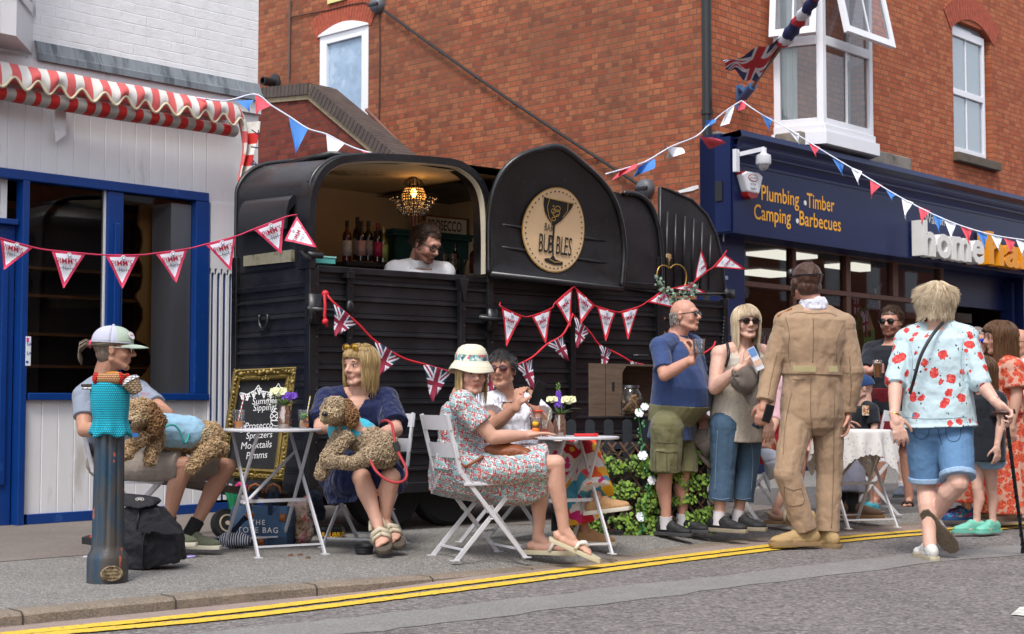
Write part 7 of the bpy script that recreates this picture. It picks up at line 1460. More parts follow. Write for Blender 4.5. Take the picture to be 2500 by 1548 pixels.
    p=push(p+fl*st,k)
    if kind in('short','crop'):p=p+nn*.0006*j
    if kind in('bob','long','back')and p.y>.02 and p.z<.052 and abs(p.x)<.07:
     if not(fringe and p.z>.035):p=V((math.copysign(.074,p.x or 1),min(p.y,.055),p.z))
    if kind in('bob',)and p.z<-.09:p=V((p.x*.99,p.y*.985,p.z))
    pts.append(p)
    if kind in('bob','long','back')and fringe and pts[0].y>.05 and p.z<.042 and abs(p.x)<.065:break
   W_=[s.H(*q)for q in pts];rr=[rad*h_*(1-.75*(j/len(W_))**2)for j in range(len(W_))];m.tube(W_,rr,3,cap=False)
  return s.part(m,'hair',mat,smooth=True)
def shoe(P_,k,mat,sole,s=1.,kind='trainer',name='shoe',an=None,dr=None,up=None):
 J=P_.J;an=J['a'+k]if an is None else an;dr=V(J['f'+k]if dr is None else dr).normalized();up=V(J.get('u'+k,EZ)if up is None else up);sd=dr.cross(up).normalized();R=Matrix((sd,dr,up)).transposed();h_=.075*P_.b.get('fs',.98);s=s*PK;b=V(an)-up*h_
 Q=lambda x,y,z:b+R@V((x,y,z))*s
 def outline(z,gx=1.,gy=1.):return[Q(x*gx,.058+(y-.058)*gy,z)for x,y in((0,-.085),(-.028,-.075),(-.035,-.03),(-.033,.04),(-.046,.11),(-.044,.16),(-.025,.195),(.0,.205),(.025,.2),(.044,.165),(.047,.11),(.035,.04),(.035,-.03),(.028,-.075))]
 if kind in('trainer','boot','croc','slip'):
  m=MB();m.ell(Q(0,-.03,.04),(.036*s,.05*s,.045*s),R);m.cap(Q(0,-.03,.05),Q(0,.05,.06),.036*s,.034*s);m.cap(Q(0,.03,.05),Q(0,.13,.03),.037*s,.03*s);m.ell(Q(0,.13,.024),(.045*s,.072*s,.03*s),R);m.ell(Q(0,.05,.026),(.036*s,.1*s,.03*s),R)
  if kind=='boot':m.cap(Q(0,-.025,.06),Q(0,-.02,.15),.036*s,.036*s)
  P_.cloth(m,name,mat,vox=.006,smooth=2,disp=((.004,.02,'CLOUDS'),))
  if kind!='croc' or True:
   m=MB();m.loft([outline(-.008,.98,1.01),outline(.0,1.03,1.03),outline(.016,1.,1.01)]);P_.part(m,'sole',sole,autos=True)
  if kind in('trainer','boot'):
   m=MB()
   for i in range(4):y=.045+i*.022;z=.088-i*.011;m.tube([Q(-.022,y,z-.01),Q(0,y+.004,z+.004),Q(.022,y,z-.01)],.0028*s,4)
   P_.part(m,'laces',sole if kind=='boot' else M('lace_grey','#55565a',.8),smooth=True)
 else:
  m=MB();m.loft([outline(-.018,1.0),outline(-.002,1.04),outline(.004,.98,.98)]);P_.part(m,'sole',sole,autos=True)
  m=MB()
  for sg in(-1,1):m.tube([Q(sg*.042,.07,.004),Q(sg*.034,.09,.04),Q(sg*.01,.115,.05),Q(0,.13,.035)]if kind=='flip' else[Q(sg*.045,.10,.004),Q(sg*.038,.1,.035),Q(0,.1,.056)],.011*s,6)
  if kind=='slide':m.tube([Q(-.045,.07,.002),Q(-.036,.07,.045),Q(0,.07,.068),Q(.036,.07,.045),Q(.045,.07,.002)],.016*s,6);m.tube([Q(-.04,.0,.03),Q(-.03,-.05,.06),Q(0,-.07,.06),Q(.03,-.05,.06),Q(.04,.0,.03)],.012*s,6)
  P_.part(m,name,mat,smooth=True)
def sock(P_,k,mat,r=.044,h_=.1):J=P_.J;an,kn=J['a'+k],J['k'+k];m=MB();u_=(kn-an).normalized();m.cyl(an-u_*.04,an+u_*h_,r,r*1.02,16);P_.part(m,'sock',mat,autos=True)
def curly(m,Ri,mat,t,name='coat',n=2600,rad=.010,seed=2,mats=None):
 """curly coat: small bent locks seeded over the dog's body surface"""
 rd=random.Random(seed);me=m.data;me.calc_loop_triangles();ps=me.polygons;tot=len(ps);mb=MB();ids=[rd.randrange(tot)for _ in range(n)]
 for i in ids:
  p=ps[i];c=p.center;nn=p.normal;sd=nn.cross(V((rd.uniform(-1,1),rd.uniform(-1,1),rd.uniform(-1,1)))).normalized();th=rd.uniform(.7,1.6)*rad;s2=nn.cross(sd);pts=[c-nn*.002,c+nn*th*.7+sd*th*.5,c+nn*th*1.0+sd*th*1.2+s2*th*.5,c+nn*th*.6+sd*th*1.7+s2*th*1.3,c+nn*th*.1+sd*th*1.6+s2*th*2.]
  mb.tube(pts,[th*.26,th*.3,th*.28,th*.22,th*.06],3)
 o=build(mb,name,mat,t,smooth=True);tag(o,kind='stuff');return o
def dirs(deg,pitch=0.):a=math.radians(deg);p=math.radians(pitch);return V((math.cos(a)*math.cos(p),math.sin(a)*math.cos(p),math.sin(p)))
def JJ(**k):return k
J=JJ(h=P(279,853,8.95),R=frame_of(dirs(8,-3)),nb=P(258,925,8.98),sa=P(208,968,8.80),sb=P(338,958,9.05),ea=P(205,1050,8.68),eb=P(408,1012,8.78),wa=P(290,1045,8.5),wb=P(322,985,8.62),pe=P(268,1130,9.02),tf=dirs(-32),ka=P(452,1136,8.75),kb=P(556,1140,9.12),aa=P(402,1298,8.8),ab=P(462,1306,8.95),fa=dirs(-10),fb=dirs(-12),Ha=(dirs(0),dirs(90),EZ,.5),Hb=(dirs(185),dirs(90),EZ,.5))
J['ha']=P(285,1135,8.88);J['hb']=P(300,1130,9.18)
p1=Person('person in a white and green trucker cap and grey shirt behind the bollard',J,dict(head=1.12,arm=.05,leg=.085,w=[.14,.15,.155,.17,.165,.12,.06],d=[.10,.12,.12,.125,.115,.09,.06]),SK[1])
p1.top('grey_shirt',fab('grey_tshirt','#7e8696',.06,.5),slv=.62,c=.016)
m=MB();trouser(m,J,p1.b,.94,.02,1.18);p1.cloth(m,'khaki_shorts',fab('khaki_cotton','#8a7f76',.08,.6))
shoe(p1,'b',fab('olive_mesh','#555a48',.1,.4),M('shoe_sole_cream','#c9c4b2',.6));shoe(p1,'a',fab('olive_mesh','#555a48'),M('shoe_sole_cream','#c9c4b2'));sock(p1,'a',M('black_sock','#121214',.9));sock(p1,'b',M('black_sock','#121214',.9))
p1.hair(H_GB,'pony',600,.13,7,zmax=.035,top=-.02)
m=MB()
for i in range(90):
 a,b_=rnd.uniform(-.02,.02),rnd.uniform(-.02,.02);w_=rnd.uniform(-.012,.012);m.tube([p1.H(a*.5,-.115,.02+b_*.5),p1.H(a,-.15,.025+b_),p1.H(a*1.6+w_,-.178,.0+b_*1.4),p1.H(a*1.6,-.182,-.04+b_*1.2),p1.H(a*1.5-w_,-.165,-.075+b_)],[.003,.0035,.0035,.003,.001],4)
p1.part(m,'ponytail',H_GB,smooth=True);m=MB();m.lathe([(.02,-.01),(.028,0),(.02,.01)],T=Matrix.Translation(p1.H(0,-.125,.022))@basis(J['R']@V((0,1,0))).to_4x4());p1.part(m,'hair_band',M('pink_band','#c93a5e',.7),smooth=True)
def capshape(pp,crown,front,brim,logo=False,sc=1.,z0=.035,tilt=.0,mat2=None,brl=.085):
 m=MB();mf_=MB();R=pp.J['R']
 def g(u,v):
  a=u*2*math.pi;ph=v*math.pi/2;r=math.cos(ph)**.8;return pp.H(.086*sc*r*math.cos(a),-.012+.108*sc*r*math.sin(a),z0+(.088*sc)*math.sin(ph)+tilt*math.sin(a)*.02*r)
 m.grid(g,40,14,lambda u,v:1 if.04<u<.46 else 0)
 m.mi=0;m.tube([g(u/20,0)for u in range(21)],.003,5);m.ell(pp.H(0,-.012,z0+.09*sc),.008);o=pp.part(m,'cap_crown',[crown,front],smooth=True,solid=.004)
 m=MB();rs=[]
 for i in range(17):
  x=-1+i/8;y0=-.012+.106*sc*math.sqrt(max(0,1-(x*.86)**2));y1=y0+brl*(1-abs(x)**2.4);zz=z0-.002-.012*x*x;rs.append([pp.H(x*.074*sc,y0,zz),pp.H(x*.074*sc,(y0+y1)/2,zz-.004),pp.H(x*.074*sc,y1,zz-.014),pp.H(x*.074*sc,y1,zz-.018),pp.H(x*.074*sc,y0,zz-.005)])
 m.loft(rs);pp.part(m,'cap_brim',brim,autos=True)
mesh_w=M('white_mesh_cloth','#aeb0c0',.95,.04,60,.1,400,spec=.1);sage=fab('sage_cotton','#9fae9f',.04,.2)
capshape(p1,mesh_w,sage,sage,sc=1.02,z0=.036)
m=MB();pc_=p1.H(.03,.088,.078);n_=(J['R']@V((.42,.78,.46))).normalized();Rb=basis(n_,(0,0,1));m.lathe([(0,0),(.026,0),(.026,.003),(0,.003)],n=14,T=Matrix.Translation(pc_)@Rb.to_4x4());m.mi=1;m.text('the BX',.014,Matrix.Translation(pc_+n_*.0035)@Rb.to_4x4()@Matrix.Translation((-.019,-.004,0)),bold=.01,mi=1);p1.part(m,'cap_badge',[M('badge_white','#d4cfd3',.6),M('badge_red','#96303f',.6)])
p1.glasses(M('navy_mirror_lens','#1c2c46',.08,metal=.6),'#a9a5a0',.026,.018,thick=.002)
m=MB();c=lerp(J['wb'],J['eb'],.06);u_=(J['eb']-J['wb']).normalized();m.cyl(c-u_*.012,c+u_*.012,.036,n=16);m.box(-.022,.022,-.02,.02,.0,.014,Matrix.Translation(c+V((0,-.03,.008)))@basis(V((0,-1,.5))).to_4x4());p1.part(m,'smart_watch',M('black_watch','#18181b',.3),bevel=.002)
m=MB();q=P(343,963,8.83);m.text('RESCUE',.022,TR(q,(.85,-.5,-.1),(0,0,1)));p1.part(m,'shirt_print',M('print_red','#b23a4a',.7))
J=JJ(h=P(879,893,9.32),R=frame_of(dirs(232,-3)),nb=P(876,962,9.36),sa=P(800,977,9.30),sb=P(943,977,9.42),ea=P(783,1042,9.12),eb=P(966,1050,9.22),wa=P(860,1036,8.92),wb=P(920,1064,8.98),pe=P(890,1122,9.5),tf=dirs(262),ka=P(884,1168,8.93),kb=P(955,1166,8.93),aa=P(922,1279,8.87),ab=P(938,1272,8.98),fa=dirs(285,-20),fb=dirs(300,-18),Ha=(dirs(-5,-20),dirs(90,-50),EZ,.28),Hb=(dirs(200,-62),dirs(90,-10),dirs(180),.15))
J['ua']=dirs(262,62);J['ub']=dirs(262,62)
p2=Person('blonde person in a navy dress with sunglasses on the head, holding a curly dog',J,dict(bare=1,head=1.11,arm=.055,leg=.092,w=[.18,.175,.16,.175,.17,.12,.058],d=[.13,.13,.12,.14,.115,.085,.055],fem=1,lip=(.75,.45,.45)),SK[0])
navy=fab('navy_crinkle_cotton','#141d44',.12,.8,11)
vz=P(885,1008,9).z
def cutv(p):
 if p.z<vz+.0 or p.y>J['nb'].y-.02:return False
 return abs(p.x-(J['nb'].x+.0))<(p.z-vz)*.55
p2.top('navy_dress_top',navy,slv=.85,c=.018,flare=1.3,cut=cutv)
m=MB()
def sring(c,wx,wy,wz,R,n=26,wv=0.):return[c+R@V((wx*math.cos(a)*(1+wv*math.sin(a*6)),0,0))+R@V((0,0,1))*(wz*math.sin(a)*(1+wv*math.cos(a*7)))for a in[2*math.pi*k/n for k in range(n)]]
def skirt_seated(m,J,w0,w1,drop,L_=.96,up=.1):
 km=lerp(J['ka'],J['kb'],.5);pe=J['pe'];fw=(km-pe);sdv=(J['kb']-J['ka']).normalized();n=26;rs=[]
 for i,t in enumerate((-.28,-.1,.2,.5,.8,L_)):
  c=lerp(pe,km,t);w=lerp(w0,w1,max(0,t));dn_=drop[i];r=[]
  for k in range(n):
   a=2*math.pi*k/n;x=math.copysign(abs(math.cos(a))**.7,math.cos(a));y=math.sin(a);r.append(c+sdv*w*x*(1+.03*math.sin(a*5+i))+EZ*((up*y)if y>0 else y*dn_*(1+.06*math.sin(a*9))))
  rs.append(r)
 m.loft(rs)
 for k in 'ab':m.cyl(J['h'+k],lerp(J['h'+k],J['k'+k],L_-.02),.115,.085,18);m.ell(J['h'+k],.115)
skirt_seated(m,J,.19,.145,[.1,.13,.15,.17,.16,.10]);m.loft([[p for p in r]for r in torso_rings(J,p2.b,.02,0,2)])
m.ell(P(850,1172,9.1),(.12,.16,.12));m.ell(P(818,1195,9.2),(.07,.12,.10));m.ell(P(800,1160,9.3),(.07,.1,.09));m.ell(P(975,1175,9.05),(.05,.12,.08));m.loft([[P(x,y,D_)for x,y,D_ in((772,1140,9.3),(800,1232,9.1),(868,1225,8.95),(900,1180,8.95),(860,1120,9.0))],[P(x,y,D_)for x,y,D_ in((785,1140,9.5),(812,1228,9.4),(868,1222,9.3),(900,1180,9.3),(860,1120,9.3))]])
p2.cloth(m,'navy_skirt',navy,disp=((.014,.08,'CLOUDS'),(.006,.03,'CLOUDS')))
p2.hair(H_BL,'bob',1000,.195,10,.0021,1.05,seed=4,fringe=False)
p2.eyes(brow=H_LB);p2.glasses(M('gold_mirror_lens','#c79a3c',.1,metal=.9),'#7d5a2a',.029,.02,z=.105,y=.078,name='sunglasses')
cork=M('cream_leather','#b9ae98',.6);brn=M('brown_sole','#4a4238',.8,.2,30,.4,60)
shoe(p2,'a',cork,brn,1.15,'slide','sandal_strap');shoe(p2,'b',cork,brn,1.15,'slide','sandal_strap')
m=MB();u_=(J['wa']-J['ea']).normalized();c=J['wa']-u_*.02;m.cyl(c-u_*.007,c+u_*.007,.037,n=18);m.cyl(c+V((0,-.03,.01)),c+V((0,-.045,.016)),.018,n=16);p2.part(m,'silver_watch',M('silver','#b8b9bc',.25,metal=.9),autos=True)
J=JJ(h=P(1152,912,8.78),R=frame_of(dirs(288,-4)),nb=P(1132,976,8.84),sa=P(1130,985,8.62),sb=P(1128,978,9.02),ea=P(1203,1068,8.60),eb=P(1168,1066,9.0),wa=P(1282,1063,8.68),wb=P(1236,1097,8.80),pe=P(1120,1148,8.86),tf=dirs(12),ka=P(1358,1132,8.62),kb=P(1325,1160,8.90),aa=P(1377,1296,8.66),ab=P(1313,1314,8.90),fa=dirs(-12,-22),fb=dirs(-14),Ha=(dirs(18,6),dirs(0,-90),dirs(90),.12),Hb=(dirs(-8,-25),dirs(0,-90),dirs(90),.3))
J['ha']=P(1150,1150,8.72);J['hb']=P(1150,1150,8.98)
p3=Person('person in a cream sun hat and blue and red checked dress at right table',J,dict(bare=1,head=1.07,arm=.05,leg=.084,w=[.17,.165,.155,.165,.155,.11,.055],d=[.13,.13,.12,.125,.11,.085,.055],fem=1,lip=(.72,.32,.34)),SK[0])
def plaid():
 n=N('blue_red_checked_cotton');o=n.obj();s=n.n('SeparateXYZ',{0:o});w_=n.noise(o,10,2);
 def line(v,sc,ph,th):
  x=n.math('FRACT',n.math('ADD',n.math('MULTIPLY',v,sc),n.math('ADD',n.math('MULTIPLY',w_,.8),ph)));return n.math('LESS_THAN',n.math('ABSOLUTE',n.math('SUBTRACT',x,.5)),th)
 u=n.math('ADD',s.outputs[0],n.math('MULTIPLY',s.outputs[1],.8));v=n.math('ADD',s.outputs[2],n.math('MULTIPLY',s.outputs[0],.25));c=n.mix(n.ramp(n.noise(o,24,4),[(.5,0.),(.66,.7)]),hx('#7fa2a6'),hx('#b9c6c6'))
 dash=n.ramp(n.noise(o,75,2),[(.46,0.),(.5,1.)],'LINEAR')
 for v_,sc,ph in((u,25.,0.),(v,25.,.2),(u,25.,.25),(v,25.,.45)):c=n.mix(n.math('MULTIPLY',line(v_,sc,ph,.07),dash),c,hx('#b3262e'));c=n.mix(n.math('MULTIPLY',line(v_,sc,ph+.08,.04),n.math('SUBTRACT',1.,dash)),c,hx('#dfe2e0'))
 n.base(c,.85);n.bump(n.math('ADD',n.noise(o,9,3),n.math('MULTIPLY',n.noise(o,200,2),.1)),.6,.03);return n.m
pl_m=plaid();p3.top('checked_dress',pl_m,slv=.62,c=.018,flare=1.15,extra=lambda m:m.lathe([(.06,-.02),(.075,.0),(.066,.04),(.05,.045)],T=Matrix.Translation(J['nb']+EZ*.015)))
m=MB();skirt_seated(m,J,.175,.14,[.12,.15,.18,.2,.2,.17],.93,.145);m.loft(torso_rings(J,p3.b,.02,0,2));m.ell(P(1245,1190,8.8),(.12,.12,.1));m.ell(P(1200,1170,8.85),(.15,.13,.1));p3.cloth(m,'checked_skirt',pl_m,disp=((.014,.08,'CLOUDS'),(.006,.035,'CLOUDS')))
p3.hair(H_BL,'bob',600,.2,9,.0021,1.05,seed=9,fringe=False,zmax=.055);p3.eyes(brow=H_LB)
p3.glasses(None,'#8a7a68',.025,.017,name='spectacles',thick=.0012)
m=MB()
def hatf(u,v):
 a=u*2*math.pi;prof_=((0,.118),(.03,.118),(.055,.112),(.078,.095),(.09,.07),(.094,.045),(.096,.03),(.105,.018),(.118,.004),(.128,-.014),(.134,-.028));f=v*(len(prof_)-1);i=min(int(f),len(prof_)-2);t_=f-i;r=lerp(prof_[i][0],prof_[i+1][0],t_);z=lerp(prof_[i][1],prof_[i+1][1],t_);w_=max(0,r-.1)*(.22*math.sin(a*3+1)+.3*math.sin(a*2+.3))
 return p3.H(r*math.cos(a)*.93,-.014+r*math.sin(a)*1.05,z+.042+w_)
m.grid(hatf,56,30)
def strawhat():
 n=N('cream_straw_hat');o=n.obj();s=n.n('SeparateXYZ',{0:o});k=n.ramp(n.math('FRACT',n.math('MULTIPLY',s.outputs[2],62.)),[(.0,1.),(.12,0.),(.9,0.)]);n.base(n.mix(k,hx('#d4cdb8'),hx('#ab9a78')),.8);n.bump(n.noise(o,160,3),.5,.004);return n.m
p3.part(m,'sun_hat',strawhat(),smooth=True,solid=.004);m=MB();m.grid(lambda u,v:p3.H(.097*math.cos(u*6.2832)*.94,-.014+.098*math.sin(u*6.2832)*1.06,.076+.034*v-.004*math.sin(u*6.28)),48,3)
def bandm(name,cols,sc):
 n=N(name);o=n.obj();v=n.n('TexVoronoi',{'Vector':o,'Scale':sc});c=n.n('SeparateColor',{0:v.outputs['Color']}).outputs[0];n.base(n.ramp(c,[(i/len(cols),hx(q))for i,q in enumerate(cols)],'CONSTANT'),.8);n.bump(n.noise(o,8,3),.4,.02);return n.m
p3.part(m,'hat_band',bandm('floral_hat_band',['#7fb7b8','#d6dfdc','#5a98a4','#c46a6c','#86b3b0','#2f6a78','#e3ddd0'],70.),smooth=True)
wl_=M('white_leather','#d2cec4',.6);cs_=M('cream_sole','#b3aa90',.7)
shoe(p3,'a',wl_,cs_,1.15,'flip','thong_strap');shoe(p3,'b',wl_,cs_,1.15,'flip','thong_strap')
tan=M('tan_leather_bag','#7d4322',.5,.15,12,.3,50);t=thing('tan_clutch','tan leather clutch bag on the lap of the person in the sun hat','bag',P(1253,1100,8.7));m=MB();Rr=frame_of(dirs(75,0));m.ell(P(1245,1106,8.66),(.16,.06,.055),frame_of(dirs(80,0),(0.15,0,1)));build(m,'bag',tan,t,world=True,voxel=.007,smooth=3,disp=[(.02,.05,'CLOUDS')])
m=MB();m.tube(catmull([P(x,y,D_)for x,y,D_ in((1180,1115,8.62),(1150,1132,8.58),(1133,1138,8.62),(1115,1105,8.7),(1095,1070,8.8))],4),.009,6);build(m,'strap',tan,t,world=True,smooth=True)
J=JJ(h=P(1226,903,9.6),R=frame_of(dirs(255,2)),nb=P(1237,973,9.66),sa=P(1182,990,9.55),sb=P(1292,986,9.72),ea=P(1203,1042,9.32),eb=P(1338,1048,9.5),wa=P(1262,990,9.25),wb=P(1312,1008,9.3),pe=P(1262,1118,9.75),tf=dirs(285),ka=P(1382,1108,9.42),kb=P(1430,1094,9.5),aa=P(1428,1298,9.42),ab=P(1458,1222,9.2),fa=dirs(-20),fb=dirs(-22,8),Ha=(dirs(60,70),dirs(60,-20),dirs(-90),.75),Hb=(dirs(140,78),dirs(150),dirs(-60),.35))
J['ha']=P(1255,1120,9.6);J['hb']=P(1290,1116,9.75)
p4=Person('person with short dark hair, red sunglasses and white top looking at a phone',J,dict(head=1.06,arm=.052,leg=.082,w=[.175,.175,.165,.175,.165,.115,.058],d=[.13,.135,.13,.14,.115,.085,.055],fem=1,lip=(.62,.4,.42)),SK[1])
wcot=fab('white_crinkle_cotton','#d6d7df',.04,.7,13);nz4=P(1250,1010,9.4)
p4.top('white_top',wcot,slv=.55,c=.02,flare=1.3,drop=.06,extra=lambda m:(m.ell(P(1285,1085,9.55),(.15,.13,.09)),m.ell(P(1330,1098,9.45),(.1,.1,.075))),cut=lambda p:(p-P(1250,975,9.48)).length<.09 and p.y<J['nb'].y+.02)
def groovy(name='bright_flower_trousers',cols=('#b8142c','#d8d2cc','#e0571c','#c21f6c','#dfa01e','#d8d2cc','#3f8fa8','#d9481c','#d8d2cc','#c21f6c','#e3b224','#4b9ab0'),sc=11.):
 n=N(name);o=n.obj();v=n.n('TexVoronoi',{'Vector':n.n('VectorMath',{0:o,1:n.n('VectorMath',{0:n.n('TexNoise',{'Vector':o,'Scale':16.}).outputs[1],'Scale':.05},operation='SCALE').outputs[0]},operation='ADD').outputs[0],'Scale':sc});c=n.n('SeparateColor',{0:v.outputs['Color']})
 a=n.ramp(c.outputs[0],[(i/len(cols),hx(q))for i,q in enumerate(cols)],'CONSTANT');b=n.ramp(c.outputs[1],[(i/5,hx(q))for i,q in enumerate(('#e3b224','#d8d2cc','#cf2f7a','#e8671c','#b8142c'))],'CONSTANT');f=n.ramp(v.outputs['Distance'],[(.22,1.),(.25,0.)]);n.base(n.mix(f,a,b),.8);n.bump(n.noise(o,9,3),.4,.02);return n.m
m=MB();trouser(m,J,p4.b,1.88,.028,1.75);p4.cloth(m,'flower_trousers',groovy())
p4.hair(H_DK,'crop',900,.055,5,.0022,1.04,seed=6);p4.glasses(M('dark_red_lens','#3c1418',.08),'#6b2326',.028,.019)
tanS=M('tan_canvas_shoe','#a8825a',.8,.1,20,.3,90);wsole=M('white_striped_sole','#cbc6bb',.6)
shoe(p4,'a',tanS,wsole);shoe(p4,'b',tanS,wsole,1.05)
m=MB();m.lathe([(.009,-.003),(.0115,0),(.009,.003)],T=Matrix.Translation(P(1271,962,9.16))@basis((.3,.2,1)).to_4x4());p4.part(m,'orange_ring',M('orange_ring','#d83c1c',.3),smooth=True);m=MB();m.tube([J['wb']+V((.034*math.cos(a),.034*math.sin(a),.012))for a in[i*.3 for i in range(22)]],.006,6);p4.part(m,'bracelet',M('orange_ring','#d83c1c'),smooth=True)
m=MB();m.tube([p4.H(.083,0,-.035),p4.H(.086,.004,-.05),p4.H(.083,.0,-.06),p4.H(.081,-.004,-.05)],.002,5);p4.part(m,'earring',M('gold','#c79a3c',.2,metal=1.),smooth=True)
pc=P(1312,962,9.27);t=thing('mobile_phone','black phone held up by the person in the white top','phone',pc);m=MB();m.box(-.037,.037,-.005,.005,-.075,.08,Matrix.Rotation(.38,4,'Y')@Matrix.Rotation(.5,4,'Z'));build(m,'phone',M('phone_black','#101013',.25),t,bevel=.004)
J=JJ(h=P(1041,595,10.9),R=frame_of(dirs(-38,-28)),nb=P(1020,647,11.02),sa=P(966,664,10.98),sb=P(1083,668,11.1),ea=P(955,762,11.1),eb=P(1100,767,11.2),wa=P(1015,782,11.15),wb=P(1050,782,11.15),pe=P(1020,852,11.2),tf=dirs(-60,-8),ka=P(1000,1010,11.15),kb=P(1060,1010,11.2),aa=P(1000,1125,11.15),ab=P(1060,1125,11.2),fa=dirs(-60),fb=dirs(-60),Ha=(dirs(-60),dirs(0,-90),dirs(0),.5),Hb=(dirs(-80),dirs(0,-90),dirs(180),.5))
p5=Person('barman with glasses, stubble and white shirt looking down inside the trailer hatch',J,dict(head=1.18,arm=.06,leg=.09,w=[.2,.2,.2,.22,.2,.14,.07],d=[.14,.15,.14,.15,.13,.1,.07],beard=(.5,.46,.44)),SK[3])
p5.top('white_shirt',fab('white_shirt_cotton','#f2f2f5',.04,.5),slv=.7,c=.018,extra=lambda m:m.lathe([(.085,-.03),(.09,.01),(.075,.05),(.06,.05)],T=Matrix.Translation(J['nb']+V((.01,-.02,0)))))
m=MB();trouser(m,J,p5.b,1.95,.018);p5.cloth(m,'trousers',fab('black_trousers','#15161a'),vox=.012);p5.hair(H_BR,'short',700,.06,5,.0022,1.04,seed=3,top=.012);p5.eyes(brow=H_BR);p5.glasses(None,'#141212',.027,.018,name='spectacles',thick=.003)
J=JJ(h=P(1673,771,10.2),R=frame_of(dirs(-32,4)),nb=P(1655,825,10.24),sa=P(1612,848,10.05),sb=P(1690,842,10.42),ea=P(1622,916,9.93),eb=P(1712,930,10.48),wa=P(1690,876,9.86),wb=P(1716,1012,10.4),pe=P(1640,1030,10.25),tf=dirs(-22),ka=P(1625,1150,10.15),kb=P(1668,1156,10.3),aa=P(1626,1277,10.17),ab=P(1666,1270,10.32),fa=dirs(-38),fb=dirs(-30),Ha=(dirs(60,60),dirs(150,0),dirs(200,10),.95),Hb=(dirs(-60,-80),dirs(-90),dirs(0),.6))
J['ha']=P(1628,1040,10.1);J['hb']=P(1662,1040,10.35)
p6=Person('bald person in a blue polo shirt and green shorts drinking by the crate',J,dict(head=1.0,arm=.05,leg=.084,w=[.165,.175,.18,.175,.165,.12,.064],d=[.13,.19,.19,.15,.12,.09,.06],f=[.0,.055,.06,.02,0,0,0],lip=(.8,.6,.56)),SK[3])
p6.top('blue_polo_shirt',fab('blue_pique','#33456f',.06,.4),slv=.78,c=.014,drop=.12,extra=lambda m:m.lathe([(.062,-.02),(.07,.0),(.058,.035),(.05,.035)],T=Matrix.Translation(J['nb']+EZ*.0)))
m=MB();trouser(m,J,p6.b,1.0,.03,1.22);m.box(-.01,.045,-.05,.05,-.09,.06,Matrix.Translation(lerp(J['ha'],J['ka'],.72)+V((-.045,-.085,0)))@Matrix.Rotation(-1.2,4,'Z'));p6.cloth(m,'green_cargo_shorts',fab('olive_cotton','#6b694a',.1,.6))
p6.hair(H_GY,'short',300,.035,4,.003,1.02,cap=False,top=.0)if False else None
m=MB()
for i in range(260):
 a=rnd.uniform(math.pi*.98,math.pi*2.02);z=rnd.uniform(-.05,.03);r=1.0;m.tube([p6.H(.078*math.cos(a),-.02+.085*math.sin(a),z),p6.H(.081*math.cos(a),-.022+.09*math.sin(a),z-.012),p6.H(.08*math.cos(a),-.022+.088*math.sin(a),z-.026)],[.003,.003,.001],3)
p6.part(m,'hair',H_GY,smooth=True);p6.glasses(M('black_lens','#14110f',.1),'#191616',.027,.017,thick=.003);p6.mouth_open(.012)
bk=M('black_shoe','#1b1b1e',.7,.2,30,.4,70);gs=M('grey_sole','#3f3f42',.8);
for k in 'ab':shoe(p6,k,bk,gs);sock(p6,k,M('white_sock','#c9c5c8',.9),.043,.045)
cp_=P(1706,868,9.82);drink(cp_+V((0,0,.0)),'clear plastic cup held up by the person in the polo shirt',.02,glass('last_sip',tint=(.8,.7,.6),refl=.05,alpha=.3,col=hx('#8d6a50')),h_=.11,r=.042)
def softcap(pos,R,mat,label,s=1.):
 t=thing('baseball_cap',label,'cap',pos);m=MB()
 def g(u,v):a=u*2*math.pi;ph=v*math.pi/2;r=math.cos(ph)**.8;return V(pos)+R@V((.085*r*math.cos(a),.1*r*math.sin(a),.105*math.sin(ph)+.006*math.sin(a*4)))*s
 m.grid(g,30,10);build(m,'crown',mat,t,world=True,smooth=True,solid=.003);m=MB();rs=[]
 for i in range(13):x=-1+i/6;y0=.098*math.sqrt(max(0,1-(x*.85)**2));y1=y0+.075*(1-abs(x)**2.4);rs.append([V(pos)+R@V((x*.072,y,-.012*x*x+dz))*s for y,dz in((y0,0),((y0+y1)/2,-.004),(y1,-.014),(y1,-.018),(y0,-.004))])
 m.loft(rs);build(m,'brim',mat,t,world=True,autos=True);return t
gry=fab('faded_brown_cap','#5f5650',.1,.4)
softcap(P(1713,1085,10.32),frame_of(dirs(-20,-62),(.8,-.5,.4)),gry,'worn grey brown baseball cap hanging from the hand of the person in the polo shirt',1.05)
J=JJ(h=P(1822,788,10.2),R=frame_of(dirs(280,2)),nb=P(1812,848,10.25),sa=P(1758,866,10.18),sb=P(1858,862,10.35),ea=P(1744,948,10.1),eb=P(1882,945,10.4),wa=P(1806,898,9.93),wb=P(1875,1020,10.3),pe=P(1797,1032,10.3),tf=dirs(285),ka=P(1765,1150,10.2),kb=P(1822,1150,10.35),aa=P(1755,1268,10.2),ab=P(1800,1264,10.35),fa=dirs(-38),fb=dirs(-32),Ha=(dirs(20,28),dirs(90,30),dirs(90,60),.6),Hb=(dirs(-90,-80),dirs(90),dirs(180),.4))
J['ha']=P(1770,1040,10.2);J['hb']=P(1828,1040,10.38)
p7=Person('laughing blonde person in sunglasses, speckled sleeveless top and cropped jeans',J,dict(head=1.02,arm=.054,leg=.088,w=[.18,.175,.165,.17,.155,.11,.056],d=[.135,.14,.13,.145,.115,.085,.055],fem=1,lip=(.8,.5,.48)),SK[2])
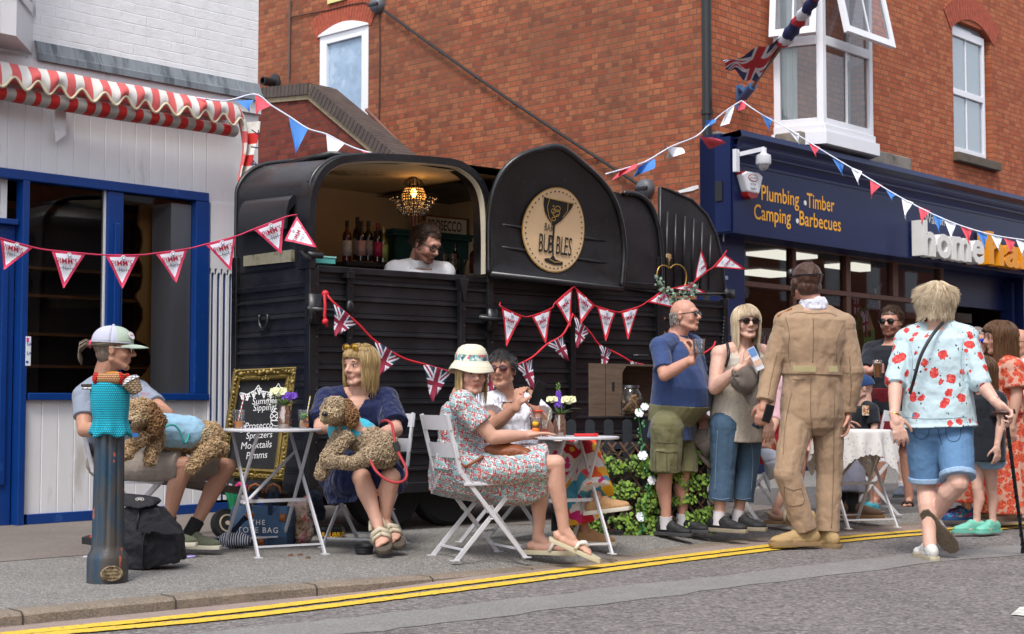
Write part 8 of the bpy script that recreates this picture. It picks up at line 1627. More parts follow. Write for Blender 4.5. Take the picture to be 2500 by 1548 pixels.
spk=N('speckled_cream_top');o_=spk.obj();v_=spk.n('TexVoronoi',{'Vector':o_,'Scale':75.});spk.base(spk.mix(spk.ramp(v_.outputs['Distance'],[(.2,1.),(.24,0.)]),hx('#b3ac9f'),spk.ramp(spk.n('SeparateColor',{0:v_.outputs['Color']}).outputs[0],[(0,hx('#4f6a72')),(.3,hx('#a8503c')),(.6,hx('#b3ac9f')),(1.,hx('#c2946a'))],'CONSTANT')),.8);spk.bump(spk.noise(o_,9,3),.5,.02)
p7.top('speckled_top',spk.m,slv=0,c=.02,drop=.12,cut=lambda p:(p-P(1815,842,10.12)).length<.085)
def denimfab(name,c,sc=1.):n=N(name);o=n.obj();a=n.noise(o,6,3);b=n.noise(n.scale(o,(3,3,.5)),130,2,.8);n.base(n.mix(n.math('MULTIPLY',b,.55),n.mix(a,mul(hx(c),.8),mul(hx(c),1.25)),mul(hx(c),2.2)),.85);n.bump(a,.6,.02);return n.m
m=MB();trouser(m,J,p7.b,1.62,.022,1.3);p7.cloth(m,'cropped_jeans',denimfab('blue_denim','#31475c'))
p7.hair(H_PB,'bob',850,.235,9,.0021,1.06,seed=12,fringe=True);p7.glasses(M('black_lens','#14110f'),'#191616',.026,.018,thick=.003);p7.mouth_open(.022)
for k in 'ab':shoe(p7,k,bk,M('cream_foam_sole','#8f8674',.7),1.08);sock(p7,k,M('white_sock','#c9c5c8'),.042,.055)
m=MB();m.tube(catmull([P(x,y,D_)for x,y,D_ in((1775,838,10.12),(1779,860,10.04),(1776,880,10.05),(1768,905,10.2))],4),.011,5);p7.part(m,'black_strap',m_blk,smooth=True);m=MB();m.tube(catmull([P(x,y,D_)for x,y,D_ in((1843,845,10.2),(1852,870,10.12),(1853,930,10.08),(1851,960,10.1))],4),.011,5);p7.part(m,'black_strap',m_blk,smooth=True)
lc_=P(1842,873,9.86);t=thing('leaflet','small blue and white leaflet held by the laughing blonde person','leaflet',lc_);m=MB();TT2=Matrix.Rotation(-.45,4,'Y');m.box(-.022,.03,-.004,.0,-.09,.07,TT2);m.mi=1;m.box(-.018,.026,-.007,-.004,.01,.065,TT2);m.mi=2;m.box(-.018,.026,-.0065,-.004,-.06,-.02,TT2);build(m,'leaflet',[M('paper_white','#c9ccd6',.6),M('paper_blue','#5f8ac0',.6),M('paper_peach','#c9a58c',.6)],t)
softcap(P(1822,925,9.98),frame_of(dirs(-70,-70),(-.5,0,1)),gry,'faded grey brown baseball cap held against the speckled top',1.1)
PK=1.052
J=JJ(h=P(1968,688,9.42),R=frame_of(dirs(112,4)),nb=P(1986,752,9.42),sa=P(1922,790,9.42),sb=P(2056,796,9.42),ea=P(1885,893,9.44),eb=P(2082,905,9.4),wa=P(1866,985,9.36),wb=P(2068,1010,9.45),pe=P(1982,985,9.43),tf=dirs(98),ka=P(1922,1155,9.3),kb=P(2025,1162,9.48),aa=P(1968,1300,9.32),ab=P(2020,1305,9.42),fa=dirs(188),fb=dirs(130),Ha=(dirs(200,-75),dirs(60),dirs(90),.7),Hb=(dirs(-90,-82),dirs(180),dirs(200),.5))
J['ha']=P(1950,1010,9.4);J['hb']=P(2020,1010,9.46)
p8=Person('person in a tan flight suit, leather flying helmet and white scarf seen from behind',J,dict(head=1.05,arm=.055,leg=.09,w=[.18,.168,.165,.205,.2,.13,.06],d=[.13,.125,.12,.135,.12,.09,.06]),SK[3])
tanf=fab('tan_flight_cloth','#9c8269',.06,.4,8)
m=MB();r0=torso_rings(J,p8.b,.022,0,5);r0=[[J['pe']+(p-J['pe'])*f_-EZ*dz for p in r0[0]]for f_,dz in((.55,.21),(.86,.16),(1.0,.09),(1.03,.03))]+r0[1:];m.loft(r0);
for k in 'ab':sleeve(m,J,k,1.94,.022,p8.b,1.05)
trouser(m,J,p8.b,1.97,.024,1.15);p8.cloth(m,'flight_suit',tanf,smooth=14,disp=((.012,.10,'CLOUDS'),(.005,.04,'CLOUDS')))
m=MB()
for i in range(25):a=2*math.pi*i/24
ax8=(J['nb']-J['pe']).normalized();bl=lerp(J['pe'],J['nb'],.34);rg=torso_rings(J,p8.b,.034,2,2)[0];off=bl-sum(rg,V())/len(rg);m.loft([[p+off-ax8*.022 for p in rg],[p+off+ax8*.022 for p in rg]],cap=False);p8.part(m,'waist_belt',tanf,autos=True)
m=MB();
for x,w_ in((1964,.075),(2034,.03)):c=P(x,901,9.24);m.box(-w_,w_*.0+w_,-.004,.004,-.02,.02,Matrix.Translation(c+V((0,.0,0))));
p8.part(m,'belt_tab',fab('olive_velcro','#a19670'),bevel=.002)
m=MB();m.lathe([(.075,-.05),(.098,-.02),(.096,.03),(.072,.065),(.06,.06)],T=Matrix.Translation(J['nb']+EZ*.012));p8.cloth(m,'white_scarf',fab('white_silk','#cfd0dd',.03,.5,14),disp=((.012,.05,'CLOUDS'),))
lea=fab('brown_leather','#43291f',.15,.5,12,.45)
m=MB();Rr=J['R'];h_=1.05;m.ell(p8.H(0,-.01,.03),(.089*h_,.108*h_,.096*h_),Rr,20,14);m.ell(p8.H(0,-.035,-.035),(.083*h_,.075*h_,.065*h_),Rr)
for k in(-1,1):m.ell(p8.H(k*.082,.0,-.01),(.022,.032,.034),Rr);m.cap(p8.H(k*.075,.02,-.04),p8.H(k*.06,.045,-.085),.022,.012)
p8.cloth(m,'leather_helmet',lea,disp=((.006,.03,'CLOUDS'),));m=MB();
for s_ in(0,):m.tube([p8.H(.087*math.cos(a),-.01+.107*math.sin(a),.035-.012*math.sin(a))for a in[2*math.pi*i/40 for i in range(41)]],.0045,6)
for k in(-1,1):m.lathe([(.0,.0),(.03,0),(.032,.02),(.026,.03),(0,.03)],T=Matrix.Translation(p8.H(k*.034,.095,.052))@basis(Rr@V((0,1,0))).to_4x4(),n=16)
p8.part(m,'goggles',M('black_rubber_goggles','#141416',.35),smooth=True);m=MB();m.tube([p8.H(0,-.014+.111*math.cos(a),.03+.099*math.sin(a))for a in[math.pi*(.1+.95*i/20)for i in range(21)]],.003,4);p8.part(m,'helmet_seam',lea,smooth=True)
m=MB();m.box(-.075,.035,-.03,.03,.0,.014,Matrix.Translation(P(1922,762,9.4))@Matrix.Rotation(-.5,4,'Y'));p8.part(m,'shoulder_strap',M('rank_orange','#8c5428',.7,.4,60),bevel=.004)
bt=M('sand_suede','#a58a60',.85,.1,20,.4,90);bs_=M('sand_sole','#8c7350',.8)
for k in 'ab':shoe(p8,k,bt,bs_,1.15,'boot','boot')
pc=J['wa']+V((0,-.03,-.07));t=thing('mobile_phone','dark phone in the lowered left hand of the person in the flight suit','phone',pc);m=MB();m.box(-.012,.045,-.01,.006,-.05,.07,Matrix.Rotation(.3,4,'Y'));build(m,'phone',M('phone_black','#101013'),t,bevel=.004)
PK=1.064
J=JJ(h=P(2288,742,8.72),R=frame_of(dirs(68,0)),nb=P(2288,800,8.72),sa=P(2215,832,8.78),sb=P(2358,826,8.66),ea=P(2186,925,8.72),eb=P(2392,932,8.56),wa=P(2184,1018,8.6),wb=P(2434,984,8.45),pe=P(2291,1035,8.72),tf=dirs(72),ka=P(2262,1190,8.78),kb=P(2340,1180,8.55),aa=P(2270,1332,8.62),ab=P(2278,1266,8.72),fa=dirs(95),fb=dirs(-62,-58),Ha=(dirs(-50,-70),dirs(90),dirs(0),.4),Hb=(dirs(-25,-42),dirs(-60,-60),dirs(180),.8))
J['ha']=P(2256,1055,8.74);J['hb']=P(2328,1053,8.68);J['fb']=V((.62,.05,-.78));J['ub']=V((.3,.88,.3))
p9=Person('person with windblown blonde hair, pale blue floral blouse and denim shorts walking with a cane',J,dict(head=1.0,arm=.048,leg=.094,w=[.195,.185,.172,.175,.16,.11,.056],d=[.155,.15,.14,.14,.12,.085,.055],fem=1),SK[2])
def floral(name,base,sc=9.,reds=('#a8161f','#c93b35','#d1605a','#b3262e'),leaf='#1d2a30',dens=.62,r=.34):
 n=N(name);o=n.obj();nz=n.n('TexNoise',{'Vector':o,'Scale':38.,'Detail':2.}).outputs[1];wv=n.n('VectorMath',{0:o,1:n.n('VectorMath',{0:nz,'Scale':.03},operation='SCALE').outputs[0]},operation='ADD').outputs[0]
 v=n.n('TexVoronoi',{'Vector':wv,'Scale':sc});c=n.n('SeparateColor',{0:v.outputs['Color']});pet=n.ramp(n.noise(o,70,3,.8),[(.35,hx(reds[0])),(.5,hx(reds[1])),(.65,hx(reds[2])),(.8,hx('#e8c9b8'))])
 f=n.math('MULTIPLY',n.math('LESS_THAN',v.outputs['Distance'],n.math('ADD',r*.85,n.math('MULTIPLY',n.math('SUBTRACT',c.outputs[1],.5),.28))),n.math('LESS_THAN',c.outputs[0],dens))
 v2=n.n('TexVoronoi',{'Vector':n.scale(wv,(1.6,1.6,.9),(.4,.7,.3)),'Scale':sc*2.1});c2=n.n('SeparateColor',{0:v2.outputs['Color']});f2=n.math('MULTIPLY',n.math('LESS_THAN',v2.outputs['Distance'],.25),n.math('LESS_THAN',c2.outputs[0],.42));f2=n.math('MULTIPLY',f2,n.math('LESS_THAN',v.outputs['Distance'],.62))
 n.base(n.mix(f,n.mix(f2,hx(base),hx(leaf)),pet),.8);n.bump(n.noise(o,8,3),.5,.02);return n.m
p9.top('floral_blouse',floral('pale_blue_floral','#b4c9d0',14.,dens=.9,r=.38),slv=1.15,c=.022,flare=1.2,drop=.02,disp=((.014,.09,'CLOUDS'),(.005,.04,'CLOUDS')))
m=MB();trouser(m,J,p9.b,.86,.02,1.12);p9.cloth(m,'denim_shorts',denimfab('light_blue_denim','#4c6d8f'));m=MB()
for k in 'ab':a_,b_=lerp(J['h'+k],J['k'+k],.8),lerp(J['h'+k],J['k'+k],.9);m.cyl(a_,b_,(p9.b['leg']*.72+.03)*1.1,(p9.b['leg']*.7+.03)*1.1,20)
p9.cloth(m,'turned_up_hem',denimfab('pale_denim_hem','#7c93ab'),disp=((.006,.04,'CLOUDS'),))
p9.hair(H_PB,'back',2000,.13,9,.0021,1.06,seed=21,blow=(-.5,0,.12),fringe=False,vol=1.08)
wsh=M('white_canvas','#c8c7c4',.8,.05,10,.3,120)
shoe(p9,'a',wsh,M('cream_sole','#b3aa90'),1.02);shoe(p9,'b',wsh,M('ribbed_brown_sole','#54483a',.8,.3,60,.5,90),1.05)
m=MB();m.tube(catmull([P(x,y,D_)for x,y,D_ in((2302,788,8.60),(2275,820,8.52),(2248,870,8.5),(2232,925,8.52),(2222,960,8.62))],5),.011,5);p9.part(m,'black_strap',m_blk,smooth=True)
m=MB();u_=(J['ea']-J['wa']).normalized();m.lathe([(.03,-.006),(.036,0),(.03,.006)],T=Matrix.Translation(J['wa']+u_*.01)@basis(u_).to_4x4());m.mi=1;u_=(J['eb']-J['wb']).normalized();m.lathe([(.03,-.004),(.035,0),(.03,.004)],T=Matrix.Translation(J['wb']+u_*.02)@basis(u_).to_4x4());p9.part(m,'bracelet',[M('gold','#c79a3c'),M('silver','#b8b9bc')],smooth=True)
ct_,cb_=P(2456,1016,8.42),G(2499,1352,RZ);t=thing('walking_cane','black patterned walking cane with brown handle held by the walking person','cane',(cb_.x,cb_.y,RZ));m=MB();m.cyl(ct_,cb_+EZ*.03,.012,.011,12);
for i in range(14):p_=ct_.lerp(cb_,i/14);m.cyl(p_,p_+(cb_-ct_).normalized()*.006,.0135)
build(m,'shaft',M('black_enamel','#17171a',.3),t,world=True,autos=True);m=MB();m.cyl(cb_,cb_+EZ*.04,.019,.015);build(m,'ferrule',M('black_rubber','#1d1d1e'),t,world=True,autos=True);m=MB();m.tube([ct_+V((-.07,.03,.015)),ct_+V((-.03,.01,.025)),ct_+V((0,0,.02)),ct_+V((.05,-.02,.03))],[.012,.014,.015,.014],8);build(m,'handle',M('brown_wood_handle','#3c1d12',.3),t,world=True,smooth=True)
PK=1.
def stand(x,yf,top,D_,head_s,tf,hd,**k):
 """standing figure measured from its feet, crown and column in the photo"""
 s=F/D_;zt=H+(978-top)/s;fx=P(x,978,D_);fx.z=0;hgt=zt;sd=V((-dirs(tf).y,dirs(tf).x,0));sd=sd if sd.x>0 else-sd;f=dirs(tf);q=hgt/1.75
 J=dict(h=fx+EZ*(hgt-.125*head_s)+f*.02,R=frame_of(dirs(*hd)),nb=fx+EZ*(hgt-.29*head_s),pe=fx+EZ*.93*q,tf=f)
 for kk,sg in(('a',-1),('b',1)):
  J['s'+kk]=fx+sd*sg*.185*q+EZ*(hgt-.345*head_s);J['e'+kk]=fx+sd*sg*.24*q+EZ*1.1*q;J['w'+kk]=fx+sd*sg*.25*q+f*.05+EZ*.84*q;J['h'+kk]=fx+sd*sg*.085*q+EZ*.88*q;J['k'+kk]=fx+sd*sg*.1*q+EZ*.48*q+f*.01;J['a'+kk]=fx+sd*sg*.11*q+EZ*.08-f*.02;J['f'+kk]=(f+sd*sg*.2).normalized();J['H'+kk]=(dirs(0,-90),-sd*sg,f,.4)
 J.update(k);return J
J=stand(2180,1233,747,13.0,1.14,235,(235,-2));J['ea']=P(2112,915,12.9);J['wa']=P(2128,905,12.65);J['Ha']=(dirs(10,10),dirs(90),EZ,.8);J['aa']=P(2140,1218,13);J['ab']=P(2220,1218,13);J['ka']=P(2150,1110,12.95);J['kb']=P(2212,1112,12.95)
p10=Person('bearded person in sunglasses and black T-shirt holding a beer',J,dict(head=1.16,arm=.058,leg=.092,w=[.185,.185,.18,.2,.19,.13,.064],d=[.14,.15,.14,.15,.125,.09,.06],beard=(.38,.3,.26)),SK[3],vox=.009)
p10.top('black_tshirt',fab('black_tshirt','#1b1e26'),slv=.8,c=.018,drop=.12);m=MB();trouser(m,J,p10.b,.8,.03,1.15);p10.cloth(m,'maroon_shorts',fab('maroon_cotton','#6d1420'));p10.hair(H_BR,'short',500,.05,5,.004,1.05,seed=5);p10.glasses(M('black_lens','#14110f'),'#191616',.028,.02,thick=.003)
for k in 'ab':shoe(p10,k,M('brown_strap','#3a241a',.6),M('brown_sole','#4a4238'),1.1,'flip','sandal_strap')
drink(P(2143,922,12.55),'plastic glass of amber beer held by the bearded person',.11,glass('amber_beer',tint=(.8,.4,.1),refl=.03,alpha=.85,col=hx('#c87a20')),h_=.15,r=.04,bits=(('beer_froth',(0,0,.118),(.036,.036,.012),M('beer_froth','#cfc0a0',.8)),))
J=stand(2108,1248,915,12.2,.85,200,(185,-8));
p11=Person('child in a blue cap and black T-shirt with a badge beside the lace table',J,dict(head=.92,arm=.034,leg=.058,w=[.115,.115,.11,.12,.115,.085,.045],d=[.085,.09,.085,.085,.075,.06,.042],lim=.7,hs=.75,fs=.85),SK[2],vox=.008)
p11.top('black_tshirt',fab('black_tshirt','#1b1e26'),slv=.85,c=.02,drop=.08,t1=5);m=MB();trouser(m,J,p11.b,.85,.02,1.2);p11.cloth(m,'blue_shorts',bandm('blue_patterned_shorts',['#1d5aa8','#2f86c4','#c9d2d8','#1d5aa8'],30.));capshape(p11,fab('blue_cap_cotton','#1c3a66'),fab('blue_cap_cotton','#1c3a66'),fab('blue_cap_cotton','#1c3a66'),z0=.02,sc=1.03);p11.eyes()
m=MB();q=P(2113,1002,12.03);m.box(-.028,.028,-.003,0,-.04,.04,Matrix.Translation(q));p11.part(m,'shirt_badge',bandm('crest_badge',['#c9c2b0','#8a3f4a','#b98a4a','#c9c2b0'],90.))
for k in 'ab':shoe(p11,k,M('turquoise_foam','#4fb3c4',.6),M('turquoise_foam','#4fb3c4'),.9,'croc','clog')
J=stand(2448,1272,782,11.5,1.1,190,(183,-4));J['ea']=P(2418,960,11.35);J['wa']=P(2400,1035,11.2)
p12=Person('person with long brown hair in a puff sleeved red and white floral dress',J,dict(head=1.12,arm=.052,leg=.085,fem=1,w=[.18,.165,.15,.17,.165,.115,.058]),SK[0],vox=.009)
fd=floral('dense_red_floral','#bf8f7c',20.,('#8c1a22','#c2442c','#cf6a3a','#b3262e'),'#2a3546',.9,.72);p12.top('floral_dress_top',fd,slv=.8,c=.03,flare=1.1)
def longskirt(pp,wd,dp_,zb_,mat,name='long_skirt',n=28):
 J=pp.J;m=MB();rs=[];f=J['tf'];sd=V((-f.y,f.x,0));b0=V((J['pe'].x,J['pe'].y,0))
 for i in range(9):t_=i/8;z=lerp(J['pe'].z+.12,zb_,t_);w_=lerp(.17,wd,t_**.8);d_=lerp(.13,dp_,t_**.8);rs.append([b0+EZ*z+sd*w_*math.cos(a)*(1+.05*t_*math.sin(a*8+i*.2))+f*d_*math.sin(a)*(1+.06*t_*math.cos(a*7))for a in[2*math.pi*k/n for k in range(n)]])
 m.loft(rs);return pp.cloth(m,name,mat)
longskirt(p12,.27,.22,.06,fd);p12.hair(H_LB,'long',800,.46,14,.0045,1.05,seed=8,fringe=False);p12.eyes(brow=H_BR)
for k in 'ab':shoe(p12,k,M('nude_shoe','#b3a08c',.6),M('nude_sole','#8f8272',.7),1.0,'slip')
p13J=stand(2388,1218,798,13.4,1.1,250,(262,0));p13=Person('person with cropped hair and mirrored blue sunglasses behind the floral blouse',p13J,dict(head=1.12),SK[3],vox=.011);p13.top('navy_shirt',fab('dark_navy_shirt','#1a2036'),slv=.7,c=.02,drop=.1);m=MB();trouser(m,p13J,p13.b,1.9,.02);p13.cloth(m,'dark_trousers',fab('grey_trousers','#3c3f48'));p13.glasses(M('blue_mirror_lens','#1546c8',.1,metal=.7),'#191616',.028,.018);p13.hair(H_GY,'crop',300,.02,3,.003,1.01)
for k in 'ab':shoe(p13,k,bk,gs)
J=stand(2402,1288,868,10.75,.95,205,(200,-5));J['aa']=P(2385,1275,10.75);J['ab']=P(2424,1275,10.8);J['ka']=P(2386,1192,10.75);J['kb']=P(2420,1192,10.8)
p14=Person('child in black T-shirt, pale denim shorts and mint clogs behind the walking person',J,dict(head=.98,arm=.036,leg=.062,w=[.12,.115,.11,.12,.12,.085,.045],d=[.09,.09,.085,.09,.08,.06,.042],lim=.75,hs=.8,fs=.9),SK[2],vox=.008);p14.top('black_tshirt',fab('black_tshirt','#1b1e26'),slv=.8,c=.03,drop=.18);m=MB();trouser(m,J,p14.b,.5,.03,1.3);p14.cloth(m,'denim_shorts',denimfab('washed_denim','#6b8399'));p14.hair(H_LB,'long',400,.3,9,.0045,1.05)
for k in 'ab':shoe(p14,k,M('mint_foam','#6fb8a4',.6),M('mint_foam','#6fb8a4'),.95,'croc','clog')
J=stand(2350,1268,850,11.6,1.05,170,(170,0));p15=Person('person in floral skirt and blue patterned clogs hidden behind the denim shorts',J,dict(head=1.0,arm=.04,leg=.07),SK[2],vox=.011);p15.top('dark_top',fab('dark_navy_shirt','#1a2036'),slv=.7,c=.02);longskirt(p15,.25,.2,.14,fd);p15.hair(H_BR,'long',300,.3,8,.005,1.05)
for k in 'ab':shoe(p15,k,bandm('blue_pattern_foam',['#1f4f8c','#3c86a8','#8c2a4a','#1f4f8c'],60.),M('blue_foam','#1f4f8c',.6),1.,'croc','clog')
J=stand(2494,1215,802,13.6,1.1,200,(215,0));p16=Person('bald person in a white shirt at the right edge of the crowd',J,dict(head=1.14),SK[3],vox=.011);p16.top('white_shirt',fab('white_linen','#c3c6d0'),slv=.9,c=.02,drop=.1);m=MB();trouser(m,J,p16.b,1.9,.02);p16.cloth(m,'trousers',fab('grey_trousers','#3c3f48'))
p16.glasses(None,'#2a2522',.026,.018,name='spectacles')
for k in 'ab':shoe(p16,k,bk,gs)
J=stand(2228,1212,792,14.2,1.1,250,(250,0));p17=Person('grey haired person with white socks and grey shoes hidden behind the bearded person',J,dict(head=1.1),SK[2],vox=.011);p17.top('grey_top',fab('dusty_pink_top','#6d5a5c'),slv=.9,c=.02,drop=.1);m=MB();trouser(m,J,p17.b,.9,.02);p17.cloth(m,'shorts',fab('grey_trousers','#3c3f48'));p17.hair(H_GY,'crop',300,.03,3,.004,1.02)
for k in 'ab':shoe(p17,k,fab('slate_shoe','#4a5160'),gs,1.1,'slip');sock(p17,k,M('white_sock','#c9c5c8'),.045,.07)
J=JJ(h=P(1925,870,11.3),R=frame_of(dirs(20)),nb=P(1905,925,11.3),sa=P(1885,948,11.1),sb=P(1930,945,11.5),ea=P(1895,1015,11.0),eb=P(1945,1015,11.4),wa=P(1880,1062,10.85),wb=P(1960,1060,11.3),pe=P(1868,1088,11.3),tf=dirs(15),ka=P(1955,1092,11.1),kb=P(1965,1095,11.4),aa=P(1893,1248,11.0),ab=P(1935,1250,11.3),fa=dirs(-18),fb=dirs(-10),Ha=(dirs(200,-70),dirs(90),dirs(0),.7),Hb=(dirs(0,-60),dirs(-90),dirs(0),.5))
J['ha']=P(1880,1092,11.15);J['hb']=P(1880,1092,11.4)
p18=Person('seated person in red with pink striped sleeves half hidden behind the flight suit',J,dict(head=1.05,arm=.046,leg=.078),SK[0],vox=.010);p18.top('pink_striped_shirt',fab('pink_stripe_shirt','#c9a0aa'),slv=1.3,c=.02);m=MB();m.loft(torso_rings(J,p18.b,.035,0,3));skirt_seated(m,J,.18,.15,[.1,.14,.18,.2,.2,.2],.95);p18.cloth(m,'red_skirt',bandm('red_orange_skirt',['#b8202a','#c42a2c','#d8602c','#b8202a'],5.));p18.hair(H_GY,'short',300,.06,4,.004,1.04)
for k in 'ab':shoe(p18,k,M('beige_strap','#b8a68a',.6),M('tan_sole','#8c6a48',.7),1.05,'slide','sandal_strap')
softcap(P(1866,1135,10.75),frame_of(dirs(-40,-70),(.7,0,.6)),fab('white_cap_cotton','#b9bfc9'),'white cap hanging from the hand of the seated person in red',1.15)
J=JJ(h=P(2010,860,11.9),R=frame_of(dirs(-20)),nb=P(2000,920,11.9),sa=P(1975,945,11.7),sb=P(2015,945,12.1),ea=P(1985,1015,11.6),eb=P(2035,1015,12.0),wa=P(2035,1035,11.6),wb=P(2050,1030,11.9),pe=P(2000,1095,11.9),tf=dirs(-12),ka=P(2088,1098,11.65),kb=P(2092,1100,11.95),aa=P(2080,1238,11.6),ab=P(2050,1228,12.0),fa=dirs(-14),fb=dirs(-14),Ha=(dirs(0),dirs(0,-90),dirs(90),.3),Hb=(dirs(0),dirs(0,-90),dirs(90),.3))
J['ha']=P(2008,1098,11.75);J['hb']=P(2008,1098,12.05)
p19=Person('seated person in grey trousers and brown shoes behind the lace covered table',J,dict(head=1.05),SK[3],vox=.010);p19.top('dark_jumper',fab('dark_navy_shirt','#1a2036'),slv=1.8,c=.02);m=MB();trouser(m,J,p19.b,1.75,.03,1.3);p19.cloth(m,'grey_trousers',fab('light_grey_trousers','#77798a'));p19.hair(H_GY,'short',300,.04,4,.004,1.02)
for k in 'ab':shoe(p19,k,M('brown_suede','#5e4632',.8,.1,20),M('tan_sole','#8c6a48'),1.2,'slip');sock(p19,k,M('black_sock','#121214'),.048,.12)
for q_ in(p19,p18,p10):q_.b
def seam(pp,garment,lines,col,r=.0028):
 bpy.context.view_layer.update();o=next(c for c in pp.t.children if c.name.split('.')[0]==garment);inv=pp.t.matrix_world.inverted();oo=V((0,0,H));mt=M('stitching_'+col.strip('#'),col,.9,.1)
 for ln in lines:
  out=[]
  for p in catmull([V((x,y,0))for x,y in ln],6):
   rr=ray(p.x,p.y).normalized();ok,loc,nn,_=o.ray_cast(inv@oo,rr)
   if ok:out.append(pp.t.location+loc-rr*.0015)
  out=[p for i,p in enumerate(out)if i==0 or(p-out[i-1]).length<.08]
  if len(out)>2:m=MB();m.tube(out,r,4);pp.part(m,'seam',mt,smooth=True)
seam(p8,'flight_suit',[[(1985,775),(1986,830),(1984,885)],[(1980,925),(1979,985),(1982,1045),(1990,1075)],[(1918,775),(1927,815),(1924,860),(1930,895)],[(2060,790),(2044,830),(2042,870),(2046,900)],[(1898,860),(1884,920),(1876,965)],[(2074,870),(2078,940),(2074,990)],[(1932,960),(1917,1040),(1912,1110)],[(2038,960),(2036,1060),(2034,1180),(2030,1290)],[(1914,1188),(1935,1196),(1956,1192)],[(1914,1188),(1922,1232),(1962,1228),(1956,1192)],[(1928,768),(1950,762),(1985,766),(2020,764),(2045,772)],[(1935,925),(1950,928),(1966,926)]],'#7d6750')
seam(p6,'green_cargo_shorts',[[(1601,1079),(1628,1082),(1654,1080)],[(1602,1101),(1628,1105),(1654,1103)],[(1602,1101),(1604,1150),(1650,1154),(1654,1103)],[(1628,1104),(1628,1152)],[(1590,1160),(1620,1166),(1650,1163)],[(1665,1040),(1668,1100),(1662,1150)]],'#4b4a34')
seam(p6,'blue_polo_shirt',[[(1594,905),(1612,912),(1636,900)],[(1580,1012),(1620,1018),(1660,1017),(1700,1008)],[(1682,835),(1692,860),(1698,880)],[(1630,835),(1640,868),(1642,900)]],'#243352')
seam(p7,'cropped_jeans',[[(1738,1215),(1760,1220),(1782,1216)],[(1798,1217),(1815,1220),(1834,1216)],[(1752,1050),(1748,1120),(1745,1200)],[(1830,1060),(1838,1120),(1834,1200)]],'#6d7f90')
seam(p9,'denim_shorts',[[(2290,1028),(2292,1060),(2300,1085)],[(2308,1028),(2312,1068),(2330,1078),(2344,1066),(2346,1028)],[(2225,1030),(2232,1062),(2250,1072),(2266,1062),(2270,1028)],[(2210,1040),(2212,1090)]],'#2f4a66',.002)
seam(p9,'floral_blouse',[[(2222,840),(2228,880),(2224,930)],[(2352,830),(2346,880),(2352,930)],[(2205,1018),(2250,1022),(2300,1022),(2360,1018)]],'#8fa3ac',.002)
seam(p1,'grey_shirt',[[(350,1000),(368,996),(384,980)],[(325,930),(330,950),(345,985)]],'#5a6170')
seam(p2,'navy_dress_top',[[(768,1020),(785,1030),(800,1022)],[(955,1040),(975,1042),(990,1030)],[(930,970),(938,1000),(945,1030)]],'#0c1330')
seam(p10,'black_tshirt',[[(2110,905),(2122,912),(2136,905)]],'#0c0d12')
# ================================================================ dogs
m_coat1=hairm('brown_curly_coat','#86694a','#cdb28c',.9);m_coat2=hairm('grey_brown_curly_coat','#857059','#c9b598',.85);m_ear=hairm('dark_brown_curly_ear','#6b4a2e','#a9835a',.8);m_muz=hairm('pale_muzzle_coat','#9c8768','#cdb998',.8)
def dog(label,shapes,skin,coat,vest,vmat,nose,parts,n=3000):
 base=V(shapes[0][1]);t=thing('dog',label,'dog',base);m=MB()
 for s in shapes:(m.ell(*s[1:])if s[0]=='e' else m.cap(*s[1:]))
 b=build(m,'body',skin,t,world=True,voxel=.008,smooth=4,disp=[(.012,.02,'CLOUDS')]);curly(b,None,coat,t,n=int(n*2.6),rad=.0078)
 for nm,sh,mt,nn in parts:
  m=MB()
  for s in sh:(m.ell(*s[1:])if s[0]=='e' else m.cap(*s[1:]))
  o=build(m,nm,mt,t,world=True,voxel=.007,smooth=2,disp=[(.01,.02,'CLOUDS')])
  if nn:curly(o,None,mt,t,'coat',int(nn*1.6),.008,7)
 m=MB()
 for s in vest:(m.ell(*s[1:])if s[0]=='e' else m.cap(*s[1:]))
 if vest:build(m,'cooling_vest',vmat,t,world=True,voxel=.007,smooth=3,disp=[(.012,.05,'CLOUDS')])
 m=MB();m.ell(*nose);build(m,'nose',M('dog_nose','#191314',.35),t,world=True,smooth=True);return t
q=P;m_v1=fab('pale_blue_towel','#86abc2',.05,.4);m_v2=fab('turquoise_towel','#3aa3bc',.05,.4);m_teal_b=M('teal_binding','#1f8f8a',.7)
t1=dog('curly brown dog in a pale blue vest lying across khaki shorts behind the bollard',[('c',q(385,1054,8.72),q(500,1074,8.86),.088,.092),('e',q(505,1071,8.88),(.10,.10,.095)),('c',q(372,1041,8.66),q(350,1016,8.5),.07,.065),('e',q(345,1006,8.46),(.078,.075,.075)),('c',q(385,1071,8.55),q(368,1106,8.5),.038,.03),('c',q(368,1106,8.5),q(366,1124,8.48),.03,.027),('c',q(345,1071,8.45),q(318,1091,8.4),.036,.03),('c',q(318,1091,8.4),q(311,1108,8.38),.03,.028),('c',q(520,1091,8.78),q(480,1126,8.7),.05,.034),('c',q(480,1126,8.7),q(468,1146,8.66),.033,.026),('e',q(535,1096,8.85),(.05,.05,.045))],m_coat1,m_coat1,[('c',q(392,1050,8.70),q(462,1058,8.80),.102,.106),('e',q(380,1071,8.55),(.05,.03,.04))],m_v1,(q(314,1030,8.32),(.017,.016,.014)),[('muzzle',[('c',q(338,1016,8.42),q(322,1028,8.37),.045,.034)],m_muz,350),('ear',[('c',q(366,996,8.44),q(383,1026,8.46),.032,.045),('c',q(383,1026,8.46),q(380,1048,8.46),.045,.034)],m_ear,600),('haunch_patch',[('e',q(496,1068,8.78),(.05,.03,.05))],m_muz,250)],3400)
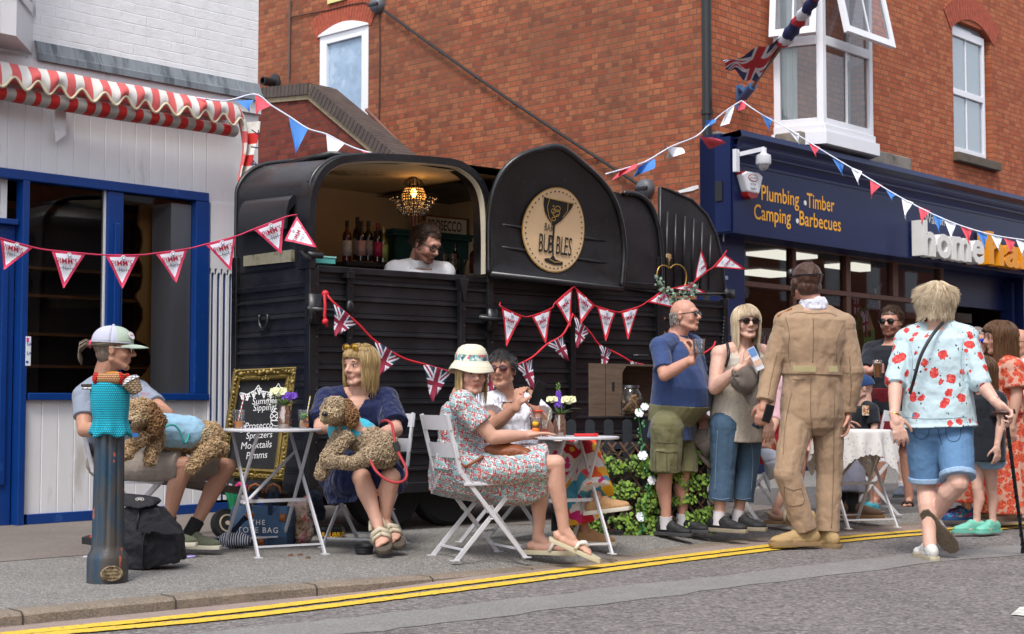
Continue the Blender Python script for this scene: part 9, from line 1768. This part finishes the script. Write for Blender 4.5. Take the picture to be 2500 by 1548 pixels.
m=MB();m.tube(catmull([q(x,y-14,D_)for x,y,D_ in((370,1098,8.5),(385,1080,8.52),(405,1056,8.55),(425,1052,8.58),(440,1068,8.6),(450,1096,8.62),(460,1080,8.68),(466,1045,8.75))],5),.006,5);build(m,'vest_binding',m_teal_b,t1,world=True,smooth=True)
m=MB();c=q(330,1062,8.36);m.box(-.02,.02,-.01,0,-.012,.012,Matrix.Translation(c));build(m,'collar_tag',M('blue_tag','#1f5f9c',.4),t1,world=True)
t2=dog('grey brown curly dog in a turquoise vest held in the arms of the blonde person',[('c',q(845,1045,9.02),q(930,1095,8.92),.085,.088),('e',q(935,1100,8.88),(.095,.09,.1)),('c',q(838,1035,8.98),q(820,1010,8.9),.062,.062),('e',q(817,1002,8.86),(.075,.08,.075)),('c',q(830,1065,8.9),q(800,1115,8.8),.04,.03),('c',q(800,1115,8.8),q(783,1158,8.74),.032,.028),('c',q(845,1070,8.85),q(812,1110,8.75),.038,.03),('c',q(812,1110,8.75),q(796,1125,8.72),.03,.027),('c',q(910,1110,8.8),q(860,1132,8.7),.05,.032),('c',q(860,1132,8.7),q(815,1128,8.68),.032,.028)],m_coat2,m_coat2,[('c',q(838,1050,8.98),q(885,1062,8.98),.098,.096)],m_v2,(q(793,1011,8.70),(.019,.016,.015)),[('muzzle',[('c',q(812,1012,8.8),q(799,1016,8.76),.044,.034)],m_muz,350),('ear',[('c',q(845,990,8.86),q(856,1015,8.86),.03,.042),('c',q(856,1015,8.86),q(858,1030,8.86),.042,.03)],m_ear,600),('eye',[('e',q(807,996,8.765),(.011,.008,.009)),('e',q(794,996,8.775),(.009,.008,.009))],M('dog_eye','#140d0a',.2),0)],3600)
t=thing('dog_lead','red rope dog lead looping from the arm of the blonde person down past the knees','lead',q(960,1120,8.8));m=MB()
m.tube(catmull([q(x,y,D_)for x,y,D_ in((800,1062,9.0),(797,1078,8.9),(930,1030,9.0),(945,1027,8.85),(958,1040,8.8),(965,1085,8.75),(975,1110,8.72),(990,1140,8.68),(992,1165,8.64),(975,1178,8.6),(945,1172,8.6),(918,1150,8.62),(905,1125,8.68))][2:],6),.0085,7);build(m,'rope',M('red_rope','#9c2a30',.7,.15,60,.4,200),t,world=True,smooth=True)
m=MB();m.box(-.018,.018,-.012,.012,-.03,.03,Matrix.Translation(q(968,1090,8.73))@Matrix.Rotation(-.3,4,'Y'));build(m,'leather_keeper',M('black_leather','#1c1a1b',.5),t,world=True,bevel=.004)
